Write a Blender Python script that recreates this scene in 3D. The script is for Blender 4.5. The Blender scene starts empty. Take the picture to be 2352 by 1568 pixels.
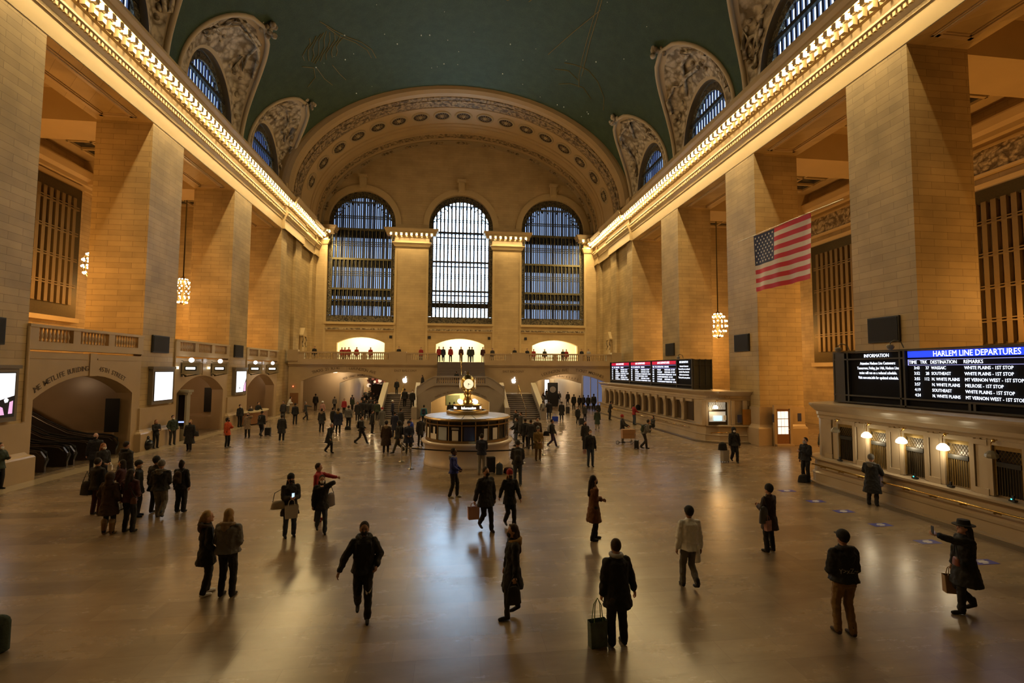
import bpy, bmesh, math, random
from mathutils import Vector, Matrix
from math import sin, cos, pi, radians as R
random.seed(7)
scn = bpy.context.scene
COL = scn.collection
# ------------------------------------------------------------------ helpers
def tag(o, label=None, cat=None, group=None, kind=None):
    if label: o['label'] = label
    if cat: o['category'] = cat
    if group: o['group'] = group
    if kind: o['kind'] = kind
    return o
def link(o, parent=None):
    COL.objects.link(o)
    if parent: o.parent = parent
    return o
def empty(name, loc=(0, 0, 0), rz=0.0):
    o = bpy.data.objects.new(name, None); o.empty_display_size = .2
    o.location = loc; o.rotation_euler = (0, 0, rz)
    return link(o)
def thing(name, label, cat, loc=(0, 0, 0), rz=0.0, group=None):
    return tag(empty(name, loc, rz), label, cat, group)
def copy_tree(o, loc=None, rz=None, label=None, parent=None):
    c = o.copy(); COL.objects.link(c)
    if parent: c.parent = parent
    if loc is not None: c.location = loc
    if rz is not None: c.rotation_euler = (0, 0, rz)
    if label: c['label'] = label
    for ch in o.children: copy_tree(ch, parent=c)
    return c
class MB:
    def __init__(s): s.v = []; s.f = []; s.m = []; s.sm = []; s.cur = 0; s.smooth = False
    def add(s, vs, fs):
        b = len(s.v); s.v += [tuple(v) for v in vs]
        for f in fs: s.f.append([b + i for i in f]); s.m.append(s.cur); s.sm.append(s.smooth)
        return s
    def box(s, x0, y0, z0, x1, y1, z1):
        if x0 > x1: x0, x1 = x1, x0
        if y0 > y1: y0, y1 = y1, y0
        if z0 > z1: z0, z1 = z1, z0
        s.nb = getattr(s, 'nb', -1)+1; e = (s.nb % 9)*.0007   # keeps the faces of touching boxes from coinciding
        x0 -= e; y0 -= e; x1 += e; y1 += e; z1 += e
        return s.add([(x0,y0,z0),(x1,y0,z0),(x1,y1,z0),(x0,y1,z0),(x0,y0,z1),(x1,y0,z1),(x1,y1,z1),(x0,y1,z1)],
              [(0,3,2,1),(4,5,6,7),(0,1,5,4),(1,2,6,5),(2,3,7,6),(3,0,4,7)])
    def quad(s, a, b, c, d): return s.add([a, b, c, d], [(0, 1, 2, 3)])
    def prism(s, poly, axis, a, b):
        """poly: 2D points; axis 'x': (y,z), 'y': (x,z), 'z': (x,y); extruded from a to b"""
        def P(p, t):
            return (t, p[0], p[1]) if axis == 'x' else (p[0], t, p[1]) if axis == 'y' else (p[0], p[1], t)
        n = len(poly); vs = [P(p, a) for p in poly] + [P(p, b) for p in poly]
        fs = [tuple(range(n)), tuple(range(2*n-1, n-1, -1))]
        fs += [(i, (i+1) % n, n+(i+1) % n, n+i) for i in range(n)]
        return s.add(vs, fs)
    def sweep(s, prof, path, close=False):
        """prof: list of (d,z); path: list of (x,y,nx,ny): profile offset d along n"""
        n = len(prof); vs = []
        for (x, y, nx, ny) in path:
            for (d, z) in prof: vs.append((x+nx*d, y+ny*d, z))
        fs = []; k = len(path)
        for i in range(k if close else k-1):
            j = (i+1) % k
            for q in range(n-1): fs.append((i*n+q, j*n+q, j*n+q+1, i*n+q+1))
        return s.add(vs, fs)
    def lathe(s, prof, c=(0, 0, 0), n=16, a0=0, a1=2*pi):
        k = len(prof); vs = []; full = abs(a1-a0-2*pi) < 1e-6; m = n if full else n+1
        for i in range(m):
            a = a0+(a1-a0)*i/n
            for (r, z) in prof: vs.append((c[0]+r*cos(a), c[1]+r*sin(a), c[2]+z))
        fs = []
        for i in range(n):
            j = (i+1) % m
            for q in range(k-1): fs.append((i*k+q, j*k+q, j*k+q+1, i*k+q+1))
        return s.add(vs, fs)
    def tube(s, pts, r, n=8, cap=True):
        pts = [Vector(p) for p in pts]; rr = r if isinstance(r, (list, tuple)) else [r]*len(pts)
        vs = []; up = Vector((0, 0, 1))
        for i, p in enumerate(pts):
            t = (pts[min(i+1, len(pts)-1)]-pts[max(i-1, 0)])
            if t.length < 1e-9: t = Vector((0, 0, 1))
            t.normalize(); a = t.cross(up)
            if a.length < 1e-3: a = t.cross(Vector((1, 0, 0)))
            a.normalize(); b = t.cross(a)
            for k in range(n):
                an = 2*pi*k/n; vs.append(p+(a*cos(an)+b*sin(an))*rr[i])
        fs = []
        for i in range(len(pts)-1):
            for k in range(n):
                l = (k+1) % n; fs.append((i*n+k, i*n+l, (i+1)*n+l, (i+1)*n+k))
        if cap: fs.append(tuple(range(n))); fs.append(tuple(range(len(pts)*n-1, (len(pts)-1)*n-1, -1)))
        return s.add(vs, fs)
    def ball(s, c, r, nu=12, nv=8, sx=1, sy=1, sz=1):
        vs = [(c[0], c[1], c[2]-r*sz)]
        for j in range(1, nv):
            ph = -pi/2+pi*j/nv
            for i in range(nu):
                a = 2*pi*i/nu; vs.append((c[0]+r*sx*cos(ph)*cos(a), c[1]+r*sy*cos(ph)*sin(a), c[2]+r*sz*sin(ph)))
        vs.append((c[0], c[1], c[2]+r*sz)); fs = []
        for i in range(nu): fs.append((0, 1+(i+1) % nu, 1+i))
        for j in range(nv-2):
            for i in range(nu):
                k = (i+1) % nu; a = 1+j*nu; b = a+nu
                fs.append((a+i, a+k, b+k, b+i))
        t = len(vs)-1; a = 1+(nv-2)*nu
        for i in range(nu): fs.append((a+i, a+(i+1) % nu, t))
        return s.add(vs, fs)
    def mesh(s, name, mats):
        me = bpy.data.meshes.new(name); me.from_pydata(s.v, [], s.f)
        for m in (mats if isinstance(mats, (list, tuple)) else [mats]): me.materials.append(m)
        me.polygons.foreach_set('material_index', s.m); me.polygons.foreach_set('use_smooth', s.sm)
        me.update(); return me
    def build(s, name, mats, parent=None, bevel=0.0, loc=None):
        o = bpy.data.objects.new(name, s.mesh(name, mats)); link(o, parent)
        if loc: o.location = loc
        if bevel:
            b = o.modifiers.new('bevel', 'BEVEL'); b.width = bevel; b.segments = 2; b.limit_method = 'ANGLE'
        return o
def struct(name, mb, mats, label=None, bevel=0.0):
    o = mb.build(name, mats, None, bevel); o['kind'] = 'structure'
    if label: o['label'] = label
    return o
# ------------------------------------------------------------------ materials
def newmat(name):
    m = bpy.data.materials.new(name); m.use_nodes = True
    nt = m.node_tree; b = nt.nodes['Principled BSDF']; return m, nt, b
def N(nt, t, **k):
    n = nt.nodes.new(t)
    for a, v in k.items():
        if a.startswith('i_'): n.inputs[a[2:].replace('_', ' ')].default_value = v
        else: setattr(n, a, v)
    return n
def plain(name, col, rough=.6, metal=0.0, spec=.5, var=0.0, scale=6.0, coat=0.0, bump=0.0):
    m, nt, b = newmat(name)
    b.inputs['Base Color'].default_value = (*col, 1); b.inputs['Roughness'].default_value = rough
    b.inputs['Metallic'].default_value = metal; b.inputs['Specular IOR Level'].default_value = spec
    b.inputs['Coat Weight'].default_value = coat
    g = N(nt, 'ShaderNodeTexCoord'); no = N(nt, 'ShaderNodeTexNoise'); no.inputs['Scale'].default_value = scale; no.inputs['Detail'].default_value = 5
    nt.links.new(g.outputs['Object'], no.inputs['Vector'])
    v = max(var, .06)
    mx = N(nt, 'ShaderNodeMix', data_type='RGBA')
    mx.inputs[6].default_value = tuple(c*(1-v) for c in col)+(1,); mx.inputs[7].default_value = tuple(min(1, c*(1+v)) for c in col)+(1,)
    nt.links.new(no.outputs['Fac'], mx.inputs[0]); nt.links.new(mx.outputs[2], b.inputs['Base Color'])
    if bump:
        bp = N(nt, 'ShaderNodeBump'); bp.inputs['Strength'].default_value = bump; bp.inputs['Distance'].default_value = .05
        nt.links.new(no.outputs['Fac'], bp.inputs['Height']); nt.links.new(bp.outputs['Normal'], b.inputs['Normal'])
    return m
def emis(name, col, strength):
    m, nt, b = newmat(name)
    b.inputs['Base Color'].default_value = (*[c*.5 for c in col], 1); b.inputs['Emission Color'].default_value = (*col, 1)
    b.inputs['Emission Strength'].default_value = strength; return m
def ashlar(name, c1, c2, mortar, bw=1.3, bh=.5, ms=.006, rough=.55, stain=.25, msm=.1):
    """coursed stone; u = x+y, v = z so it works on any axis aligned upright face"""
    m, nt, b = newmat(name); L = nt.links.new
    g = N(nt, 'ShaderNodeNewGeometry'); sp = N(nt, 'ShaderNodeSeparateXYZ'); L(g.outputs['Position'], sp.inputs[0])
    ad = N(nt, 'ShaderNodeMath'); L(sp.outputs[0], ad.inputs[0]); L(sp.outputs[1], ad.inputs[1])
    cb = N(nt, 'ShaderNodeCombineXYZ'); L(ad.outputs[0], cb.inputs[0]); L(sp.outputs[2], cb.inputs[1])
    br = N(nt, 'ShaderNodeTexBrick'); L(cb.outputs[0], br.inputs['Vector'])
    br.inputs['Color1'].default_value = (*c1, 1); br.inputs['Color2'].default_value = (*c2, 1); br.inputs['Mortar'].default_value = (*mortar, 1)
    br.inputs['Scale'].default_value = 1; br.inputs['Mortar Size'].default_value = ms; br.inputs['Mortar Smooth'].default_value = msm
    br.inputs['Brick Width'].default_value = bw; br.inputs['Row Height'].default_value = bh; br.inputs['Bias'].default_value = -.1
    no = N(nt, 'ShaderNodeTexNoise'); no.inputs['Scale'].default_value = .55; no.inputs['Detail'].default_value = 7; L(g.outputs['Position'], no.inputs['Vector'])
    cr = N(nt, 'ShaderNodeMapRange'); cr.inputs[1].default_value = .35; cr.inputs[2].default_value = .7; cr.inputs[3].default_value = 1-stain; cr.inputs[4].default_value = 1.08
    L(no.outputs['Fac'], cr.inputs[0])
    vm = N(nt, 'ShaderNodeVectorMath', operation='SCALE'); L(br.outputs['Color'], vm.inputs[0]); L(cr.outputs[0], vm.inputs['Scale'])
    L(vm.outputs[0], b.inputs['Base Color']); b.inputs['Roughness'].default_value = rough
    bp = N(nt, 'ShaderNodeBump'); bp.inputs['Strength'].default_value = .5; bp.inputs['Distance'].default_value = .02; bp.invert = True
    L(br.outputs['Fac'], bp.inputs['Height']); L(bp.outputs['Normal'], b.inputs['Normal'])
    return m
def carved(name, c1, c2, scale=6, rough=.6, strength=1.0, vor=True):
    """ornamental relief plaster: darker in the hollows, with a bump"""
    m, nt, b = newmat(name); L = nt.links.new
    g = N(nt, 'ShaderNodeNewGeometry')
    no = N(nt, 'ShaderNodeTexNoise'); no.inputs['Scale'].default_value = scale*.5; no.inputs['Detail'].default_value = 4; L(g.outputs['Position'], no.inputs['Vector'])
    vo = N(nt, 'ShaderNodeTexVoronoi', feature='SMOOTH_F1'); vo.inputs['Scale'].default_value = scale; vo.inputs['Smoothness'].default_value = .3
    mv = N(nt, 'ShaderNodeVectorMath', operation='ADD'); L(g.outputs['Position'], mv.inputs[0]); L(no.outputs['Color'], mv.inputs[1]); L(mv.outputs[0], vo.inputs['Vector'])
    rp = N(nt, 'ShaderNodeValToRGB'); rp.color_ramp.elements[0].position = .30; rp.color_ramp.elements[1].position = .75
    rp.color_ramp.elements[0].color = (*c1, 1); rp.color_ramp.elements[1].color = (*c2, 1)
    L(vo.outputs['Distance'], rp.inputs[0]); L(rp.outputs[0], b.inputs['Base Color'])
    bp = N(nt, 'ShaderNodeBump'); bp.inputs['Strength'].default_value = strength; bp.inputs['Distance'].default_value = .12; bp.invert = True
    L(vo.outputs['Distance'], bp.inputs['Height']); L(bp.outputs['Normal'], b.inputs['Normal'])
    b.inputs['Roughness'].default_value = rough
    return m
STONE = ashlar('stone_ashlar', (.54,.40,.20), (.45,.33,.165), (.21,.145,.065), 1.30, .31, .007)
STONE_E = ashlar('stone_ashlar_east', (.55,.40,.20), (.49,.355,.175), (.33,.235,.115), 1.35, .31, .005, stain=.15)
STONE_P = plain('stone_plain', (.54,.405,.21), .5, var=.10, scale=.8)
STONE_D = plain('stone_dressed', (.48,.36,.22), .30, var=.12, scale=1.2)
MARBLE = plain('botticino_marble', (.44,.34,.245), .18, var=.16, scale=1.0)
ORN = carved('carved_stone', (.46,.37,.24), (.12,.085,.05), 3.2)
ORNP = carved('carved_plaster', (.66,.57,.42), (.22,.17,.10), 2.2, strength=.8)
PLAST = plain('painted_plaster', (.58,.47,.30), .7, var=.08, scale=.7)
BAND = plain('arch_plaster', (.44,.31,.15), .65, var=.1, scale=.5)
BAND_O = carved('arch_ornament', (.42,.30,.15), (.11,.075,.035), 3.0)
BRONZE = plain('bronze_grille', (.085,.065,.03), .38, .75, var=.3, scale=8)
BRASS = plain('brass', (.62,.40,.13), .25, 1.0, var=.1)
BLACK = plain('black_matt', (.012,.012,.012), .5)
DARKMET = plain('dark_green_metal', (.05,.047,.034), .45, .3, var=.1)
STEEL = plain('brushed_steel', (.42,.40,.37), .3, 1.0)
WHITE = plain('white_paint', (.75,.73,.68), .5)
WOOD = plain('brown_wood', (.26,.12,.05), .35, var=.2, scale=9, coat=.3)
BULB = emis('bulb_glow', (1, .76, .42), 130)
# ------------------------------------------------------------------ dimensions
HW = 18.3; YE = 63.3; SP = 23.0
PIERS = {-1: [(8.3,11.5),(18.85,22.07),(29.47,32.68),(40.03,43.3)], 1: [(7.1,10.4),(17.84,21.08),(28.5,31.8),(39.24,42.6)]}
BAYS = {-1: [(11.5,18.85),(22.07,29.47),(32.68,40.03),(43.3,50.66)], 1: [(10.4,17.84),(21.08,28.5),(31.8,39.24),(42.6,49.96)]}
ENDY = {-1: 50.66, 1: 49.96}
XO = {-1: -29.5, 1: 31.0}
# ------------------------------------------------------------------ floor
def floor_mat():
    m, nt, b = newmat('tennessee_marble_floor'); L = nt.links.new
    g = N(nt, 'ShaderNodeNewGeometry'); sp = N(nt, 'ShaderNodeSeparateXYZ'); L(g.outputs['Position'], sp.inputs[0])
    def brick(bw, bh, off, c1, c2, ms):
        cb = N(nt, 'ShaderNodeCombineXYZ'); a = N(nt, 'ShaderNodeMath', operation='ADD'); a.inputs[1].default_value = off
        L(sp.outputs[0], a.inputs[0]); L(a.outputs[0], cb.inputs[0]); L(sp.outputs[1], cb.inputs[1])
        br = N(nt, 'ShaderNodeTexBrick'); br.inputs['Scale'].default_value = 1; br.inputs['Brick Width'].default_value = bw; br.inputs['Row Height'].default_value = bh
        br.inputs['Mortar Size'].default_value = ms; br.inputs['Color1'].default_value = (*c1, 1); br.inputs['Color2'].default_value = (*c2, 1)
        br.inputs['Mortar'].default_value = (.17,.13,.09,1); br.inputs['Bias'].default_value = 0; br.offset_frequency = 2; br.offset = .37; br.squash = .8
        L(cb.outputs[0], br.inputs['Vector']); return br
    b1 = brick(1.25, .62, 3.1, (.275,.21,.135), (.215,.16,.10), .003); b2 = brick(2.5, .62, 7.7, (1.12,1.08,1.05), (.86,.86,.88), 0)
    no = N(nt, 'ShaderNodeTexNoise'); no.inputs['Scale'].default_value = .9; no.inputs['Detail'].default_value = 8; no.inputs['Roughness'].default_value = .65
    mp = N(nt, 'ShaderNodeMapping'); mp.inputs['Scale'].default_value = (.55, 1.6, 1); L(g.outputs['Position'], mp.inputs['Vector']); L(mp.outputs[0], no.inputs['Vector'])
    mr = N(nt, 'ShaderNodeMapRange'); mr.inputs[1].default_value = .3; mr.inputs[2].default_value = .72; mr.inputs[3].default_value = .72; mr.inputs[4].default_value = 1.15; L(no.outputs['Fac'], mr.inputs[0])
    mu = N(nt, 'ShaderNodeVectorMath', operation='MULTIPLY'); L(b1.outputs['Color'], mu.inputs[0]); L(b2.outputs['Color'], mu.inputs[1])
    sc = N(nt, 'ShaderNodeVectorMath', operation='SCALE'); L(mu.outputs[0], sc.inputs[0]); L(mr.outputs[0], sc.inputs['Scale'])
    L(sc.outputs[0], b.inputs['Base Color'])
    rr = N(nt, 'ShaderNodeMapRange'); rr.inputs[3].default_value = .21; rr.inputs[4].default_value = .32; L(no.outputs['Fac'], rr.inputs[0]); L(rr.outputs[0], b.inputs['Roughness'])
    n2 = N(nt, 'ShaderNodeTexNoise'); n2.inputs['Scale'].default_value = 1.7; n2.inputs['Detail'].default_value = 3; L(g.outputs['Position'], n2.inputs['Vector'])
    bp = N(nt, 'ShaderNodeBump'); bp.inputs['Strength'].default_value = .04; bp.inputs['Distance'].default_value = .05; L(n2.outputs['Fac'], bp.inputs['Height']); L(bp.outputs['Normal'], b.inputs['Normal'])
    b.inputs['Specular IOR Level'].default_value = .68
    return m
FLOOR = floor_mat()
f = MB().box(-34, -16, -.3, 36, 100, 0); struct('floor', f, FLOOR)
DARKSTONE = plain('dark_border_stone', (.13,.095,.06), .3, var=.15, scale=2)
t = MB(); t.box(13.62, 3, .001, 14.1, 18.9, .004); t.box(14.9, 30.0, .001, 15.2, 52, .004); t.cur = 1; t.box(-17.95, 12, .001, -17.15, 53.9, .004)
struct('trim_floor_border', t, [DARKSTONE, plain('pale_border_stone', (.36,.285,.18), .22, var=.12, scale=1.5)])
# ------------------------------------------------------------------ generic arched walls
def arcz(u, o):
    """height of an opening's head at u; elliptical segment"""
    c = (o['u0']+o['u1'])/2; h = (o['u1']-o['u0'])/2
    q = max(-1, min(1, (u-c)/h))
    if o.get('seg'):   # circular segment of the given rise
        rise = o['rise']; Rr = (h*h+rise*rise)/(2*rise); return o['zs']+math.sqrt(max(0, Rr*Rr-(u-c)**2))-(Rr-rise)
    return o['zs']+o['rise']*math.sqrt(max(0, 1-q*q))
def arch_wall(mb, P, u0, u1, z0, z1, ops, dep, n=20, rev=None, back=False):
    """P(u,z,d)->xyz; front face with openings, reveals of depth dep"""
    cur = u0; main = mb.cur
    def rect(a, b, c, d):
        if b-a > 1e-4 and d-c > 1e-4:
            mb.quad(P(a,c,0), P(b,c,0), P(b,d,0), P(a,d,0))
            if back: mb.quad(P(a,c,dep), P(b,c,dep), P(b,d,dep), P(a,d,dep))
    for o in sorted(ops, key=lambda o: o['u0']):
        rect(cur, o['u0'], z0, z1); rect(o['u0'], o['u1'], z0, o['zb'])
        us = []
        for i in range(n+1):
            a = pi*(1-i/n); us.append((o['u0']+o['u1'])/2+(o['u1']-o['u0'])/2*cos(a))
        zs = [arcz(u, o) for u in us]; zs[0] = zs[-1] = o['zs'] if not o.get('seg') else zs[0]
        for i in range(n):
            mb.quad(P(us[i],zs[i],0), P(us[i+1],zs[i+1],0), P(us[i+1],z1,0), P(us[i],z1,0))
            if back: mb.quad(P(us[i],zs[i],dep), P(us[i+1],zs[i+1],dep), P(us[i+1],z1,dep), P(us[i],z1,dep))
        if rev is not None: mb.cur = rev
        for i in range(n): mb.quad(P(us[i],zs[i],0), P(us[i],zs[i],dep), P(us[i+1],zs[i+1],dep), P(us[i+1],zs[i+1],0))
        for uu, zz in ((o['u0'], zs[0]), (o['u1'], zs[-1])): mb.quad(P(uu,o['zb'],0), P(uu,o['zb'],dep), P(uu,zz,dep), P(uu,zz,0))
        if o['zb'] > z0+.01: mb.quad(P(o['u0'],o['zb'],0), P(o['u1'],o['zb'],0), P(o['u1'],o['zb'],dep), P(o['u0'],o['zb'],dep))
        mb.cur = main; cur = o['u1']
    rect(cur, u1, z0, z1)
def arch_band(mb, P, o, w, d0, d1, n=28, legs=0):
    """raised archivolt of width w standing from depth d0 to d1 around opening o"""
    pts = []
    c = (o['u0']+o['u1'])/2; h = (o['u1']-o['u0'])/2
    for i in range(n+1):
        a = pi*(1-i/n); pts.append((cos(a), sin(a)))
    inn = [(c+h*x, o['zs']+o['rise']*y) for x, y in pts]; out = [(c+(h+w)*x, o['zs']+(o['rise']+w)*y) for x, y in pts]
    if legs: inn = [(inn[0][0], inn[0][1]-legs)]+inn+[(inn[-1][0], inn[-1][1]-legs)]; out = [(out[0][0], out[0][1]-legs)]+out+[(out[-1][0], out[-1][1]-legs)]
    for i in range(len(inn)-1):
        a, b, c2, d = inn[i], inn[i+1], out[i+1], out[i]
        mb.quad(P(*a,d1), P(*b,d1), P(*c2,d1), P(*d,d1)); mb.quad(P(*d,d1), P(*c2,d1), P(*c2,d0), P(*d,d0)); mb.quad(P(*a,d1), P(*a,d0), P(*b,d0), P(*b,d1))
# ------------------------------------------------------------------ side walls
ENT = [(.02,18.78),(.02,19.72),(.08,19.74),(.08,19.92),(.10,19.95),(.30,20.36),(.36,20.40),(.36,20.5),(.1,20.56),(.1,21.1),(.26,21.14),(.28,21.3),(.4,21.36),(.4,21.5),(1.1,21.5),(1.1,21.72),(1.18,21.76),(1.3,22.0),(1.3,22.1),(.1,22.3),(0,23.6)]
for s, side in ((-1, 'left'), (1, 'right')):
    ey = ENDY[s]; w = MB()
    # lintel beam over the openings
    w.box(s*HW, -14, 18.75, s*21.3, ey, 23.5)
    w.box(s*HW, -14, 0, s*21.3, PIERS[s][0][0]-.02, 18.75)
    # end wall with shallow recessed panels
    e0 = ey; xs = HW
    w.box(s*HW, ey, 0, s*21.3, ey+1.6, 20.6); w.box(s*(HW+.3), ey+1.6, 0, s*21.3, 55.2, 20.6)
    w.box(s*HW, 55.2, 0, s*21.3, 57.2, 20.6); w.box(s*(HW+.35), 57.2, 0, s*21.3, 61.6, 20.6); w.box(s*HW, 61.6, 0, s*21.3, 66, 20.6); w.box(s*(HW+.1), ey, 20.6, s*21.3, 66, 23.5)
    struct('wall_'+side, w, STONE)
    # outer wall of the passage behind the piers
    o = MB(); xo = XO[s]; zf = 5.35 if s < 0 else 0
    o.box(xo, -6, 0, xo+s*.6, 60, 20.6); o.box(s*21.3, ey, 0, xo, ey+.6, 20.6)
    o.box(s*21.3, -6.6, 0, xo, -6, 20.6)
    struct('wall_passage_'+side, o, STONE)
    # passage ceiling with coffers and dark skylights
    c = MB(); c.box(s*21.3, -6, 20.6, xo, ey, 21)
    for (a, b) in BAYS[s]:
        c.cur = 1; c.box(s*23.2, a+1.0, 20.54, xo-s*1.6, b-1.0, 20.6); c.cur = 0
        for q in range(5): yy = a+1.0+(b-a-2)*q/4; c.box(s*23.2, yy-.09, 20.38, xo-s*1.6, yy+.09, 20.6)
        for q in range(4): xx = s*23.2+(xo-s*1.6-s*23.2)*q/3; c.box(xx-.09, a+1, 20.38, xx+.09, b-1, 20.6)
    for (a, b) in PIERS[s]: c.box(s*21.3, a+.3, 18.75, xo, b-.3, 20.6)
    # cornice of the passage
    pr = [(0,18.2),(.15,18.25),(.15,18.5),(.35,18.6),(.35,18.9),(.6,19.1),(.75,19.5),(.75,19.6),(0,19.7)]
    c.sweep(pr, [(xo, -6, -s, 0), (xo, ey, -s, 0)])
    struct('ceiling_passage_'+side, c, [STONE_P, plain('dark_skylight', (.02,.025,.03), .12)])
    # soffit panels of the nave lintel
    p = MB()
    for (a, b) in BAYS[s]:
        x0, x1 = s*(HW+.55), s*20.75; y0, y1 = a+.55, b-.55
        for (q0, q1, hz) in ((0, .10, .05), (.10, .26, .11), (.26, .34, .05)):
            for (ax, ay, bx, by) in ((x0+s*q0, y0+q0, x1-s*q0, y0+q1), (x0+s*q0, y1-q1, x1-s*q0, y1-q0), (x0+s*q0, y0+q0, x0+s*q1, y1-q0), (x1-s*q1, y0+q0, x1-s*q0, y1-q0)):
                p.box(ax, ay, 18.75-hz, bx, by, 18.76)
    struct('trim_soffit_'+side, p, STONE_D)
    # entablature and cornice
    t = MB(); X = s*HW
    t.sweep(ENT, [(X, -14, -s, 0), (X, ey, -s, 0), (X-s*.28, ey, -s, 0), (X-s*.28, 57.2, -s, 0), (X-s*.1, 57.2, -s, 0), (X-s*.1, 61.6, -s, 0), (X-s*.28, 61.6, -s, 0), (X-s*.28, YE+.5, -s, 0)])
    y = -13.6
    while y < YE-.8:                                     # dentil course and modillions
        dd = .28 if y > ey else 0
        xm = X-s*dd
        t.box(xm-s*.38, y-.10, 21.30, xm-s*1.02, y+.16, 21.5); t.box(xm-s*.38, y-.10, 21.05, xm-s*.62, y+.16, 21.5); t.box(xm-s*.84, y-.10, 21.22, xm-s*1.04, y+.16, 21.5)
        y += .55
    y = 10.0
    while y < YE-.6:
        dd = .28 if y > ey else 0
        t.box(X-s*(dd+.16), y, 20.14, X-s*(dd+.30), y+.13, 20.34); y += .25
    struct('trim_cornice_'+side, t, STONE_P)
    for k, (a, b) in enumerate(BAYS[s]):                  # daylight windows of the passages
        yc = (a+b)/2; hw = 3.45; z0, z1 = ((8.3, 18.0) if s < 0 else (5.4, 15.6))
        xw = xo-s*.25
        g = MB(); g.cur = 0
        g.box(xw, yc-hw, z0, xw-s*.12, yc-hw+.55, z1); g.box(xw, yc+hw-.55, z0, xw-s*.12, yc+hw, z1); g.box(xw, yc-hw, z1-.9, xw-s*.12, yc+hw, z1); g.box(xw, yc-hw, z0, xw-s*.12, yc+hw, z0+1.0)
        g.cur = 1; n = 11
        for q in range(n):
            yy = yc-hw+.55+(2*hw-1.1)*(q+.5)/n; g.box(xw-s*.02, yy-.14, z0+.9, xw-s*.26, yy+.14, z1-.8)
        q = z0+2.2
        while q < z1-1.2: g.box(xw, yc-hw+.4, q-.04, xw-s*.30, yc+hw-.4, q+.04); g.box(xw, yc-hw+.4, q+.14, xw-s*.30, yc+hw-.4, q+.2); q += 1.95
        g.cur = 2; g.box(xo-s*.02, yc-hw+.4, z0+.5, xo-s*.06, yc+hw-.4, z1-.5)
        g.cur = 3; g.box(xo, yc-hw-.35, z0-.35, xo-s*.4, yc+hw+.35, z0-.02); g.box(xo, yc-hw-.3, z1+.02, xo-s*.3, yc+hw+.3, z1+.4)
        st = struct('window_passage_'+side+'_'+str(k+1), g, [BRONZE_O if 'BRONZE_O' in globals() else BRONZE, plain('bronze_mullion', (.20,.14,.06), .4, .5), plain('curtain_glass', (.42,.33,.22), .25), STONE_P])
    if s > 0:
        g = MB(); g.cur = 0
        g.box(xo-s*.02, -4, 16.6, xo-s*.22, ey, 18.1); g.cur = 1
        g.box(xo-s*.02, -4, 16.45, xo-s*.32, ey, 16.62); g.box(xo-s*.02, -4, 18.05, xo-s*.3, ey, 18.2)
        struct('trim_carved_frieze', g, [ORN, STONE_P])
# back wall behind the camera
w = MB(); w.box(-21.5, -15, 0, 21.5, -14, 36); struct('wall_back', w, STONE)
# ------------------------------------------------------------------ east wall
YW = YE; OPX = [(-17.0,-8.55),(-4.27,4.15),(8.0,16.6)]
Pe = lambda u, z, d: (u, YW+d, z)
wops = [dict(u0=a, u1=b, zb=10.55, zs=23.5, rise=4.25) for a, b in OPX]
dops = [dict(u0=a, u1=b, zb=5.4, zs=zs, rise=.75, seg=1) for a, b, zs in ((-15.55,-9.65,7.95),(-3.15,3.1,7.9),(9.5,15.65,7.85))]
w = MB(); arch_wall(w, Pe, -21, 21, 9.9, 36.6, wops, 1.1, 28)
arch_wall(w, Pe, -21, 21, 5.4, 9.9, dops, .7, 16)
w.box(-21, YE, 0, -14.2, YE+.5, 5.4); w.box(-8.1, YE, 0, 8.1, YE+.5, 5.4); w.box(15.0, YE, 0, 21, YE+.5, 5.4)
struct('wall_east', w, STONE_E)
tr = MB()
for o in wops:
    arch_band(tr, Pe, o, .75, .0, -.12)
    uc = (o['u0']+o['u1'])/2
    tr.box(uc-.42, YE-.45, 28.05, uc+.42, YE, 29.4); tr.box(uc-.55, YE-.6, 29.4, uc+.55, YE, 29.7); tr.box(uc-.3, YE-.55, 28.2, uc+.3, YE-.4, 29.2)
    tr.box(o['u0']-.12, YE-.25, 10.3, o['u1']+.12, YE+.4, 10.6); tr.box(o['u0'], YE-.15, 9.5, o['u1'], YE, 9.9)
    tr.cur = 1; tr.box(o['u0'], YE-.2, 9.62, o['u1'], YE-.02, 9.82); tr.cur = 0
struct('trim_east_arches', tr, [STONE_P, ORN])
cap = MB()                                             # the lamp lit capitals between the windows
for (a, b) in ((-18.6,-16.95),(-8.6,-4.22),(4.1,8.05),(16.55,18.6)):
    a2, b2 = a+.05, b-.05
    cap.sweep([(d, z+.6) for d, z in ENT if z > 19.9 and z < 22.9], [(a2, YE+.3, -1, 0), (a2, YE-.06, -1, -1), (b2, YE-.06, 1, -1), (b2, YE+.3, 1, 0)])
    cap.box(a2-1.2, YE-1.25, 22.62, b2+1.2, YE+.2, 22.72)
    n = max(2, int((b2-a2+1.6)/.62))
    for i in range(n+1):
        xx = a2-.75+(b2-a2+1.5)*i/n; cap.box(xx-.20, YE-1.10, 21.75, xx+.20, YE-.4, 22.1)
    cap.box(a2-.02, YE-.06, 5.5, a2+.25, YE+.1, 20); cap.box(b2-.25, YE-.06, 5.5, b2+.02, YE+.1, 20)
struct('trim_east_capitals', cap, STONE_P)
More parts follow.
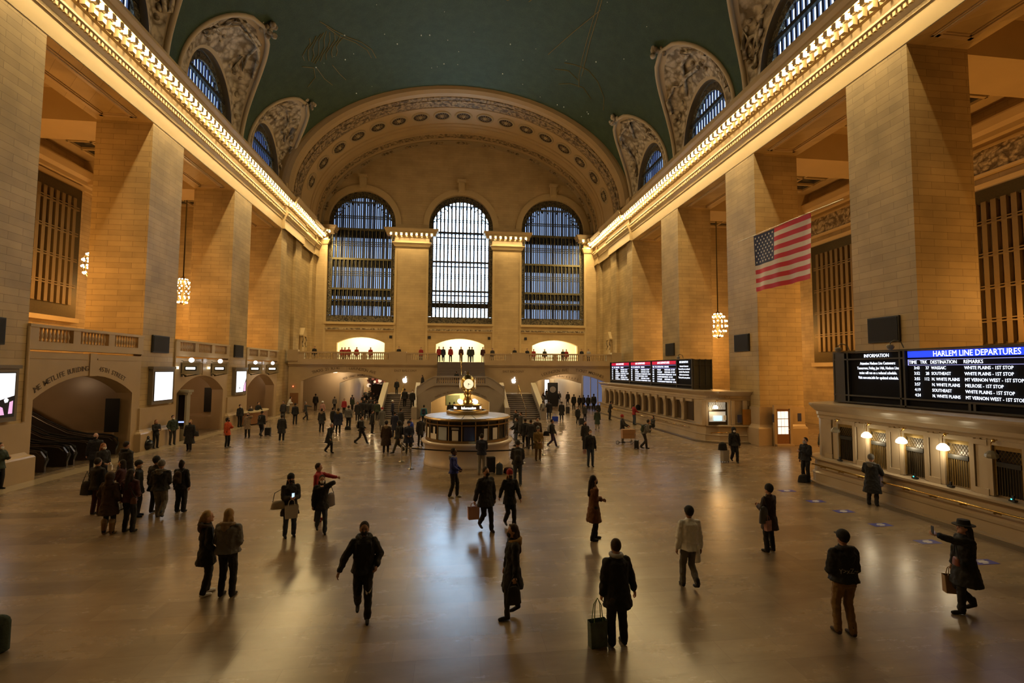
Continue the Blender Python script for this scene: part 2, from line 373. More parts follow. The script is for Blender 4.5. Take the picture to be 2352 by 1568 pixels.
# ------------------------------------------------------------------ great east windows
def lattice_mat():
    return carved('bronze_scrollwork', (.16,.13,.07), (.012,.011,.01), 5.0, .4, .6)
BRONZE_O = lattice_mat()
PANE_W = emis('daylit_glass_bright', (.52,.75,1.0), 20.0); PANE_B = emis('daylit_glass_blue', (.40,.60,1.0), 1.35)
MULL = plain('window_iron', (.035,.035,.05), .45, .3); MULLG = plain('window_bronze', (.13,.115,.06), .4, .5)
for k, o in enumerate(wops):
    c = (o['u0']+o['u1'])/2; h = (o['u1']-o['u0'])/2; yb = YE+.45; mid = k == 1
    root = empty('window_%d' % (k+1), (c, yb, o['zb'])); root['kind'] = 'structure'
    fr = MB()                                            # ornate frame: border following the arch
    P2 = lambda u, z, d: (u, d, z)
    oo = dict(u0=-h+.5, u1=h-.5, zs=12.95, rise=3.4)
    arch_band(fr, P2, oo, .5, .12, 0, 28, legs=11.98)
    # fill between the inner frame arch and the outer arch
    n = 28
    for i in range(n):
        a, b = pi*(1-i/n), pi*(1-(i+1)/n)
        A = (h*cos(a), 12.95+4.25*sin(a)); B = (h*cos(b), 12.95+4.25*sin(b)); C2 = ((h-.02)*cos(b), 12.95+(3.85)*sin(b)); D = ((h-.02)*cos(a), 12.95+3.85*sin(a))
        fr.quad((A[0],.02,A[1]), (B[0],.02,B[1]), (C2[0],.02,C2[1]), (D[0],.02,D[1]))
    fr.box(-h, 0, 0, h, .14, .95)
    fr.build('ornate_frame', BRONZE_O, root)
    zmax = lambda x: 12.95+3.85*math.sqrt(max(0, 1-(x/(h-.3))**2))
    mu = MB(); n = 15 if mid else 30; W = 2*h-1.0
    for i in range(n+1):
        x = -W/2+W*i/n; t = .10 if mid else .062
        mu.box(x-t, .1, .9, x+t, .34, zmax(x))
    if not mid:
        for i in range(16): x = -W/2+W*i/15; mu.cur = 1; mu.box(x-.05, -.1, .9, x+.05, .05, zmax(x)); mu.cur = 0
    else:
        for i in range(16): x = -W/2+W*i/15; mu.cur = 0; mu.box(x-.05, -.06, .9, x+.05, .05, zmax(x))
    mu.build('mullion_grid', [MULL, MULLG], root)
    tb = MB()
    for z, t in ((2.95,.14),(4.35,.25),(8.25,.25),(12.15,.28),(6.15,.05),(6.4,.05),(6.65,.05),(10.05,.05),(10.3,.05),(10.55,.05),(13.7,.05),(13.95,.05),(15.75,.12)):
        xw = W/2 if z < 12.95 else (h-.3)*math.sqrt(max(0, 1-((z-12.95)/3.85)**2))
        tb.box(-xw, -.14 if t > .1 else .0, z-t/2, xw, .36, z+t/2)
        if t >= .2: tb.box(-xw, .6, z-.55, xw, .72, z-.38)
    tb.build('transoms', MULLG if not mid else MULL, root)
    ar = MB()
    for i in range(15):
        x = -W/2+W*(i+.5)/15; ar.box(x-W/30, .3, 2.2, x+W/30, .36, 2.85)
        ar.ball((x, .33, 1.35), .07, 8, 6); ar.ball((x, .33, 2.05), .1, 8, 6)
    for i in range(13):
        a = pi*(i+.5)/13; r0, r1 = 2.2, 3.6
        ar.tube([(r0*1.2*cos(a), .2, 14.2+r0*.55*sin(a)), ((h-.4)*cos(a), .2, 12.95+3.9*sin(a))], .07, 5)
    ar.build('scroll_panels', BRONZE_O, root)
    gl = MB(); pts = [(-h+.1, .3)]+[((h-.1)*cos(pi*(1-i/24)), 12.95+4.1*sin(pi*(1-i/24))) for i in range(25)]+[(h-.1, .3)]
    gl.prism(pts, 'y', .78, .82); gl.build('glass', PANE_W if mid else PANE_B, root)
    if not mid:
        bk = MB()
        for i in range(9):
            x = -W/2+W*(i+random.uniform(.1, .9))/9; bk.box(x-.09, .62, .9, x+.09, .66, zmax(x)-.2)
        for z in (3.6, 7.4, 11.3): bk.box(-W/2, .5, z-.1, W/2, .7, z+.80)
        bk.build('catwalk', MULL, root)
# ------------------------------------------------------------------ vault, lunettes, end arch
def GREEN_mat():
    m, nt, b = newmat('cerulean_ceiling_paint'); L = nt.links.new
    g = N(nt, 'ShaderNodeNewGeometry')
    no = N(nt, 'ShaderNodeTexNoise'); no.inputs['Scale'].default_value = 1.3; no.inputs['Detail'].default_value = 8; L(g.outputs['Position'], no.inputs['Vector'])
    n2 = N(nt, 'ShaderNodeTexNoise'); n2.inputs['Scale'].default_value = 11; n2.inputs['Detail'].default_value = 4; L(g.outputs['Position'], n2.inputs['Vector'])
    ad = N(nt, 'ShaderNodeMath', operation='MULTIPLY'); L(no.outputs['Fac'], ad.inputs[0]); L(n2.outputs['Fac'], ad.inputs[1])
    rp = N(nt, 'ShaderNodeValToRGB'); rp.color_ramp.elements[0].position = .1; rp.color_ramp.elements[1].position = .45
    rp.color_ramp.elements[0].color = (.026,.054,.027,1); rp.color_ramp.elements[1].color = (.048,.088,.044,1)
    L(ad.outputs[0], rp.inputs[0]); L(rp.outputs[0], b.inputs['Base Color']); b.inputs['Roughness'].default_value = .75
    return m
GREEN = GREEN_mat()
VA, VB = 18.6, 12.3
def V(y, th, a=VA, b=VB): return (a*cos(th), y, SP+b*sin(th))
vault = MB(); vault.smooth = True
LC = {-1: [15.6, 26.15, 36.7, 47.2], 1: [14.5, 25.0, 35.5, 46.1]}
TH_T = math.asin((30.05-SP)/VB); LW = 4.6
def lw(th):
    z = SP+VB*sin(th); q = (z-23.6)/(30.05-23.6)
    return LW*math.sqrt(max(0, 1-max(0, q)**2.2))
NR = 22
for s in (-1, 1):
    edges = [-14]+[c-5.27 for c in LC[s]]+[LC[s][-1]+5.27 if s < 0 else 51.37]
    edges[-1] = 51.2
    def VV(y, th): p = V(y, th); return (s*abs(p[0]), p[1], p[2])
    ths = [TH_T*i/NR for i in range(NR+1)]
    for i in range(NR):
        vault.quad(VV(edges[0], ths[i]), VV(edges[1], ths[i]), VV(edges[1], ths[i+1]), VV(edges[0], ths[i+1]))
    for k, c in enumerate(LC[s]):
        e0, e1 = edges[k+1], edges[k+2]
        for i in range(NR):
            a, b = ths[i], ths[i+1]; wa, wb = lw(a), lw(b)
            vault.quad(VV(e0,a), VV(c-wa,a), VV(c-wb,b), VV(e0,b)); vault.quad(VV(c+wa,a), VV(e1,a), VV(e1,b), VV(c+wb,b))
nt_ = 24
for j in range(nt_):
    a = TH_T+(pi-2*TH_T)*j/nt_; b = TH_T+(pi-2*TH_T)*(j+1)/nt_
    vault.quad(V(-14,a), V(51.2,a), V(51.2,b), V(-14,b))
vo = struct('ceiling', vault, GREEN)
# gilt constellation drawing, fine lines lying on the vault
GILT = plain('faded_gilt', (.20,.155,.035), .6)
def onvault(x, y, off=.03):
    th = math.acos(max(-1, min(1, x/VA))); p = V(y, th, VA-off, VB-off); return p
def gilt(name, label, strokes, r=.035):
    g = MB()
    for st in strokes:
        pts = []
        for (a, b) in zip(st[:-1], st[1:]):
            for q in range(4): pts.append(onvault(a[0]+(b[0]-a[0])*q/4, a[1]+(b[1]-a[1])*q/4))
        pts.append(onvault(*st[-1])); g.tube(pts, r, 4)
    tag(g.build(name, GILT), label, 'ceiling painting', 'gilt star figures painted on the ceiling')
random.seed(3)
def hatch(cx, cy, w, h, n, ang=0):
    out = []
    for i in range(n):
        u = -w/2+w*i/(n-1); st = []
        for k in range(5):
            v = -h/2+h*k/4; uu = u+.18*sin(k*1.7+i); hh = v*(1-.35*abs(u)/w*2)
            st.append((cx+uu*cos(ang)-hh*sin(ang), cy+uu*sin(ang)+hh*cos(ang)))
        out.append(st)
    return out
wing = hatch(-12.4, 41.6, 2.6, 3.4, 9, .5)+[[(-11.9,38.8),(-11.2,40.2),(-10.3,41.6),(-9.4,42.6),(-8.7,43.9),(-8.5,45.2)],[(-11.6,39.6),(-10.9,41.2),(-9.9,42.4),(-9.1,43.8),(-8.9,45)],[(-14.3,42.5),(-13.6,43.4),(-13.8,44.6),(-14.6,45.2)],[(-13.4,43.6),(-13.2,45.4),(-12.8,46.8)],[(-12.2,44.2),(-11.9,45.8),(-11.6,46.9)]]
gilt('star_figure', 'faint gilt winged figure on the green ceiling, left side', wing)
bow = [[(9.9,33.5),(10.1,36.5),(10.3,39.3),(10.5,41.6),(10.8,43.8),(11.2,45.5)],[(10.1,33.5),(10.35,36.5),(10.55,39.3),(10.8,41.6),(11.05,43.8)],[(10.4,35.6),(8.9,39.5),(7.6,43)],[(9.2,43.2),(10.2,42.8),(11.4,42.6),(12.5,43.3),(13.5,44.6),(14.0,46.3)],[(8.6,44.6),(9.8,44),(10.9,44.6)],[(9.4,46.5),(10.4,45.6),(11.6,45.2),(12.6,46)]]
gilt('star_figure', 'faint gilt figure with a long straight staff on the ceiling, right side', bow)
gilt('star_figure', 'faint gilt looped figure near the top of the ceiling', [[(1.6,36.2),(2.3,35.4),(3.5,35.1),(4.6,35.6),(4.3,36.9),(3.2,38),(2.1,37.6),(1.6,36.2)],[(4.2,34.4),(5.4,34.9),(5.7,36.4),(4.9,37.6)]])
st = MB()
for i in range(46):
    x, y = random.uniform(-14, 14), random.uniform(33, 50); p = onvault(x, y, .05); st.ball(p, random.choice((.03,.04,.06)), 6, 4)
tag(st.build('ceiling_stars', emis('star_dot', (.75,.7,.45), .25)), 'tiny pale star dots scattered over the green ceiling', 'star', kind='stuff')
# lunettes: plaster shells, frames, windows
LP = emis('lunette_daylight', (.55,.78,1.0), 3.4)
LBAR = plain('lunette_flare_blue_mullion', (.01,.02,.10), .4); LDARK = plain('lunette_iron', (.02,.02,.018), .5)  # blue of the mullions is chromatic flare put into their colour
wn = 4
for s in (-1, 1):
    for k, c in enumerate(LC[s]):
        xw = 18.95
        root = empty('window_%d' % wn, (0, c, 0)); root['kind'] = 'structure'; wn += 1
        sh = MB(); sh.smooth = True; n = 22; m = 14
        ths = [0.0+TH_T*min(1, i/n) for i in range(n+1)]
        hwin, z0w, hz = 3.25, 23.6, 4.0
        bound = []; inner = []
        for i in range(-n, n+1):
            th = ths[n-abs(i)]; sg = -1 if i < 0 else 1
            p = V(0, th); bound.append(Vector((s*p[0], sg*lw(th) if i else 0, p[2])))
            a = (pi/2)*(1-abs(i)/n); inner.append(Vector((s*18.72, sg*hwin*cos(a), z0w+hz*sin(a))))
        grid = []
        for j in range(m+1):
            q = j/m; row = []
            for i, (A, B) in enumerate(zip(inner, bound)):
                p = A.lerp(B, q); bul = sin(pi*q)*.35
                row.append(Vector((p.x+s*bul*.6, p.y, p.z+bul)))
            grid.append(row)
        cols = 2*n+1; vs = [v for r_ in grid for v in r_]; fs = []; 
        base = len(sh.v); sh.v += [tuple(v) for v in vs]
        for j in range(m):
            for i in range(cols-1):
                sh.f.append([base+j*cols+i, base+j*cols+i+1, base+(j+1)*cols+i+1, base+(j+1)*cols+i]); sh.m.append(0 if 1 <= j < m-2 else 1); sh.sm.append(True)
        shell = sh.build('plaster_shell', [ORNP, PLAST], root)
        # sculpted relief: garlands and figures in high relief
        rl = MB(); rl.smooth = True; rnd = random.Random(k*7+s)
        def G(q, i): j = q*m; j0 = min(m-1, int(j)); return grid[j0][i].lerp(grid[j0+1][i], j-j0)
        for a in range(5):
            i0 = rnd.randint(8, cols-9); pts = []; q = .25
            for b in range(9):
                i0 = max(4, min(cols-5, i0+rnd.randint(-3, 3))); q = max(.12, min(.85, q+rnd.uniform(-.05, .2))); p = G(q, i0); pts.append(p+Vector((-s*.12, 0, -.08)))
            rl.tube(pts, [rnd.uniform(.06, .2) for _ in pts], 6)
        for a in range(26):
            i0 = rnd.randint(5, cols-6); q = rnd.uniform(.2, .8); p = G(q, i0)
            rl.ball(p+Vector((-s*.02, 0, -.02)), rnd.uniform(.08, .2), 7, 5, rnd.uniform(.6, 1.4), rnd.uniform(.6, 1.6), rnd.uniform(.6, 1.6))
        tip = bound[n]
        for a in range(14): p = tip+Vector((-s*rnd.uniform(-.2, .7), rnd.uniform(-.5, .5), rnd.uniform(-.5, .5))); rl.ball(p, rnd.uniform(.12, .26), 6, 4)
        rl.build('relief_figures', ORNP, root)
        fr = MB(); o = dict(u0=-hwin+.55, u1=hwin-.55, zs=z0w, rise=hz-.75)
        Pl = lambda u, z, d: (s*(18.72+d), u, z)
        for i in range(cols-1):
            A, B = inner[i], inner[i+1]; fr.quad(A, B, B+Vector((s*.5, 0, 0)), A+Vector((s*.5, 0, 0)))
        fr.build('reveal', plain('grey_reveal', (.20,.165,.12), .7), root)
        f2 = MB(); arch_band(f2, Pl, o, .55, .55, .4, 20, legs=1.5); f2.build('ornate_frame', BRONZE_O, root)
        mu = MB(); hw2 = hwin-.5
        for i in range(14):
            y = -hw2+2*hw2*i/13; zt = z0w+(hz-.7)*math.sqrt(max(0, 1-(y/hw2)**2)); mu.box(s*19.30, y-.085, 22.2, s*19.40, y+.085, zt)
        mu.cur = 1; mu.box(s*19.05, -hw2, 25.35, s*19.3, hw2, 25.62)
        mu.build('mullions', [LBAR, LDARK], root)
        gl = MB(); pts = [(-hw2, 22.2)]+[(hw2*cos(pi*(1-i/20)), z0w+(hz-.7)*sin(pi*(1-i/20))) for i in range(21)]+[(hw2, 22.2)]
        gl.prism(pts, 'x', s*19.45, s*19.5); gl.build('glass', LP, root)
        # raised rim where the shell meets the vault
        rm = MB(); rm.smooth = True; rm.tube([b+Vector((-s*.02, 0, -.02)) for b in bound], .17, 6); rm.build('rim', PLAST, root)
# wall strips closing behind the lunettes above the cornice
for s, side in ((-1, 'left'), (1, 'right')):
    w = MB(); w.box(s*18.6, -14, 22.2, s*18.7, 66, 23.05)
    for k, c in enumerate(LC[s]): w.box(s*19.6, c-5, 22, s*19.9, c+5, 31)
    struct('wall_upper_'+side, w, PLAST)
# end arch: barrel soffit with moulded bands
EA, EB = 17.85, 11.9
def ring(mb, prof, a=EA, b=EB, n=56, t0=0.0, t1=pi):
    k = len(prof); vs = []
    for i in range(n+1):
        th = t0+(t1-t0)*i/n
        for (y, d) in prof: vs.append(((a-d)*cos(th), y, SP+(b-d)*sin(th)))
    fs = []
    for i in range(n):
        for q in range(k-1): fs.append((i*k+q, (i+1)*k+q, (i+1)*k+q+1, i*k+q+1))
    mb.add(vs, fs)
ea = MB(); ea.smooth = False
ring(ea, [(51.0,-1.5),(50.9,-.75),(50.95,-.45),(51.1,-.1),(51.5,.12),(52.0,.12),(52.25,0),(52.4,0)])
ring(ea, [(54.4,0),(54.45,.14),(54.6,.14),(54.65,0),(58.2,0),(58.25,.12),(58.45,.12),(58.5,0),(59.0,0),(59.05,.1),(59.5,.1),(59.55,0),(60.4,0),(60.45,.16),(60.65,.16),(60.7,0)])
ring(ea, [(61.9,0),(62.0,.25),(62.15,.25),(62.2,.1),(63.4,.1)])
ea.cur = 1
ring(ea, [(52.4,0),(52.42,.08),(53.0,.08),(53.02,0),(53.1,0)]); ring(ea, [(53.1,.0),(53.12,.1),(54.35,.1),(54.4,0)]); ring(ea, [(60.7,0),(60.72,.1),(61.85,.1),(61.9,0)])
ea.cur = 2; ring(ea, [(62.18,.28),(62.2,.3),(63.3,.3),(63.32,.1)])
for i in range(0): pass
struct('ceiling_end_arch', ea, [BAND, BAND_O, plain('arch_border_stone', (.33,.25,.14), .6, var=.15)])
RD = plain('rosette_recess', (.045,.028,.014), .7); RB = plain('rosette_relief', (.40,.30,.15), .5)
ros = MB(); ros.smooth = True
ros.cur = 0; ros.lathe([(0,.02),(.66,.02),(.70,.05)], n=28)
ros.cur = 1; ros.lathe([(.68,.0),(.70,.12),(.84,.12),(.88,0)], n=28); ros.lathe([(0,.18),(.14,.16),(.2,.03)], n=12)
for i in range(12):
    a = 2*pi*i/12; ros.tube([(.18*cos(a),.18*sin(a),.06), (.38*cos(a),.38*sin(a),.07), (.54*cos(a),.54*sin(a),.04)], [.012,.030,.010], 5)
rme = ros.mesh('rosette', [RD, RB])
# equal arc spacing along the ellipse
NR_ = 17; fine = [(EA*cos(t_), SP+EB*sin(t_), t_) for t_ in [pi*i/2000 for i in range(2001)]]
acc = [0]
for i in range(1, 2001): acc.append(acc[-1]+math.hypot(fine[i][0]-fine[i-1][0], fine[i][1]-fine[i-1][1]))
lo = next(i for i in range(2001) if fine[i][1] > 26.0); A0, A1 = acc[lo], acc[2000-lo]
names = ['lowest on the right', 'second up from the right foot', 'third up from the right foot', 'fourth up from the right foot', 'fifth up from the right foot', 'sixth up from the right foot', 'third to the right of the crown', 'first to the right of the crown', 'at the very crown of the arch', 'first to the left of the crown', 'second to the left of the crown', 'sixth up from the left foot', 'fifth up from the left foot', 'fourth up from the left foot', 'third up from the left foot', 'second up from the left foot', 'lowest on the left']
names[6] = 'second to the right of the crown'
for i in range(NR_):
    tgt = A0+(A1-A0)*i/(NR_-1); j = next(q for q in range(2001) if acc[q] >= tgt); th = fine[j][2]
    o = bpy.data.objects.new('ceiling_rosette', rme); link(o)
    nrm = Vector((-cos(th)/EA, 0, -sin(th)/EB)).normalized(); t_ = Vector((0, 1, 0)); b_ = nrm.cross(t_)
    o.matrix_world = Matrix.Translation(Vector((EA*cos(th), 56.4, SP+EB*sin(th)))) @ Matrix((t_, b_, nrm)).transposed().to_4x4() @ Matrix.Scale(1.2, 4)
    tag(o, 'round plaster rosette under the great end arch, '+names[i], 'rosette', 'plaster rosettes of the end arch')
# carved swags painted between, and crossed ornaments on the inner border
orn = MB()
for i in range(15):
    th = pi*(i+1.0)/16
    for dy, w_ in ((62.7,.5),):
        for u in (-1, 0, 1):
            t2 = th+u*.035; orn.ball(((EA-.33)*cos(t2), dy, SP+(EB-.33)*sin(t2)), .22, 7, 5, 1.3, 1, .8)
struct('trim_arch_ornaments', orn, BAND_O)
# ------------------------------------------------------------------ piers
plabel = {(-1,1): 'massive stone pier at the far left edge, with a slanted view screen on it', (-1,2): 'tall stone pier carrying the large blank white screen', (-1,3): 'tall stone pier behind the wooden desk', (-1,0): 'stone pier beside the left of the camera',
          (1,1): 'broad stone pier behind the blue headed departures board', (1,2): 'stone pier just left of the hanging flag, with a small glazed door in its base', (1,3): 'stone pier above the red headed boards', (1,0): 'stone pier beside the right of the camera'}
plabel[(-1,1)] = 'massive stone pier at the left edge with a slanted pink drawing screen'
for s in (-1, 1):
    for k, (a, b) in enumerate(PIERS[s]):
        root = thing('stone_pier', plabel[(s, k)], 'pier', (0, 0, 0), group='piers along the concourse')
        m = MB(); x1 = s*21.3
        if s < 0:
            m.box(s*HW, a, 0, x1, b, 18.75)
        else:
            m.box(s*HW, a, 0, x1, b, 18.75)
        m.build('shaft', STONE, root)
        p = MB()
        p.box(s*(HW-.10), a-.08, 0, x1, b+.08, 2.35)
        zt = 1.05 if s < 0 else 1.15
        p.sweep([(0,0),(0,zt-.12),(-.04,zt-.05),(-.16,zt),(-.26,zt+.14),(-.28,zt+.16)], [(x1, a-.32, 0, -1), (s*(HW-.34), a-.32, -s, -1) , (s*(HW-.34), b+.32, -s, 1), (x1, b+.32, 0, 1)])
        p.build('plinth', STONE_D, root)
        if s < 0:
            q = MB(); q.tube([(s*HW+.04, b+.02, 2.4), (s*HW+.04, b+.02, 6.3)], .06, 8); q.build('corner_moulding', STONE_D, root)
# door in the base of the third right pier (faces the camera)
def door_unit():
    root = empty('door_1', (19.5, 28.40, 0)); root['kind'] = 'structure'; root.scale = (.82, 1, .96)
    m = MB(); m.box(-.55, -.36, 0, .55, -.30, 2.35); m.build('door_leaf', WOOD, root)
    g = MB()
    for i in range(3):
        for j in range(3): g.box(-.42+i*.29, -.375, .75+j*.5, -.42+i*.29+.25, -.36, .75+j*.5+.45)
    g.build('lit_panes', emis('lit_pane', (1, .93, .75), 1.3), root)
    h = MB(); h.ball((.46, -.40, 1.05), .04, 8, 6); h.build('door_handle', BRASS, root)
    f = MB()
    f.box(-.75, -.42, 0, -.55, -.28, 2.6); f.box(.55, -.42, 0, .75, -.28, 2.6); f.box(-.75, -.42, 2.38, .75, -.28, 2.6); f.box(-.7, -.6, 0, .7, -.3, .12)
    f.build('door_frame', STONE_D, root)
door_unit()
# ------------------------------------------------------------------ text
def text(name, body, loc, size, mat, rot=(pi/2, 0, 0), ext=.004, align='CENTER', parent=None, sx=1.0, bold=0.0):
    c = bpy.data.curves.new(name, 'FONT'); c.body = body; c.size = size; c.extrude = ext; c.align_x = align; c.align_y = 'CENTER'; c.offset = bold
    c.resolution_u = 2
    o = bpy.data.objects.new(name+'_tmp', c); COL.objects.link(o)
    dg = bpy.context.evaluated_depsgraph_get(); me = bpy.data.meshes.new_from_object(o.evaluated_get(dg)); bpy.data.objects.remove(o)
    me.materials.clear(); me.materials.append(mat)
    q = bpy.data.objects.new(name, me); link(q, parent); q.location = loc; q.rotation_euler = rot; q.scale = (sx, 1, 1); return q
ENGR = plain('engraved_letters', (.13,.09,.055), .6)
def arc_text(name, body, P, u0, u1, zf, size, parent=None, ang=None):
    """letters one by one along a curve; P(u,z)->loc, rot_z of plane"""
    n = len(body); me = []
    c = bpy.data.curves.new('tmpc', 'FONT'); c.size = size; c.extrude = .006; c.align_x = 'CENTER'; c.align_y = 'BOTTOM'; c.offset = size*.003; c.resolution_u = 2
    o = bpy.data.objects.new('tmp', c); COL.objects.link(o); mb = MB(); dg = None
    for i, ch in enumerate(body):
        if ch == ' ': continue
        c.body = ch; dg = bpy.context.evaluated_depsgraph_get(); dg.update()
        m_ = bpy.data.meshes.new_from_object(o.evaluated_get(dg))
        u = u0+(u1-u0)*(i+.5)/n; z = zf(u); dz = (zf(u+.01)-zf(u-.01))/.02*(1 if u1 > u0 else -1); a = math.atan(dz)
        vs = []
        for v in m_.vertices:
            x = v.co.x*cos(a)-v.co.y*sin(a); y = v.co.x*sin(a)+v.co.y*cos(a)
            sg = 1 if u1 > u0 else -1
            vs.append(P(u+sg*x, z+y, v.co.z))
        mb.add(vs, [tuple(p.vertices) for p in m_.polygons]); bpy.data.meshes.remove(m_)
    bpy.data.objects.remove(o)
    q = mb.build(name, ENGR, parent); return q
# ------------------------------------------------------------------ balusters
def baluster_mesh():
    m = MB(); m.smooth = True
    m.lathe([(.045,0),(.06,.02),(.06,.06),(.04,.09),(.075,.2),(.085,.27),(.05,.42),(.04,.52),(.055,.56),(.055,.6)], n=8)
    return m.mesh('baluster', STONE_D)
BAL = baluster_mesh()
def balustrade(name, label, y0, y1, x0, x1, z, panels, axis='y', group=None, hgt=1.0, thick=.34):
    """a stone parapet along an axis with open baluster panels; panels: list of (a,b) along the run"""
    root = thing(name, label, 'balustrade', (0, 0, 0), group=group)
    m = MB(); h = hgt
    def bx(a, b, za, zb, t=thick, mbx=m):
        if axis == 'y': mbx.box(x0-t/2, a, za, x0+t/2, b, zb)
        else: mbx.box(a, y0-t/2, za, b, y0+t/2, zb)
    A, B = (y0, y1) if axis == 'y' else (x0, x1)
    bx(A, B, z, z+.22*h); bx(A, B, z+.86*h, z+h, thick+.08)
    cur = A
    for (a, b) in panels: bx(cur, a, z+.2*h, z+.88*h); cur = b
    bx(cur, B, z+.2*h, z+.88*h)
    m.build('rail_and_posts', STONE_D, root)
    sz = .66*h/.6
    for (a, b) in panels:
        n = max(3, int((b-a)/.2))
        for i in range(n):
            u = a+(b-a)*(i+.5)/n
            o = bpy.data.objects.new('baluster', BAL); link(o, root)
            o.location = (x0, u, z+.21*h) if axis == 'y' else (u, y0, z+.21*h); o.scale = (1, 1, sz)
    return root
# ------------------------------------------------------------------ left bays: upper balcony and arch below
GLEDGE = plain('pale_ledge', (.62,.55,.40), .35)
for k, (a, b) in enumerate(BAYS[-1]):
    if k == 0: continue
    X = -HW
    P = lambda u, z, d: (X-.0-d, u, z)
    o = dict(u0=a+.45, u1=b-.65, zb=0, zs=3.25 if k == 1 else 3.0, rise=.98 if k == 1 else 1.1, seg=1)
    w = MB(); arch_wall(w, P, a, b, 0, 5.25, [o], .8, 20)
    w.box(X-.8, a, 4.35, -29.5, b, 5.3)            # slab of the upper passage
    w.box(X+.10, a+.02, 5.36, X-.5, b-.02, 5.5)
    yc = (a+b)/2
    w.box(X+.05, yc-.22, 4.2 if k == 1 else 4.15, X, yc+.22, 5.3)
    w.box(X+.04, a, 4.98, X, yc-.3, 5.05); w.box(X+.04, yc+.3, 4.98, X, b-.1, 5.05)
    # lower chamber
    w.box(X-.01, b-.05, 0, -29.5, b-.005, 5.3); w.box(X-.01, a+.005, 0, -29.5, a+.05, 5.3); w.box(-28.6, a, 0, -29, b, 5)
    struct('wall_arcade_left_%d' % k, w, STONE_D)
    t3 = (b-a-.5)/3
    pn = [(a+.25+i*t3+.22, a+.25+(i+1)*t3-.22) for i in range(3)]
    balustrade('balcony_balustrade', ['', 'stone balustrade above the carved street names and moving stairs', 'stone balustrade above the first pair of lit track signs', 'stone balustrade above the second pair of lit track signs, nearest the east balcony'][k], a, b, X-.1, 0, 5.5, pn, 'y', 'stone balustrades of the left balconies', .92)
# east balcony ------------------------------------------------------
YB = 54.0; ZB = 5.45
w = MB(); Pb = lambda u, z, d: (u, YB+d, z)
ops = [dict(u0=-17.0, u1=-8.2, zb=0, zs=3.3, rise=.98, seg=1), dict(u0=8.2, u1=16.6, zb=0, zs=3.2, rise=.98, seg=1)]
arch_wall(w, Pb, -HW, -2.65, 0, ZB-.35, ops[:1], .9, 20); arch_wall(w, Pb, 2.55, HW, 0, ZB-.35, ops[1:], .9, 20)
for a, b in ((-HW, -2.65), (2.55, HW)):
    w.box(a, YB-.22, ZB-.35, b, YB+.9, ZB+.02); w.box(a, YB-.12, ZB-.5, b, YB+.5, ZB-.34); w.box(a, YB+.8, ZB-.5, b, YE+.2, ZB)
w.box(-2.65, YB+.1, ZB-.5, 2.55, YE+.2, ZB)
for cx in (-12.6, 12.4): w.box(cx-.25, YB-.05, 4.25, cx+.25, YB, 4.95); w.box(cx-4, YB-.03, 4.78, cx-.4, YB, 4.86); w.box(cx+.4, YB-.03, 4.78, cx+4, YB, 4.86)
struct('wall_east_balcony', w, STONE_D)
balustrade('balcony_balustrade', 'stone balustrade of the east balcony, left of the staircase', YB, 0, -HW, -7.6, ZB, [(-16.7,-13.7),(-13.3,-10.7),(-10.3,-7.9)], 'x', 'balustrades of the east balcony', 1.02)
balustrade('balcony_balustrade', 'short stone balustrade of the east balcony just left of the stair opening', YB, 0, -6.0, -2.65, ZB, [(-5.4,-3.5)], 'x', 'balustrades of the east balcony', .98)
balustrade('balcony_balustrade', 'short stone balustrade of the east balcony just right of the stair opening', YB, 0, 2.55, 5.6, ZB, [(3.1,4.9)], 'x', 'balustrades of the east balcony', .98)
balustrade('balcony_balustrade', 'stone balustrade of the east balcony, right of the staircase', YB, 0, 7.2, HW, ZB, [(7.6,10.4),(10.8,13.4),(13.8,16.6)], 'x', 'balustrades of the east balcony', 1.02)
w = MB(); w.box(-7.6, YB-.21, ZB, -6.0, YB+.4, ZB+1.10); w.box(5.6, YB-.21, ZB, 7.2, YB+.4, ZB+1.10); w.box(-18.3, YB-.3, ZB, -17.3, YB+.3, ZB+1.2); w.box(17.2, YB-.3, ZB, 18.3, YB+.3, ZB+1.2)
struct('trim_balcony_posts', w, STONE_D)
# store alcoves behind the arched doors
WALLW = plain('store_white_wall', (.82,.76,.60), .6)
for k, o in enumerate(dops):
    m = MB(); a, b = o['u0'], o['u1']; y0 = YE+.7; y1 = YE+4.2
    m.box(a-.8, y1, ZB-.1, b+.8, y1+.1, 9.6); m.box(a-.9, y0, ZB-.1, a-.8, y1, 9.6); m.box(b+.8, y0, ZB-.1, b+.9, y1, 9.6)
    m.box(a-.9, y0, 9.5, b+.9, y1, 9.6); m.box(a-.9, YE-.1, ZB-.15, b+.9, y1, ZB+.01); m.box(a-.1, YE+.7, ZB, a, YE+1.2, 8.1); m.box(b, YE+.7, ZB, b+.1, YE+1.2, 8.1)
    struct('wall_store_alcove_%d' % (k+1), m, WALLW)
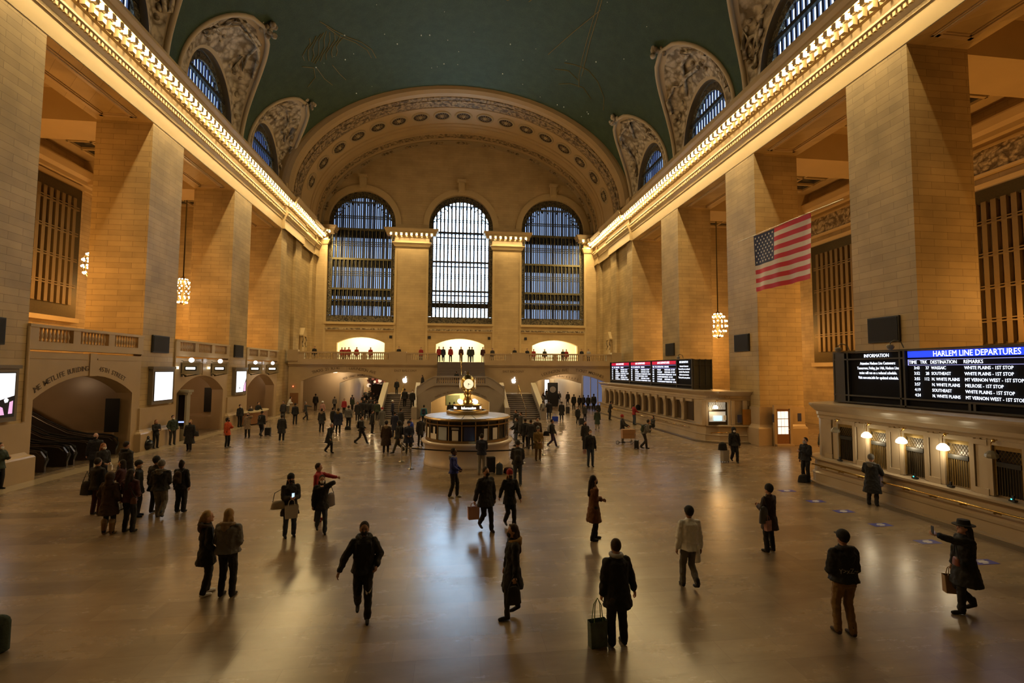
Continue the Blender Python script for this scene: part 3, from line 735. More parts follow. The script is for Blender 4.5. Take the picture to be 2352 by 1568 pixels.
# speakers and small black boxes ------------------------------------
def speaker(label, loc, w_, h, rz, cat='loudspeaker', name='wall_loudspeaker', group=None):
    root = thing(name, label, cat, loc, rz, group)
    m = MB(); m.box(-w_/2, .14, -h/2, w_/2, .24, h/2); m.build('cabinet', BLACK, root, .015)
    g = MB(); g.box(-w_/2+.06, .12, -h/2+.06, w_/2-.06, .14, h/2-.06); g.build('grille_cloth', plain('grille_cloth', (.022,.022,.026), .85), root)
    return root
g_ = 'black square loudspeakers on the piers'
speaker('large black square loudspeaker cut by the left edge of the picture', (-HW+.24, 20.3, 6.0), 1.35, 1.05, pi/2, group=g_)
speaker('black square loudspeaker on the pier above the blank white screen', (-HW+.24, 31.1, 6.02), 1.65, 1.02, pi/2, group=g_)
speaker('small black square loudspeaker on the third left pier above the pink and white screen', (-HW+.24, 41.7, 6.0), 1.6, 1.0, pi/2, group=g_)
speaker('large black square loudspeaker on the pier above the departures board at right', (HW-.24, 19.45, 6.5), 1.6, 1.15, -pi/2, group=g_)
speaker('black square loudspeaker on the pier below the flag', (HW-.24, 30.2, 6.5), 1.65, 1.15, -pi/2, group=g_)
speaker('small black square loudspeaker above the red headed boards', (HW-.24, 41.0, 6.5), 1.7, 1.1, -pi/2, group=g_)
for i, x in enumerate((-8.9, -4.0, 3.75, 8.6)):
    speaker(['small dark box on the east wall, leftmost of four', 'small dark box on the east wall, just left of the central doorway', 'small dark box on the east wall, just right of the central doorway', 'small dark box on the east wall, rightmost of four'][i], (x, YE-.24, 8.75), .34, .36, 0, 'wall box', 'wall_box', 'dark boxes beside the store doorways')

for s_, y_, lb2 in ((-1, 58.2, 'small stone door surround with a pointed top high on the left end wall'), (1, 57.4, 'small stone door surround with a pointed top high on the right end wall')):
    r_ = thing('stone_aedicule', lb2, 'stone ornament', (s_*18.55, y_, 5.45), 0, 'stone door surrounds above the east balcony'); d_ = -s_
    m = MB(); m.box(0, -.42, 0, d_*.45, .42, 2.9); m.prism([(-.6,2.9),(.6,2.9),(.6,3.05),(0,3.9),(-.6,3.05)], 'x', 0, d_*.6); m.build('surround', STONE_P, r_)
    m = MB(); m.smooth = True
    for q in (-1, 1): m.tube([(d_*.5, q*.55, 2.9), (d_*.62, q*.62, 2.5), (d_*.5, q*.5, 2.1), (d_*.6, q*.62, 1.7)], .07, 6)
    m.build('scroll_brackets', ORN, r_)
# ------------------------------------------------------------------ cornice bulbs
bm_ = MB(); bm_.smooth = True; bm_.ball((0, 0, 0), .10, 10, 7); BULBME = bm_.mesh('cornice_bulb', BULB)
bc_ = MB(); bc_.lathe([(.03,.07),(.055,.10),(.055,.17),(.0,.17)], n=8); CAPME = bc_.mesh('bulb_socket', BRASS)
def bulb(x, y, z, label, group):
    o = bpy.data.objects.new('cornice_bulb', BULBME); link(o); o.location = (x, y, z)
    tag(o, label, 'light bulb', group)
    c = bpy.data.objects.new('bulb_socket', CAPME); link(c, o); return o
for s, side in ((-1, 'left'), (1, 'right')):
    y = -13.6+.305
    while y < YE-.9:
        if y > 16: bulb(s*(HW-.93)-s*(.28 if y > ENDY[s] else 0), y, 21.33, 'bare glowing bulb between the brackets of the %s hand cornice' % side, 'bulbs along the %s cornice' % side)
        y += .55
for q, (a, b) in enumerate(((-18.6,-16.95),(-8.6,-4.22),(4.1,8.05),(16.55,18.6))):
    a2, b2 = a+.05, b-.05; n = max(2, int((b2-a2+1.6)/.62))
    for i in range(n):
        xx = a2-.75+(b2-a2+1.5)*(i+.5)/n
        if abs(xx) > 17.2: continue
        nm = ('left corner capital', 'capital left of the middle window', 'capital right of the middle window', 'right corner capital')[q]
        bulb(xx, YE-1.0, 21.92, 'bare glowing bulb under the '+nm, 'bulbs of the '+nm)
# ------------------------------------------------------------------ stairs in the middle
STEPM = plain('stair_marble', (.26,.22,.20), .35, var=.2, scale=3); RISER = plain('stair_riser', (.12,.10,.095), .45)
GREY = plain('stair_grey_marble', (.36,.31,.26), .28, var=.12, scale=1.5)
def flight(name, label, x0, x1, ya, za, yb, zb, n):
    root = thing(name, label, 'stairs', ((x0+x1)/2, ya, za)); w = (x1-x0)/2; L = (yb-ya)/n; h = (zb-za)/n
    m = MB()
    for i in range(n):
        m.cur = 1; m.box(-w, i*L, i*h-za*0-(za if i == 0 else 0)*0-.02, w, (yb-ya), (i+1)*h-.05); m.cur = 0; m.box(-w, i*L-.03, (i+1)*h-.05, w, (i+1)*L+.01, (i+1)*h)
    m.build('steps', [STEPM, RISER], root); return root
fl1 = flight('stair_flight', 'upper staircase flight rising to the central store doorway', -2.6, 2.5, 50.3, 3.05, 54.0, 5.45, 15)
fl2 = flight('stair_flight', 'lower left staircase flight rising from the floor beside the pale sloping wall', -7.45, -4.45, 46.0, 0, 50.6, 2.1, 13)
fl3 = flight('stair_flight', 'lower right staircase flight rising from the floor, empty of people at the top', 4.15, 7.3, 45.0, 0, 50.6, 2.1, 13)
OLDB = plain('dull_bronze', (.14,.085,.035), .5, .6, var=.2)
def rail(name, label, segs, r=.035, posts=(), group=None):
    root = thing(name, label, 'handrail', segs[0], 0, group); b = Vector(segs[0]); m = MB(); m.smooth = True
    m.tube([Vector(p)-b for p in segs], r, 8); m.build('bar', BRASS, root)
    for p, h in posts:
        q = MB(); q.tube([Vector(p)-b, Vector(p)-b+Vector((0, 0, h))], r*.8, 6); q.build('post', BRASS, root)
    return root
rg = 'brass stair handrails'
rail('stair_handrail', 'brass handrail up the middle of the upper flight', [(-.05,50.0,3.95),(-.05,50.3,4.05),(-.05,54,6.4)], .035, [((-.05,50.3,3.1), .95), ((-.05,53.9,5.45), .95)], rg)
rail('stair_handrail', 'brass handrail dividing the lower left flight', [(-5.9,45.9,.95),(-5.9,50.6,3.05)], .035, [((-5.9,46.0,0), .95), ((-5.9,50.5,2.1), .95)], rg)
rail('stair_handrail', 'brass handrail dividing the lower right flight', [(5.9,44.9,.95),(5.9,50.6,3.05)], .035, [((5.9,45.0,0), .95), ((5.9,50.5,2.1), .95)], rg)
w = MB()
# central landing and side landings
w.box(-4.3, 46.9, 2.5, 4.1, 50.35, 3.05); w.box(-4.3, 50.2, 0, 4.1, 50.35, 2.6); w.box(-4.3, 47.0, 0, -4.1, 50.3, 2.6); w.box(3.9, 47.0, 0, 4.1, 50.3, 2.6); w.box(-2.6, 50.3, 0, 2.5, 54.05, 3.0)
w.box(-7.6, 50.6, 0, -4.3, 54.1, 2.1); w.box(4.1, 50.6, 0, 7.45, 54.1, 2.1)
for i in range(6):
    w.box(-4.3+i*.28, 50.35, 2.1, -2.55, 54.05, 2.1+(i+1)*.158); w.box(4.1-i*.28, 50.35, 2.1, 2.45, 54.05, 2.1+(i+1)*.158)
for xa, xb, ya in ((-4.62,-4.3,46.0), (4.0,4.3,45.2)):
    w.prism([(ya,.0),(ya,1.05),(50.6,3.15),(50.6,0)], 'x', xa, xb)
struct('wall_landing', w, GREY)
cw = MB(); Pc = lambda u, z, d: (u, 46.6+d, z)
ao = dict(u0=-2.95, u1=2.6, zb=0, zs=1.5, rise=.85, seg=1)
arch_wall(cw, Pc, -4.3, 4.0, 0, 2.15, [], .5, 18) if False else None
n = 24
def topz(u): 
    a = (abs(u+.15)-2.5)/1.75
    return 3.1 if a <= 0 else 3.1-1.15*min(1, a)**1.3
us = [-4.3+8.3*i/n for i in range(n+1)]
def archlow(u): return arcz(u, ao) if ao['u0'] < u < ao['u1'] else 0
uu_l = sorted(set(us+[ao['u0']-.001, ao['u0']+.001, ao['u1']-.001, ao['u1']+.001]))
for a, b in zip(uu_l[:-1], uu_l[1:]): cw.quad((a,46.6,archlow(a)), (b,46.6,archlow(b)), (b,46.6,topz(b)), (a,46.6,topz(a)))
for a, b in zip(uu_l[:-1], uu_l[1:]):
    if archlow(a) > 0 or archlow(b) > 0: cw.quad((a,46.6,archlow(a)), (b,46.6,archlow(b)), (b,47.5,archlow(b)), (a,47.5,archlow(a)))
cw.box(ao['u0']-.01, 46.6, 0, ao['u0'], 47.5, 1.5); cw.box(ao['u1'], 46.6, 0, ao['u1']+.01, 47.5, 1.5)
cw.box(-4.3, 46.6, 0, -4.2, 50.4, 1.95); cw.box(3.95, 46.6, 0, 4.0, 50.4, 1.95)
struct('wall_stair_front', cw, GREY)
nw = MB(); nw.box(-3.6, 47.49, 0, 3.3, 47.495, .01)
WARMW = plain('warm_niche_wall', (.62,.47,.27), .6, var=.06)
nc = MB(); nc.box(-4.1, 50.1, 0, 3.9, 50.2, 2.5); nc.box(-4.1, 47.5, 0, -4.0, 50.2, 2.5); nc.box(3.8, 47.5, 0, 3.9, 50.2, 2.5); nc.box(-4.1, 47.0, 2.45, 3.9, 50.2, 2.5); struct('wall_niche', nc, WARMW)
# balustrade of the landing: straight middle, falling sides
root = thing('landing_balustrade', 'carved stone balustrade curving round the middle stair landing above the clock', 'balustrade')
m = MB(); m.box(-2.6, 46.45, 3.1, 2.3, 46.85, 3.3); m.box(-2.65, 46.42, 3.84, 2.35, 46.88, 3.98)
for sg, xa, xb in ((-1, -2.6, -4.35), (1, 2.3, 4.05)):
    k = 10
    for i in range(k):
        a = i/k; b = (i+1)/k; ua = xa+(xb-xa)*a; ub = xa+(xb-xa)*b; ya = 46.45+.5*a*a; yb2 = 46.45+.5*b*b
        za = topz(ua); zb2 = topz(ub); m.add([(ua,ya,za-.02),(ub,yb2,zb2-.02),(ub,yb2,zb2+.86),(ua,ya,za+.86),(ua,ya+.36,za-.02),(ub,yb2+.36,zb2-.02),(ub,yb2+.36,zb2+.86),(ua,ya+.36,za+.86)], [(0,1,2,3),(4,7,6,5),(3,2,6,7),(0,4,5,1)])
        m.add([(ua,ya-.05,za+.78),(ub,yb2-.05,zb2+.78),(ub,yb2-.05,zb2+.88),(ua,ya-.05,za+.88),(ua,ya+.4,za+.88),(ub,yb2+.4,zb2+.88)], [(0,1,2,3),(3,2,5,4)])
for x in (-2.6, 2.3): m.box(x-.12, 46.45, 3.1, x+.12, 46.85, 3.9)
m.build('rail_and_panels', GREY, root)
for i in range(22):
    o = bpy.data.objects.new('baluster', BAL); link(o, root); o.location = (-2.42+4.55*(i+.5)/22, 46.65, 3.29); o.scale = (1.05, 1.05, .93)
# sloping pale walls beside the flights
for nm, lb, x0, x1, y0 in (('stair_parapet', 'pale sloping stone parapet on the outer left of the lower left stairs', -7.9, -7.5, 46.0), ('stair_parapet', 'pale sloping stone parapet between the lower left stairs and the arch', -4.62, -4.3, 45.9), ('stair_parapet', 'pale sloping stone parapet between the arch and the lower right stairs', 4.0, 4.32, 45.1), ('stair_parapet', 'pale sloping stone parapet on the outer right of the lower right stairs', 7.35, 7.75, 45.0)):
    m = MB(); m.prism([(y0,0),(y0,.95),(y0+.5,1.0),(50.8,3.15),(50.8,0)], 'x', x0, x1); m.cur = 1; m.prism([(y0-.05,.95),(y0-.05,1.05),(y0+.45,1.1),(50.8,3.27),(50.8,3.14),(y0+.5,1.0)], 'x', x0-.05, x1+.05)
    m.cur = 0; m.box(x0-.08, y0-.25, 0, x1+.08, y0+.2, 1.1)
    tag(m.build(nm, [GREY, GLEDGE]), lb, 'parapet', 'sloping parapets of the stairs')
# pictures and panels in the niche
m = MB(); m.box(-1.6, 50.03, 1.0, -.2, 50.09, 2.0); tag(m.build('green_poster', plain('dull_green_poster', (.12,.14,.07), .6, var=.3, scale=3)), 'dull green poster on the lit wall inside the stair arch', 'poster')
# ------------------------------------------------------------------ writing carved on the walls
def place(o, label, grp=None): return tag(o, label, 'lettering', grp)
Pe2 = lambda u, z, d: (u, YB-.012-d, z)
zl = lambda u: arcz(u, ops[0])+.22 if -17 < u < -8.2 else 4; zr = lambda u: arcz(u, ops[1])+.22
place(arc_text('carved_lettering', 'TRACKS 21 TO 41', Pe2, -15.8, -13.0, zl, .44), 'carved words TRACKS 21 TO 41 over the left east arch')
place(arc_text('carved_lettering', 'LEXINGTON AVE', Pe2, -12.1, -9.3, zl, .44), 'carved words LEXINGTON AVE over the left east arch')
place(arc_text('carved_lettering', 'LEXINGTON AVE', Pe2, 9.1, 12.1, zr, .44), 'carved words LEXINGTON AVE over the right east arch')
place(arc_text('carved_lettering', 'TICKET MACHINES', Pe2, 13.0, 16.2, zr, .44), 'carved words TICKET MACHINES over the right east arch')
place(text('carved_lettering', 'EAST BALCONY', (-6.07, YB-.01, 4.45), .34, ENGR, bold=0), 'carved words EAST BALCONY left of the staircase')
place(text('carved_lettering', 'EAST BALCONY', (5.82, YB-.01, 4.42), .34, ENGR, bold=0), 'carved words EAST BALCONY right of the staircase')
Pe3 = lambda u, z, d: (u, 46.59-d, z)
zc = lambda u: arcz(u, ao)+.1
place(arc_text('carved_lettering', 'TRACKS 100 TO 117', Pe3, -2.55, -.85, zc, .22), 'small carved track numbers on the left over the stair arch')
place(arc_text('carved_lettering', 'LOWER LEVEL', Pe3, 1.0, 2.3, zc, .22), 'small carved words on the right over the stair arch')
b1 = dict(u0=22.07+.45, u1=29.47-.65, zs=3.25, rise=.98, seg=1)
Pl2 = lambda u, z, d: (-HW+.012+d, u, z)
zb1 = lambda u: arcz(u, b1)+.16
place(arc_text('carved_lettering', 'THE METLIFE BUILDING', Pl2, 22.5, 25.5, lambda u: zb1(max(u, 22.6)), .33), 'large carved words THE METLIFE BUILDING curving over the moving stairs')
place(arc_text('carved_lettering', '45TH STREET', Pl2, 26.2, 28.1, zb1, .33), 'large carved words 45TH STREET curving over the moving stairs')
# lit apple shaped logos
APL = emis('logo_white', (.95,.97,1), 4.5)
def apple(x, z, label):
    pts = []
    for i in range(40):
        t_ = 2*pi*i/40; rx = .27*(1+.05*cos(2*t_)); X_ = rx*sin(t_); Z_ = .27*cos(t_)*(1.0)
        if Z_ > .17: Z_ -= .06*(1-abs(X_)/.14) if abs(X_) < .14 else 0
        if Z_ < -.2: Z_ += .035*(1-abs(X_)/.09) if abs(X_) < .09 else 0
        if X_ > .14 and -.06 < Z_ < .16: X_ = X_-.10*(1-((Z_-.05)/.11)**2)
        pts.append((x+X_*(1-.12*(Z_ < 0)), z+Z_))
    m = MB(); m.prism(pts, 'y', YB-.06, YB-.01)
    lf = [(x+.02+.0, z+.27), (x+.03, z+.37), (x+.12, z+.45), (x+.14, z+.36), (x+.09, z+.29)]
    m.prism(lf, 'y', YB-.06, YB-.01); tag(m.build('lit_logo', APL), label, 'illuminated logo')
apple(-6.12, 3.4, 'glowing white apple shaped logo on the wall left of the staircase'); apple(5.87, 3.38, 'glowing white apple shaped logo on the wall right of the staircase')
# ------------------------------------------------------------------ east passages under the balcony
for sg, nm, lb in ((-1, 'passage_north', 0), (1, 'passage_south', 0)):
    m = MB(); xa, xb = (-18.3, -7.9) if sg < 0 else (7.9, 18.3)
    m.box(xa-.1, YB+.9, 0, xa, 98, 5.0); m.box(xb, YB+.9, 0, xb+.1, 98, 5.0)
    o2 = dict(u0=-13.9, u1=-8.3, zb=0, zs=3.0, rise=.62, seg=1) if sg < 0 else dict(u0=8.3, u1=14.7, zb=0, zs=3.0, rise=.6, seg=1)
    P3 = lambda u, z, d: (u, 58.0+d, z)
    arch_wall(m, P3, xa, xb, 0, 5, [o2], .8, 16)
    m.box(xa, YB+.9, 4.75, xb, 58, 4.95); m.box(o2['u0']-.3, 58.8, 0, o2['u0']-.2, 98, 4.6) ; m.box(o2['u1']+.2, 58.8, 0, o2['u1']+.3, 98, 4.6)
    m.box(xa, 58.8, 4.3, xb, 98, 4.4); m.box(xa, 97, 0, xb, 97.2, 5)
    struct('wall_'+nm, m, plain('passage_stone', (.50,.40,.27), .45, var=.1, scale=1))
    z2 = lambda u: arcz(u, o2)+.12
    P4 = lambda u, z, d: (u, 57.99-d, z)
    if sg < 0: place(arc_text('carved_lettering', '42ND STREET PASSAGE - SUBWAY 4 5 6 7 S', P4, -13.5, -8.6, z2, .34), 'carved words about the street passage and subway in the left inner arch')
    else: place(arc_text('carved_lettering', 'STREET PASSAGE - SUBWAY 4 5 6 7 S', P4, 8.7, 14.3, z2, .34), 'carved words about the street passage and subway in the right inner arch')
# shop fronts and doors deep in the passages
def lit_panel(name, label, cat, box, mat, frame=None, fm=None):
    root = thing(name, label, cat, ((box[0]+box[3])/2, box[1], box[2])); c = Vector(((box[0]+box[3])/2, box[1], box[2]))
    m = MB(); m.box(box[0]-c.x, 0, 0, box[3]-c.x, box[4]-c.y, box[5]-c.z); m.build('panel', mat, root)
    if frame:
        w_, d_ = (box[3]-box[0])/2, frame; f_ = MB(); h_ = box[5]-box[2]
        f_.box(-w_-d_, -.03, -d_, -w_, .08, h_+d_); f_.box(w_, -.03, -d_, w_+d_, .08, h_+d_); f_.box(-w_, -.03, h_, w_, .08, h_+d_)
        f_.build('frame', fm or BRONZE, root)
    return root
lit_panel('glazed_door', 'narrow arched bronze door with bluish panes inside the left east arch', 'door', (-13.0,74.9,.2,-11.9,75,2.6), emis('bluish_panes', (.45,.6,.9), .9), .12, BRONZE)
lit_panel('passage_wall_panel', 'brown red wooden panel by the left corner of the east wall', 'panel', (-18.05,53.93,.9,-17.2,53.98,2.05), WOOD)
o = MB(); o.ball((-17.75, 53.9, 2.75), .05, 8, 6); tag(o.build('red_lamp', emis('red_glow', (1, .12, .05), 8)), 'tiny red signal lamp above the wooden panel', 'lamp')
RR = random.Random(5)
dk = MB()
for i in range(230):
    x = RR.uniform(-12.6, -9.2); y = RR.uniform(68, 74); z = RR.uniform(2.3, 4.2); r_ = RR.uniform(.08, .32); dk.cur = RR.choice((0, 0, 1, 2, 3)); dk.ball((x, y, z), r_, 6, 4)
tag(dk.build('hanging_decorations', [plain('deco_dark', (.03,.015,.012), .5), plain('deco_red', (.35,.02,.02), .4), emis('deco_glint', (1,.75,.5), .8), plain('deco_pink', (.5,.2,.18), .4)]), 'mass of dark and red hanging decorations far down the left passage', 'decoration', kind='stuff')
lit_panel('dark_kiosk', 'tall dark glass kiosk standing in the left passage', 'kiosk', (-10.9,62.0,.1,-9.6,62.9,2.7), plain('kiosk_glass', (.025,.022,.02), .15), .06, BLACK)
lit_panel('poster_kiosk', 'black freestanding poster kiosk with a pale round design in the right passage', 'kiosk', (10.9,59.6,.05,12.1,60.0,3.0), BLACK, .05, BLACK)
o = MB(); o.lathe([(0.0,0),(.38,0),(.40,.01)], n=20); q = o.build('poster_art', plain('pale_poster_art', (.35,.33,.3), .5, var=.6, scale=14)); q.location = (11.5,59.56,2.2); q.rotation_euler = (pi/2,0,0); tag(q, 'pale round artwork on the black poster kiosk', 'poster')
lit_panel('shop_window', 'tall arched shop window with a bluish glow just inside the right east arch', 'shop window', (14.95,57.9,.3,17.6,57.95,3.9), emis('bluish_shop_glass', (.35,.42,.75), .28), .14, WHITE)
for x in (15.85, 16.75): m = MB(); m.box(x-.05, 57.8, .3, x+.05, 57.9, 3.9); tag(m.build('shop_window_mullion', WHITE), 'pale upright bar of the bluish shop window, '+('left' if x < 16 else 'right'), 'mullion')
lit_panel('lit_storefront', 'bright pale shop front far down the right passage, left part', 'shop front', (8.6,84.9,.1,11.0,85,3.6), emis('pale_shop_light', (1,.88,.6), 1.4), .1, WOOD)
lit_panel('lit_storefront', 'bright white shop doorway far down the right passage', 'shop front', (13.4,74.9,.1,14.1,75,3.1), emis('white_shop_light', (1,.95,.85), 2.6), .1, WOOD)
lit_panel('hanging_banner', 'dark teal banner hanging at the left of the right passage', 'banner', (9.6,80,2.0,10.5,80.05,3.9), plain('teal_cloth', (.02,.10,.11), .7))
for (x, y, z, lb) in ((-11.6,66,3.9,'in the left passage, nearest'),(-10.2,74,3.95,'in the left passage, first of a pair'),(-9.6,74,3.95,'in the left passage, second of a pair'),(10.6,66,3.9,'in the right passage, left'),(13.6,66,3.9,'in the right passage, right')):
    o = MB(); o.ball((0, 0, 0), .16, 10, 7); q = o.build('ceiling_lamp', emis('warm_globe', (1,.85,.6), 9)); q.location = (x, y, z); tag(q, 'small glowing globe lamp '+lb, 'lamp')
# ------------------------------------------------------------------ information booth and clock
IX, IY = -.17, 24.85
GOLD = plain('polished_brass', (.52,.35,.12), .28, 1.0, var=.1); GLASSD = plain('dark_booth_glass', (.02,.018,.015), .08)
ROOFP = plain('booth_roof_panels', (.60,.57,.54), .4, var=.1); FROST = emis('clock_opal', (1,.84,.52), 1.15)
root = thing('information_booth', 'round marble information booth with brass framed windows in mid floor', 'booth', (IX, IY, 0))
m = MB(); m.smooth = True; m.lathe([(2.16,0),(2.16,.12),(2.12,.16),(2.12,.92),(2.16,.98),(2.27,1.04),(2.30,1.09),(2.30,1.15),(2.0,1.16)], n=64); m.build('marble_counter', plain('booth_marble', (.62,.53,.45), .22, var=.15, scale=2), root)
m = MB(); m.lathe([(2.06,1.15),(2.10,1.17),(2.10,1.27),(2.0,1.29)], n=48); m.lathe([(2.02,1.95),(2.10,1.97),(2.10,2.02),(2.02,2.03)], n=48); m.lathe([(2.0,2.16),(2.16,2.18),(2.18,2.24),(2.12,2.3),(2.0,2.31)], n=48)
NB = 20
for i in range(NB):
    a = 2*pi*(i+.5)/NB; m.tube([(2.05*cos(a),2.05*sin(a),1.2), (2.05*cos(a),2.05*sin(a),2.2)], .03, 6)
m.build('brass_frame', plain('aged_brass', (.30,.20,.09), .38, .85, var=.2), root)
m = MB(); m.lathe([(2.0,1.2),(2.0,1.97)], n=40); m.build('glazing', GLASSD, root)
m = MB(); m.lathe([(2.0,1.98),(2.02,2.18)], n=40); m.build('dark_band', BLACK, root)
m = MB()
for i in range(NB):
    a0, a1 = 2*pi*(i+.5)/NB+.012, 2*pi*(i+1.5)/NB-.012
    m.add([(2.12*cos(a0),2.12*sin(a0),2.31),(2.12*cos(a1),2.12*sin(a1),2.31),(.8*cos(a1),.8*sin(a1),2.40),(.8*cos(a0),.8*sin(a0),2.40)], [(0,1,2,3)])
m.cur = 1; m.lathe([(2.1,2.29),(.8,2.385),(0,2.385)], n=40); m.build('roof_panels', [ROOFP, BLACK], root)
paper = plain('white_paper', (.8,.78,.74), .6); mapb = plain('pale_blue_map', (.42,.50,.62), .5, var=.3, scale=2); navy = plain('navy_poster', (.03,.04,.12), .4)
def sheet(a, w_, z0, z1, mat, nm='notice'):
    mm = MB(); r_ = 2.035; n_ = 4
    for i in range(n_):
        t0, t1 = a+w_/r_*(i/n_-.5), a+w_/r_*((i+1)/n_-.5)
        mm.quad((r_*cos(t0),r_*sin(t0),z0), (r_*cos(t1),r_*sin(t1),z0), (r_*cos(t1),r_*sin(t1),z1), (r_*cos(t0),r_*sin(t0),z1))
    mm.build(nm, mat, root)
A = lambda i: -pi/2+2*pi*i/NB
sheet(A(-2)-.02, .50, 1.29, 1.9, mapb, 'map'); sheet(A(-3)-.02, .5, 1.29, 1.55, paper); sheet(A(-3)+.02, .16, 1.5, 1.88, paper); sheet(A(-4), .25, 1.29, 1.8, paper)
sheet(A(-1), .30, 1.29, 1.75, paper); sheet(A(-1), .36, 1.8, 1.9, plain('grey_sign', (.35,.35,.36), .5), 'sign_strip'); sheet(A(0)+.02, .52, 1.29, 1.92, navy, 'poster')
sheet(A(1)+.05, .5, 1.29, 1.48, paper); sheet(A(1)+.10, .2, 1.4, 1.84, paper); sheet(A(2)+.05, .3, 1.3, 1.85, paper)
# clock
root = thing('four_faced_clock', 'glowing brass clock with opal faces on top of the information booth', 'clock', (IX, IY, 2.39)); root.scale = (1.07, 1.07, 1.07)
m = MB(); m.smooth = True; m.lathe([(.98,0),(1.0,.03),(1.0,.14),(.9,.17),(.86,.17)], n=40); m.build('pierced_gallery', plain('gilt_gallery', (.34,.24,.10), .4, .8, var=.3, scale=14), root)
m = MB(); m.smooth = True; m.lathe([(.60,.1),(.68,.14),(.68,.17),(.62,.2),(.62,.38),(.70,.40),(.70,.43),(.3,.48),(.22,.52),(.26,.58),(.16,.72),(.14,.84),(.18,.88),(.2,.92),(.13,.96),(.14,1.0),(.24,1.05),(.28,1.12)], n=28); m.build('pedestal', GOLD, root)
sg_ = MB(); sg_.lathe([(.635,.21),(.635,.37)], n=40); sg_.build('lettering_drum', plain('dark_drum', (.09,.06,.05), .4), root)
def drum_text(body, a0, size, z, mat):
    c = bpy.data.curves.new('t', 'FONT'); c.size = size; c.extrude = .004; c.align_x = 'CENTER'; c.align_y = 'CENTER'; c.offset = .004; c.resolution_u = 2; c.body = body
    o = bpy.data.objects.new('t', c); COL.objects.link(o); me = bpy.data.meshes.new_from_object(o.evaluated_get(bpy.context.evaluated_depsgraph_get())); bpy.data.objects.remove(o)
    for v in me.vertices:
        a = a0+v.co.x/.66; r_ = .645+v.co.z; v.co = (r_*cos(a), r_*sin(a), z+v.co.y)
    me.materials.clear(); me.materials.append(mat); q = bpy.data.objects.new('lit_lettering', me); link(q, root)
LT = emis('lit_letters', (1,.9,.75), 3)
drum_text('Information', -pi/2+.06, .155, .29, LT); drum_text('Information', -pi/2-1.51, .155, .29, LT); drum_text('Information', -pi/2+1.63, .155, .29, LT)
m = MB(); m.smooth = True
m.lathe([(.12,1.08),(.28,1.14),(.355,1.3),(.37,1.42),(.35,1.56),(.27,1.68),(.17,1.76),(.1,1.78)], n=32); m.build('body', GOLD, root)
m = MB(); m.smooth = True; m.lathe([(.30,1.64),(.24,1.72),(.2,1.77),(.1,1.82),(.05,1.85),(.07,1.89),(.03,1.93),(.055,1.97),(0,2.02)], n=20); m.build('finial', plain('dark_gilt', (.16,.13,.06), .35, .9), root)
for q in range(4):
    a = -pi/2+.06+q*pi/2; ca, sa = cos(a), sin(a)
    f_ = MB(); f_.smooth = False
    def FP(u, z, d, ca=ca, sa=sa): return (ca*(.335+d)-sa*u, sa*(.335+d)+ca*u, 1.40+z)
    nn = 32; vs = [FP(.0, 0, .055)]+[FP(.235*cos(2*pi*i/nn), .235*sin(2*pi*i/nn), .035) for i in range(nn)]
    f_.add(vs, [(0, 1+i, 1+(i+1) % nn) for i in range(nn)]); face = f_.build('clock_face', FROST, root)
    g_r = MB(); g_r.smooth = True; g_r.tube([FP(.245*cos(2*pi*i/nn), .245*sin(2*pi*i/nn), .03) for i in range(nn+1)], .018, 6, False); g_r.build('bezel', GOLD, face)
    for nm, an, ln, wd_ in (('hour_hand', -.27, .13, .018), ('minute_hand', pi+.42+pi/2-.0, .19, .012)):
        h_ = MB()
        if nm == 'minute_hand': an = -pi/2-.22
        dx, dz = cos(an), sin(an)
        h_.add([FP(-dx*.03-dz*wd_, -dz*.03+dx*wd_, .07), FP(-dx*.03+dz*wd_, -dz*.03-dx*wd_, .07), FP(dx*ln, dz*ln, .07)], [(0,1,2)]); h_.build(nm, BLACK, face)
    tk = MB()
    for i in range(12):
        t_ = 2*pi*i/12; tk.add([FP(.19*cos(t_-.03), .19*sin(t_-.03), .05), FP(.19*cos(t_+.03), .19*sin(t_+.03), .05), FP(.215*cos(t_), .215*sin(t_), .045)], [(0,1,2)])
    tk.build('hour_marks', plain('amber_marks', (.35,.2,.08), .5), face)
for i in range(4):
    a = -pi/2+pi/4+i*pi/2+.06; m = MB(); m.smooth = True; m.ball((.50*cos(a), .50*sin(a), .56), .105, 14, 10); m.build('globe_lamp', emis('clock_globe', (1,.9,.68), 7), root)
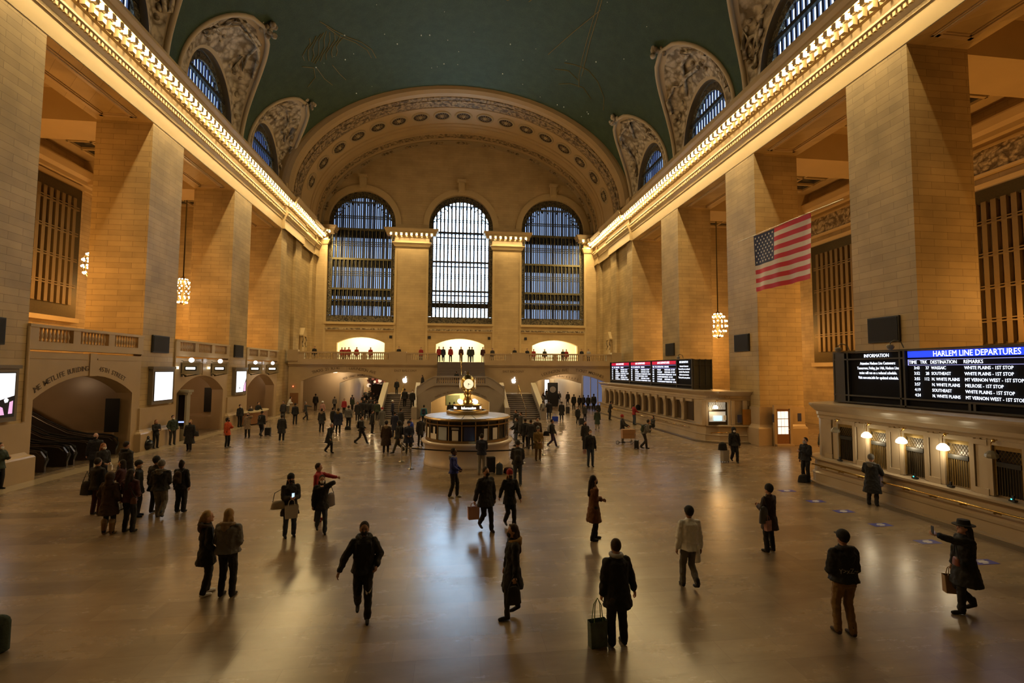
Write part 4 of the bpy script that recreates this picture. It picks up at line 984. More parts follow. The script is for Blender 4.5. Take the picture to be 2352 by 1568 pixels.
# ------------------------------------------------------------------ ticket booths on the right
GR_D = plain('bronze_window_dark', (.05,.038,.02), .35, .6, var=.3, scale=10); GR_G = plain('gilt_grille', (.32,.22,.08), .35, .8, var=.3, scale=12)
SHADE_ON = emis('glass_shade_lit', (1,.86,.56), 7); SHADE_OFF = plain('glass_shade_unlit', (.30,.28,.22), .3)
BWALL = plain('booth_stone', (.47,.375,.26), .24, var=.14, scale=1.1)
def booth_profile(top=3.32): return [(.42,0),(.42,.10),(.30,.12),(.30,.42),(.34,.46),(.24,.52),(.20,.95),(.28,1.0),(.42,1.05),(.42,1.12),(0,1.15),(0,2.68),(.06,2.70),(.06,2.80),(.10,2.86),(.10,2.98),(.2,3.05),(.36,3.2),(.40,3.26),(.40,top),(-.6,top)]
def lamp(label, x, y, z, on, group):
    root = thing('counter_lamp', label, 'lamp', (x, y, z), 0, group); root.scale = (.74, .74, .9)
    m = MB(); m.smooth = False; m.lathe([(.03,.14),(.10,.12),(.20,.03),(.22,-.03),(.22,-.07),(.15,-.10),(0,-.11)], n=10); m.build('glass_shade', SHADE_ON if on else SHADE_OFF, root)
    m = MB(); m.tube([(0,0,.12),(0,0,.30),(.0,0,.36),(.10,0,.44),(.28,0,.46)], .018, 6); m.ball((.12,0,.44), .06, 8, 6); m.build('bracket', BRASS, root)
    if on: point_later.append((x, y, z-.2, 14))
    return root
point_later = []
r1 = thing('ticket_booth', 'stone ticket booth with grilled windows under the blue headed departures board', 'ticket booth')
m = MB(); prf = booth_profile()
path = [(14.05, 3.0, -1, 0), (14.05, 18.7, -1, 0)]+[(14.05+4.2*(1-cos(t_)), 18.7+1.0*sin(t_), -cos(t_), sin(t_)) for t_ in [pi/2*i/8 for i in range(1, 9)]]
m.sweep(prf, path); m.box(14.3, 3, 3.2, 17.8, 19.0, 3.3); m.build('body', BWALL, r1)
m = MB(); m.sweep([(.62,0),(.62,.03),(.42,.06)], path); m.build('dark_kerb', DARKSTONE, r1)
ys = [11.52-1.33*i for i in (4, 3, 2, 1, 0)]+[12.8, 14.15, 15.5, 16.9]
for i, yc in enumerate([17.3, 15.85, 14.47, 13.08, 11.73, 10.4, 9.05, 7.7, 6.35]):
    w_ = MB(); w_.cur = 0
    w_.box(14.03, yc-.37, 1.2, 14.10, yc+.37, 2.58)                      # recess back
    q = r1
    o = w_.build('ticket_window', plain('window_back', (.035,.026,.018), .3) if i in (0, 4) else plain('window_back_lit', (.16,.12,.07), .3), r1)  # paler back colour stands in for lit windows
    f_ = MB(); f_.box(13.9, yc-.50, 1.16, 14.06, yc-.37, 2.72); f_.box(13.9, yc+.37, 1.16, 14.06, yc+.50, 2.72); f_.box(13.9, yc-.5, 2.58, 14.06, yc+.5, 2.72)
    f_.box(13.95, yc-.64, 1.16, 14.06, yc-.54, 2.74); f_.box(13.95, yc+.54, 1.16, 14.06, yc+.64, 2.74); f_.build('stone_surround', BWALL, o)
    g = MB()
    for k in range(11): yy = yc-.34+.068*k; g.box(13.985, yy-.010, 1.2, 14.0, yy+.010, 1.98)
    g.build('bars', GR_G if i in (1, 3) else GR_D, o)
    g = MB()
    for k in range(9):
        a = -.36+.09*k; g.tube([(13.985, yc+a, 2.14), (13.985, yc+a+.22 if a < .14 else yc+.36, 2.5 if a < .14 else 2.14+(.36-a)*1.64)], .007, 4); g.tube([(13.985, yc-a, 2.14), (13.985, yc-a-.22 if a < .14 else yc-.36, 2.5 if a < .14 else 2.14+(.36-a)*1.64)], .007, 4)
    g.box(13.96, yc-.37, 2.46, 14.0, yc+.37, 2.58); g.box(13.96, yc-.37, 1.2, 14, yc-.31, 2.5); g.box(13.96, yc+.31, 1.2, 14, yc+.37, 2.5); g.build('lattice', GR_G, o)
    g = MB(); g.box(13.94, yc-.30, 2.0, 13.98, yc+.30, 2.13); g.build('name_plate', plain('dark_plate', (.02,.02,.016), .4), o)
for yc in (18.15, 16.57, 15.16, 13.77, 12.4, 11.07, 9.72, 8.37):
    m = MB(); wd_ = .15
    m.box(13.93, yc-wd_, 1.3, 14.06, yc+wd_, 2.55); m.box(13.88, yc-wd_-.04, 1.14, 14.06, yc+wd_+.04, 1.32); m.box(13.88, yc-wd_-.04, 2.55, 14.06, yc+wd_+.04, 2.7); m.build('pilaster', BWALL, r1)
    g = MB(); g.box(13.915, yc-.09, 1.4, 13.925, yc+.09, 2.5); 
lb = ['unlit glass lamp over the farthest window of the near ticket booth', 'lit glass lamp over the second window of the near ticket booth', 'lit glass lamp over the third window of the near ticket booth', 'lit glass lamp over the fourth window of the near ticket booth, beside the hat wearer', 'unlit glass lamp over the window cut by the right edge']
for i, yc in enumerate([17.3, 15.85, 14.47, 13.08, 11.73]): lamp(lb[i], 14.05, yc+.22, 2.30, i in (1, 2, 3), 'glass lamps of the near ticket booth')
rl = rail('counter_handrail', 'long bronze rail along the near ticket counter', [(13.87,18.6,.80),(13.87,4,.80)], .028, [], None)
for k in range(16):
    m = MB(); y = 17.7-.9*k; m.tube([(0,y-18.2,0),(.06,y-18.2,-.05),(.2,y-18.2,-.1)], .02, 5); m.ball((0, y-18.2, -.04), .045, 6, 5); m.build('bracket', GR_G, rl)
for y, lb2, c_ in ((17.2,'small black card reader on the far end of the near counter',0),(14.1,'small black card reader with a blue green light on the near counter',1),(12.95,'black handset on the counter below the lit fourth lamp',0),(11.3,'small black card reader with a blue green light, nearest on the counter',1)):
    r_ = thing('card_reader', lb2, 'card reader', (14.15, y+.25, 1.12), 0, 'devices on the near ticket counter')
    m = MB(); m.box(-.06,-.08,0,.06,.08,.05); m.box(-.02,-.03,.05,.02,.03,.16); m.build('body', BLACK, r_, .01)
    if c_: m = MB(); m.ball((-.06,0,.07), .018, 6, 5); m.build('status_light', emis('teal_led', (.05,.8,.75), 3), r_)
r1.location = (.35, 0, -.03)
# second booth
r2 = thing('ticket_booth', 'long stone ticket booth with a row of little columns under the red headed boards', 'ticket booth')
m = MB(); path2 = [(15.6, 52.5, -1, 0), (15.6, 32.2, -1, 0), (15.6, 31.0, -1, 0), (15.75, 30.3, -.8, -.6), (16.3, 29.85, -.4, -.92), (17.0, 29.7, 0, -1), (18.3, 29.6, 0, -1)]
m.sweep(booth_profile(3.3), path2); m.box(15.9, 30.2, 3.2, 18.2, 52, 3.28); m.build('body', BWALL, r2)
m = MB(); m.sweep([(.62,0),(.62,.03),(.42,.06)], path2); m.build('dark_kerb', DARKSTONE, r2)
for i in range(13):
    yc = 33.0+1.47*(i-.5); g = MB(); g.box(15.56, yc-.48, 1.2, 15.62, yc+.48, 2.6); o = g.build('ticket_window', plain('window_dark_brown', (.05,.03,.015), .3), r2)
    f_ = MB(); Pw = lambda u, z, d: (15.52-d*-1, u, z)
    f_.box(15.46, yc-.50, 2.5, 15.6, yc+.50, 2.68); f_.build('arched_head', BWALL, o)
for i in range(13):
    yc = 33.0+1.47*(i-.0)-1.47*.0; yc = 33.0+1.47*i
    if yc > 51.5: break
    m = MB(); m.smooth = True; x = 15.42
    m.lathe([(.10,1.15),(.10,1.25),(.075,1.3),(.07,2.1),(.085,2.14),(.09,2.2),(.13,2.34),(.14,2.36),(.14,2.45)], (x, yc+.10, 0), 10); m.lathe([(.10,1.15),(.10,1.25),(.075,1.3),(.07,2.1),(.085,2.14),(.09,2.2),(.13,2.34),(.14,2.36),(.14,2.45)], (x, yc-.10, 0), 10)
    m.smooth = False; m.box(x-.12, yc-.24, 2.42, 15.6, yc+.24, 2.70); m.box(x-.02, yc-.2, 1.15, 15.6, yc+.2, 2.45); m.build('column_pair', BWALL, r2)
# the end bay facing the camera with a lit window
g = MB(); g.box(15.35, 29.62, 1.12, 16.75, 29.66, 2.62); o = g.build('lit_ticket_window', emis('service_window_glow', (1,.90,.72), .30), r2)
g = MB(); g.box(15.2, 29.45, 1.1, 15.36, 29.66, 2.75); g.box(16.74, 29.45, 1.1, 16.9, 29.66, 2.75); g.box(15.2, 29.45, 2.6, 16.9, 29.66, 2.75); g.build('stone_surround', BWALL, o)
g = MB(); g.box(15.36, 29.57, 1.12, 16.74, 29.60, 1.35); g.box(15.36, 29.57, 2.0, 16.74, 29.59, 2.12)
for k in range(12): xx = 15.4+.12*k; g.tube([(xx, 29.58, 2.1), (xx+.2, 29.58, 2.6)], .008, 4); g.tube([(xx, 29.58, 2.6), (xx+.2, 29.58, 2.1)], .008, 4)
for xx in (15.42, 16.68): g.box(xx-.05, 29.56, 1.12, xx+.05, 29.6, 2.6)
g.build('bronze_lattice', GR_D, o)
g = MB(); g.box(15.8, 29.55, 1.42, 16.35, 29.58, 1.72); g.build('screen', emis('service_screen', (.45,.8,1), 1.6), o)
g = MB(); g.box(15.5, 29.55, 1.5, 15.66, 29.57, 1.75); g.box(16.45, 29.55, 1.45, 16.65, 29.57, 1.75); g.build('paper_notice', paper, o)
place(text('carved_lettering', 'CUSTOMER SERVICE', (16.1, 29.42, 2.92), .17, ENGR, bold=0), 'carved words CUSTOMER SERVICE over the lit booth window')
for xx in (15.05, 17.05, 17.9): m = MB(); m.box(xx-.12, 29.42, 1.15, xx+.12, 29.7, 2.7); m.build('pilaster', BWALL, r2)
lamp('lit glass lamp hanging in front of the customer service window', 15.75, 29.25, 2.3, True, None)
for xx, z, nm, lb2, mt, w_, h_ in ((17.45,1.55,'blue_notice','dark blue notice on the booth right of the customer service window',navy,.28,.5),(18.9,1.7,'blue_notice','dark blue notice with a white arrow left of the glazed door',navy,.26,.5),(20.6,1.75,'blue_notice','dark blue notice right of the glazed door',navy,.24,.5)):
    yy = 29.38 if xx < 18 else 28.02
    m = MB(); m.box(xx-w_/2, yy-.03, z-h_/2, xx+w_/2, yy, z+h_/2); tag(m.build(nm, mt), lb2, 'notice')
m = MB(); m.box(18.0-.35, 29.30, 1.15, 18.0+.35, 29.40, 2.15); q = m.build('brass_plaque', plain('brass_plaque', (.42,.22,.06), .35, .7, var=.3, scale=5)); tag(q, 'framed brass plaque at the right end of the far booth', 'plaque')
rl = rail('counter_handrail', 'short bronze rail below the customer service window', [(15.3,29.1,.72),(16.9,29.0,.72)], .028)
for k in range(3):
    m = MB(); x = .05+k*.72; m.ball((x, 0, -.04), .045, 6, 5); m.tube([(x,0,0),(x,.3,-.06)], .02, 5); m.build('bracket', GR_G, rl)
rl = rail('counter_handrail', 'long bronze rail along the far ticket counter', [(15.1,50.5,.80),(15.1,31.4,.80)], .028)
for k in range(14): m = MB(); y = -.5-1.35*k; m.ball((0, y, -.04), .045, 6, 5); m.tube([(0,y,0),(.2,y,-.08)], .02, 5); m.build('bracket', GR_G, rl)
# ------------------------------------------------------------------ departure boards
SCR = plain('board_screen_black', (.006,.006,.009), .8, spec=.15); TXT = emis('board_letters', (.80,.86,1), 2.6); BLUE = emis('board_blue', (.01,.05,.95), 1.5); RED = emis('board_red', (.65,.01,.05), .9); LINE = emis('board_line', (.45,.45,1), 1.0)
FR = plain('board_frame', (.045,.042,.035), .5, .2)
RT = (pi/2, 0, -pi/2)
bd = thing('departure_board', 'huge black departures board with a wide blue header band', 'departure board')
m = MB(); m.box(15.7, 4, 3.3, 16.5, 19.3, 5.38); m.build('housing', SCR, bd)
m = MB(); X0 = 15.62
for y in (19.3, 18.75, 18.55, 16.15, 15.98, 13.75, 13.6, 11.3, 11.15, 8.9): m.box(X0-.02, y-.035, 3.3, X0+.1, y+.035, 5.42 if y > 15.5 else 3.62)
for z in (5.42, 5.12, 3.62, 3.34): m.box(X0-.02, 15.95 if z == 5.12 else 4, z-.03, X0+.1, 19.34, z+.03)
m.box(X0, 18.75, 3.3, X0+.08, 19.3, 5.4)
m.build('frame', FR, bd)
m = MB(); m.box(15.655, 9, 5.13, 15.68, 15.87, 5.36); m.build('header_band', BLUE, bd)
m = MB(); m.box(15.66, 9, 5.045, 15.68, 15.87, 5.06); m.box(15.66, 9, 4.85, 15.68, 15.87, 4.862); m.box(15.66, 15.86, 4.85, 15.68, 15.875, 5.06); m.build('header_lines', LINE, bd)
def bt(body, y, z, size, al='LEFT', sx=1.0, mat=TXT, bold=0, X=15.65, par=None): return text('board_lettering', body, (X, y, z), size, mat, RT, .002, al, par or bd, sx, bold)
bt('HARLEM LINE DEPARTURES', 13.6, 5.235, .27, 'CENTER', .80, bold=0)
bt('INFORMATION', 17.2, 5.24, .19, 'CENTER', .88, bold=0)
for i, l in enumerate(('Attention Hudson Line Customers:', 'Tomorrow, Friday, Jan 14th, Hudson Line', 'trains will run on a reduced schedule.', 'Visit new.mta.info for updated schedule.')): bt(l, 17.17, 4.94-.19*i, .155, 'CENTER', .72, bold=0)
bt('TIME', 15.82, 4.955, .165, sx=.85, bold=0); bt('TRK', 15.4, 4.955, .165, sx=.85, bold=0); bt('DESTINATION', 15.03, 4.95, .165, sx=.85, bold=0); bt('REMARKS', 13.92, 4.95, .165, sx=.85, bold=0)
rows = [('3:43','37','WASSAIC','WHITE PLAINS - 1ST STOP'),('3:52','28','SOUTHEAST','WHITE PLAINS - 1ST STOP'),('3:55','112','N. WHITE PLAINS','MT VERNON WEST - 1ST STOP'),('3:57','','N. WHITE PLAINS','MELROSE - 1ST STOP'),('4:19','','SOUTHEAST','WHITE PLAINS - 1ST STOP'),('4:24','','N. WHITE PLAINS','MT VERNON WEST - 1ST STOP')]
for i, r_ in enumerate(rows):
    z = 4.75-.194*i; bt(r_[0], 15.42, z, .15, 'RIGHT', .85)
    if r_[1]: bt(r_[1], 15.08, z, .15, 'RIGHT', .85)
    bt(r_[2], 15.0, z, .15, 'LEFT', .80); bt(r_[3], 13.9, z, .15, 'LEFT', .80)
b2 = thing('departure_board', 'long black departures board with three red headers over the far booth', 'departure board')
m = MB(); m.box(16.0, 32.6, 3.3, 17.4, 50.6, 5.42); m.build('housing', SCR, b2)
m = MB()
for y in (50.6, 44.85, 39.8, 35.0, 32.62): m.box(15.93, y-.06, 3.3, 16.02, y+.06, 5.45)
for z in (5.45, 3.58, 3.33): m.box(15.93, 32.6, z-.03, 16.02, 50.65, z+.03)
for x in (16.05, 16.5, 16.95, 17.38): m.box(x-.04, 32.5, 3.3, x+.04, 32.6, 5.45)
for z in (5.4, 5.05, 3.6, 3.35): m.box(16.0, 32.5, z-.03, 17.42, 32.6, z+.03)
m.cur = 1; m.box(16.0, 32.56, 3.3, 17.4, 32.6, 5.4); m.build('frame', [FR, DARKMET], b2)
for (ya, yb2) in ((50.2, 45.1), (44.6, 40.0), (39.6, 35.2)):
    yc = (ya+yb2)/2; w_ = ya-yb2
    m = MB(); m.box(15.97, yb2, 5.12, 15.99, ya, 5.38); m.build('header_band', RED, b2)
    m = MB(); m.box(15.975, yb2, 5.04, 15.99, ya, 5.06); m.box(15.975, yb2, 4.80, 15.99, ya, 4.815); m.build('header_lines', LINE, b2)
    bt('LINE DEPARTURES', yc, 5.25, .24, 'CENTER', 1.15, bold=0, X=15.965, par=b2)
    for t_, f in (('TIME', .02), ('TRK', .14), ('DESTINATION', .24), ('REMARKS', .55)): bt(t_, ya-w_*f, 4.92, .17, 'LEFT', 1.1, bold=0, X=15.965, par=b2)
    for i in range(6):
        z = 4.68-.19*i; r_ = rows[i]
        bt(r_[0], ya-w_*.02, z, .16, 'LEFT', 1.2, bold=0, X=15.965, par=b2); bt(r_[2], ya-w_*.24, z, .16, 'LEFT', 1.05, bold=0, X=15.965, par=b2); bt(r_[3], ya-w_*.55, z, .16, 'LEFT', 1.0, bold=0, X=15.965, par=b2)
bt('INFORMATION', 33.9, 5.25, .22, 'CENTER', .9, bold=0, X=15.965, par=b2)
for i, l in enumerate(('Attention Customers:', 'Trains will run on a reduced', 'schedule. Please listen for', 'further announcements.', 'Thank you for your patience')): bt(l, 33.85, 4.95-.21*i, .17, 'CENTER', .9, bold=0, X=15.965, par=b2)
for x, y, z, lb2 in ((15.5,18.9,5.6,'domed camera on a curved arm above the INFORMATION panel, left one'),(15.5,16.4,5.6,'domed camera on a curved arm above the start of the blue header'),(15.85,34.5,5.65,'small camera cluster on the right end of the far board')):
    r_ = thing('dome_camera', lb2, 'camera', (x, y, z)); m = MB(); m.smooth = True; m.tube([(.25,-.3,-.1),(.2,-.25,.12),(.08,-.1,.2),(0,0,.12),(0,0,.02)], .022, 6); m.build('arm', FR, r_)
    m = MB(); m.smooth = True; m.lathe([(.03,.05),(.12,.03),(.13,-.03),(.11,-.1),(.06,-.15),(0,-.16)], n=14); m.build('dome', plain('grey_dome', (.16,.155,.13), .35), r_)
# ------------------------------------------------------------------ view screens on the left piers
def screen(label, y, art):
    r_ = thing('view_screen', label, 'screen', (-HW, y, 3.55))
    m = MB(); m.box(0,-1.08,-1.06,.24,1.08,1.06); m.box(0,-1.15,1.0,.30,1.15,1.14); m.build('housing', plain('screen_housing', (.17,.14,.10), .5), r_)
    m = MB(); m.box(.24,-.94,-.88,.26,.94,.86); m.build('bezel', BLACK, r_)
    m = MB(); m.box(.26,-.90,-.84,.265,.90,.82); m.build('lit_display', emis('display_white', (.93,.96,1), 1.5), r_)
    if art:
        a = MB(); a.cur = 0; sx = -1
        X_ = .268
        def pg(pts, d=0): n_ = len(pts); a.add([(X_+d, p[0], p[1]) for p in pts], [tuple(range(n_))])
        if art == 1:
            pg([(.9,-.05),(.9,-.84),(-.5,-.84),(-.1,-.5),(.3,-.2)][::-1]); a.cur = 1
            pg([(.5,-.78),(.25,-.78),(-.1,-.5),(.1,-.35),(.42,-.5)], .002); pg([(.85,-.25),(.7,-.3),(.66,-.75),(.84,-.75)], .002)
            a.cur = 2; pg([(.55,-.12),(.45,-.2),(.5,-.32),(.62,-.3),(.66,-.2)], .003)
        else:
            pg([(.9,.25),(.9,-.84),(.35,-.84),(.5,-.3)]); a.cur = 1; pg([(.84,.0),(.84,-.8),(.45,-.8),(.56,-.3)], .002)
            a.cur = 0; pg([(-.3,-.4),(-.22,-.5),(-.3,-.66),(-.38,-.5)], .002)
        a.build('artwork', [plain('art_black', (.01,.01,.03), .4), emis('art_pink', (.85,.45,.75), 1.1), emis('art_white', (.95,.95,1), 1.3)], r_)
    return r_
screen('bright screen with a pink and black drawing at the left edge of the picture', 20.42, 1)
screen('large plain glowing white screen on the second left pier', 31.25, 0)
screen('smaller looking white screen with a pink drawing in its lower right corner', 41.9, 2)
# hanging lit track signs
for x, y, lb2 in ((-17.72,33.6,'bracketed track sign with a white globe lamp, nearest of the four'),(-17.72,37.5,'bracketed track sign with a white globe lamp, second from the left'),(-17.75,43.9,'bracketed track sign with a white globe lamp, third from the left'),(-17.75,47.9,'bracketed track sign with a white globe lamp, nearest the east balcony')):
    r_ = thing('track_sign', lb2, 'sign', (x, y, 4.6), 0, 'lit track signs of the left wall')
    m = MB(); m.box(-.52,-.12,-.33,.52,.12,.33); m.box(-.55,-.15,.30,.55,.15,.38); m.box(-.55,-.15,-.38,.55,.15,-.31); m.build('case', plain('sign_case', (.30,.235,.13), .5), r_)
    m = MB(); m.box(-.36,-.135,-.15,.36,-.12,.13); m.build('black_window', BLACK, r_)
    m = MB(); m.box(-.28,-.145,-.07,.28,-.135,.07); m.build('lit_number', emis('sign_number', (1,.93,.8), 4), r_)
    m = MB(); m.ball((0,-.05,.53), .15, 12, 9); m.smooth = True; m.build('globe_lamp', emis('sign_globe', (.95,.97,1), 7), r_)
    m = MB(); m.tube([(-.58,0,.42),(.55,0,.42)], .02, 5); m.tube([(-.58,0,-.34),(-.3,0,-.52),(.5,0,-.36)], .035, 6); m.ball((-.35,0,-.5), .07, 8, 6); m.box(-.62,-.1,-.55,-.56,.1,.5); m.build('iron_bracket', BRONZE, r_)
for y, lb2 in ((32.9,'small pale exit light left of the nearest track sign'),(36.9,'small pale exit light left of the second track sign'),(46.1,'small pale exit light between the last two track signs')):
    m = MB(); m.box(-HW+.05, y-.16, 4.55, -HW+.1, y+.16, 4.72); tag(m.build('small_wall_light', emis('small_amber_light', (1,.85,.5), 2.2)), lb2, 'wall light')
# dark notice panels inside the arches
for x0, x1, y, z0, z1, lb2 in ((-19.48,-18.78,28.72,1.15,2.95,'tall black panel beside the moving stairs'),(-19.85,-19.15,39.95,1.28,3.12,'tall black panel inside the second left arch')):
    m = MB(); m.box(x0-.0, y-.1, z0, x1, y-.06, z1); tag(m.build('wall_panel', BLACK), lb2, 'panel')
# directory kiosk
r_ = thing('directory_kiosk', 'slim stone coloured directory pillar with a dark touch display, by the white screen', 'kiosk', (-18.25, 33.75, 0))
m = MB(); m.box(-.52,-.22,0,.40,.22,.7); m.box(-.48,-.2,.7,-.22,.2,3.0); m.box(.24,-.2,.7,.36,.2,3.0); m.box(-.48,.0,.7,.36,.2,3.0); m.box(-.62,-.3,3.05,.5,.3,3.2); m.box(-.52,-.24,2.9,.42,.24,3.08); m.build('body', plain('kiosk_paint', (.33,.30,.22), .5), r_)
m = MB(); m.box(-.20,-.06,.85,.22,-.02,2.85); m.build('display', plain('kiosk_display', (.012,.012,.012), .12), r_)
m = MB(); m.box(-.16,-.07,1.1,.18,-.065,1.2); m.build('lit_strip', emis('kiosk_blue_text', (.4,.5,1), 1.5), r_)
# wooden desk
r_ = thing('reception_desk', 'curved brown wooden reception desk below the third left pier', 'desk', (-17.85, 43.6, 0))
m = MB(); pts = [(1.05*cos(t_), 2.3*sin(t_)) for t_ in [-pi/2+pi*i/14 for i in range(15)]]
m.prism(pts, 'z', .08, 1.0); m.build('panelled_front', WOOD, r_)
m = MB(); m.prism([(p[0]*1.08, p[1]*1.05) for p in pts], 'z', 1.0, 1.07); m.build('pale_top', plain('desk_top', (.62,.52,.32), .25), r_)
m = MB(); m.box(-.2,-2.42,.55,.2,-2.33,.8); 
# ------------------------------------------------------------------ escalators in the first left bay
for i, (ya, yb2, lb2) in enumerate(((27.25,28.5,'farthest of the three dark moving stairs, against the lit side wall'),(25.6,26.85,'middle one of the three dark moving stairs'),(23.95,25.2,'nearest of the three dark moving stairs, half hidden by the pier'))):
    r_ = thing('escalator', lb2, 'escalator', (-18.9, ya, 0), 0, 'escalators in the left bay')
    prof = [(0.15,.0),(0.15,.62),(-.05,.9),(-.5,.98),(-1.3,1.02),(-2.2,1.22),(-3.2,1.72),(-9.5,5.35),(-9.5,4.3),(-9.5,0)]
    for yy in (0, yb2-ya):
        m = MB(); m.prism(prof, 'y', yy-.05, yy+.05); m.build('side_panel', plain('escalator_steel', (.11,.09,.07), .3, .5), r_)
        h_ = MB(); h_.smooth = True; h_.tube([(.12,yy,.25),(.24,yy,.55),(.16,yy,.86),(-.1,yy,1.0),(-.5,yy,1.06),(-1.3,yy,1.1),(-2.2,yy,1.3),(-3.2,yy,1.8),(-9.5,yy,5.43)], .05, 8); h_.build('handrail', BLACK, r_)
        g = MB(); g.smooth = True; g.tube([(-.0,yy-.07,.72),(-.2,yy-.07,.88),(-.6,yy-.07,.93),(-1.3,yy-.07,.95),(-2.2,yy-.07,1.14),(-3.2,yy-.07,1.64),(-9.5,yy-.07,5.27)], .02, 6); g.build('chrome_strip', STEEL, r_)
    m = MB()
    for k in range(20): m.box(-1.2-.4*k-.4, .06, -.1, -1.2-.4*k, yb2-ya-.06, .05+.23*max(0, k-1))
    m.build('steps', plain('step_metal', (.07,.065,.06), .4, .7), r_)
# ------------------------------------------------------------------ chandeliers
def chandelier(label, loc, dz, scale=1.0):
    r_ = thing('chandelier', label, 'chandelier', loc, 0, 'melon shaped bulb chandeliers'); s_ = scale
    m = MB(); m.smooth = True; m.tube([(0,0,1.15*s_),(0,0,dz)], .05, 6); m.build('hanging_rod', BRONZE, r_)
    m = MB(); m.smooth = True; m.lathe([(0,-1.2*s_),(.1*s_,-1.15*s_),(.35*s_,-1.0*s_),(.3*s_,-.9*s_),(.1*s_,-.7*s_),(.12*s_,.8*s_),(.35*s_,.95*s_),(.2*s_,1.1*s_),(.05,1.3*s_)], n=14)
    for k in range(10):
        a = 2*pi*k/10; m.tube([(s_*.38*cos(a),s_*.38*sin(a),-.98*s_), (s_*.68*cos(a),s_*.68*sin(a),-.5*s_), (s_*.76*cos(a),s_*.76*sin(a),0), (s_*.68*cos(a),s_*.68*sin(a),.55*s_), (s_*.36*cos(a),s_*.36*sin(a),.95*s_)], .03*s_, 5)
    m.build('gilt_cage', GOLD, r_)
    for z, rad, n in ((-.98,.36,10),(-.55,.68,12),(-.1,.78,14),(.35,.76,14),(.75,.56,12),(1.0,.3,8)):
        m = MB(); m.smooth = True
        for k in range(n): a = 2*pi*(k+.3)/n; m.ball((s_*rad*cos(a), s_*rad*sin(a), z*s_), .075*s_, 6, 5)
        m.build('bulb_ring', emis('chandelier_bulb', (1,.78,.42), 16), r_)
    return r_
chandelier('glowing melon shaped chandelier hanging beyond the second left pier', (-25.4, 46.9, 11.6), 8.9, 1.05)
chandelier('cluster of glowing chandelier bulbs half hidden by the second left pier', (-25.4, 36.2, 11.6), 8.9, 1.0)
chandelier('glowing melon shaped chandelier hanging between the right piers, left of the flag', (25.4, 45.4, 9.2), 11, 1.1)
chandelier('few chandelier bulbs peeping past the pier under the flag', (25.2, 35.6, 9.0), 11, 1.0)
# ------------------------------------------------------------------ flag
def flag():
    r_ = thing('national_flag', 'large red white and blue striped flag hanging high on a wire at right', 'flag', (17.95, 28.2, 0))
    Wf, Hf, zt = 4.95, 3.55, 13.17
    def fp(u, v, off=0.0):   # u along the top (0 at the canton side), v down
        y = -u*Wf; z = zt-v*Hf-.10*u-.02*sin(6*u); x = .10*sin(9*u+2.0*v)*v**.5+.05*sin(23*u)*v
        return (x+off, y, z)
    mr, nt_r, b_r = None, None, None
    REDF = plain('flag_red', (.50,.015,.03), .7); WHF = plain('flag_white', (.62,.53,.46), .7); BLF = plain('flag_navy', (.012,.016,.06), .7)
    m = MB(); m.smooth = True; nu = 60
    for st in range(13):
        v0, v1 = st/13, (st+1)/13; m.cur = st % 2
        for i in range(nu):
            a, b = i/nu, (i+1)/nu
            if st < 7 and b <= .4001: continue
            m.quad(fp(a,v0), fp(b,v0), fp(b,v1), fp(a,v1))
    m.cur = 2; v1 = 7/13
    for i in range(24):
        a, b = .4*i/24, .4*(i+1)/24
        for j in range(7): m.quad(fp(a,v1*j/7), fp(b,v1*j/7), fp(b,v1*(j+1)/7), fp(a,v1*(j+1)/7))
    m.build('cloth', [REDF, WHF, BLF], r_)
    s_ = MB()
    for row in range(9):
        nst = 6 if row % 2 == 0 else 5
        for c in range(nst):
            u = .4*((c*2+1 if row % 2 == 0 else c*2+2)/12); v = v1*(row+1)/10; c0 = fp(u, v, -.012)
            pts = []
            for k in range(10):
                rr2 = .085 if k % 2 == 0 else .035; an = pi/2+pi*k/5; pts.append((c0[0], c0[1]-rr2*cos(an), c0[2]+rr2*sin(an)))
            s_.add(pts, [tuple(range(10))])
    s_.build('stars', plain('star_white', (.72,.68,.62), .6), r_)
    w_ = MB(); w_.tube([(0,1.7,13.25),(0,0,13.22),(0,-Wf,13.12),(0,-7.1,13.05)], .018, 5); w_.build('wire', STEEL, r_)
    return r_
flag()
# ------------------------------------------------------------------ floor stickers
SB = plain('sticker_blue', (.03,.04,.35), .4); SW = plain('sticker_white', (.7,.7,.72), .4)
for i, (y, lb2) in enumerate(((17.53,'blue rectangular floor marking, farthest of the row by the ticket booth'),(16.04,'blue rectangular floor marking, second farthest by the ticket booth'),(14.81,'blue rectangular floor marking, third in the row by the ticket booth'),(13.41,'blue rectangular floor marking above the capped man in the brown trousers'),(11.96,'blue rectangular floor marking left of the raised phone'),(10.57,'blue rectangular floor marking behind the person in the wide hat'))):
    r_ = thing('floor_sticker', lb2, 'floor sticker', (11.93, y, 0), 0, 'blue stickers on the floor')
    m = MB(); m.box(-.30,-.15,.001,.30,.15,.004); m.build('blue_sheet', SB, r_)
    m = MB(); m.box(-.13,-.035,.004,.13,.035,.006); m.box(-.10,-.10,.004,.05,-.06,.006); m.box(-.05,.06,.004,.12,.10,.006); m.build('white_print', SW, r_)
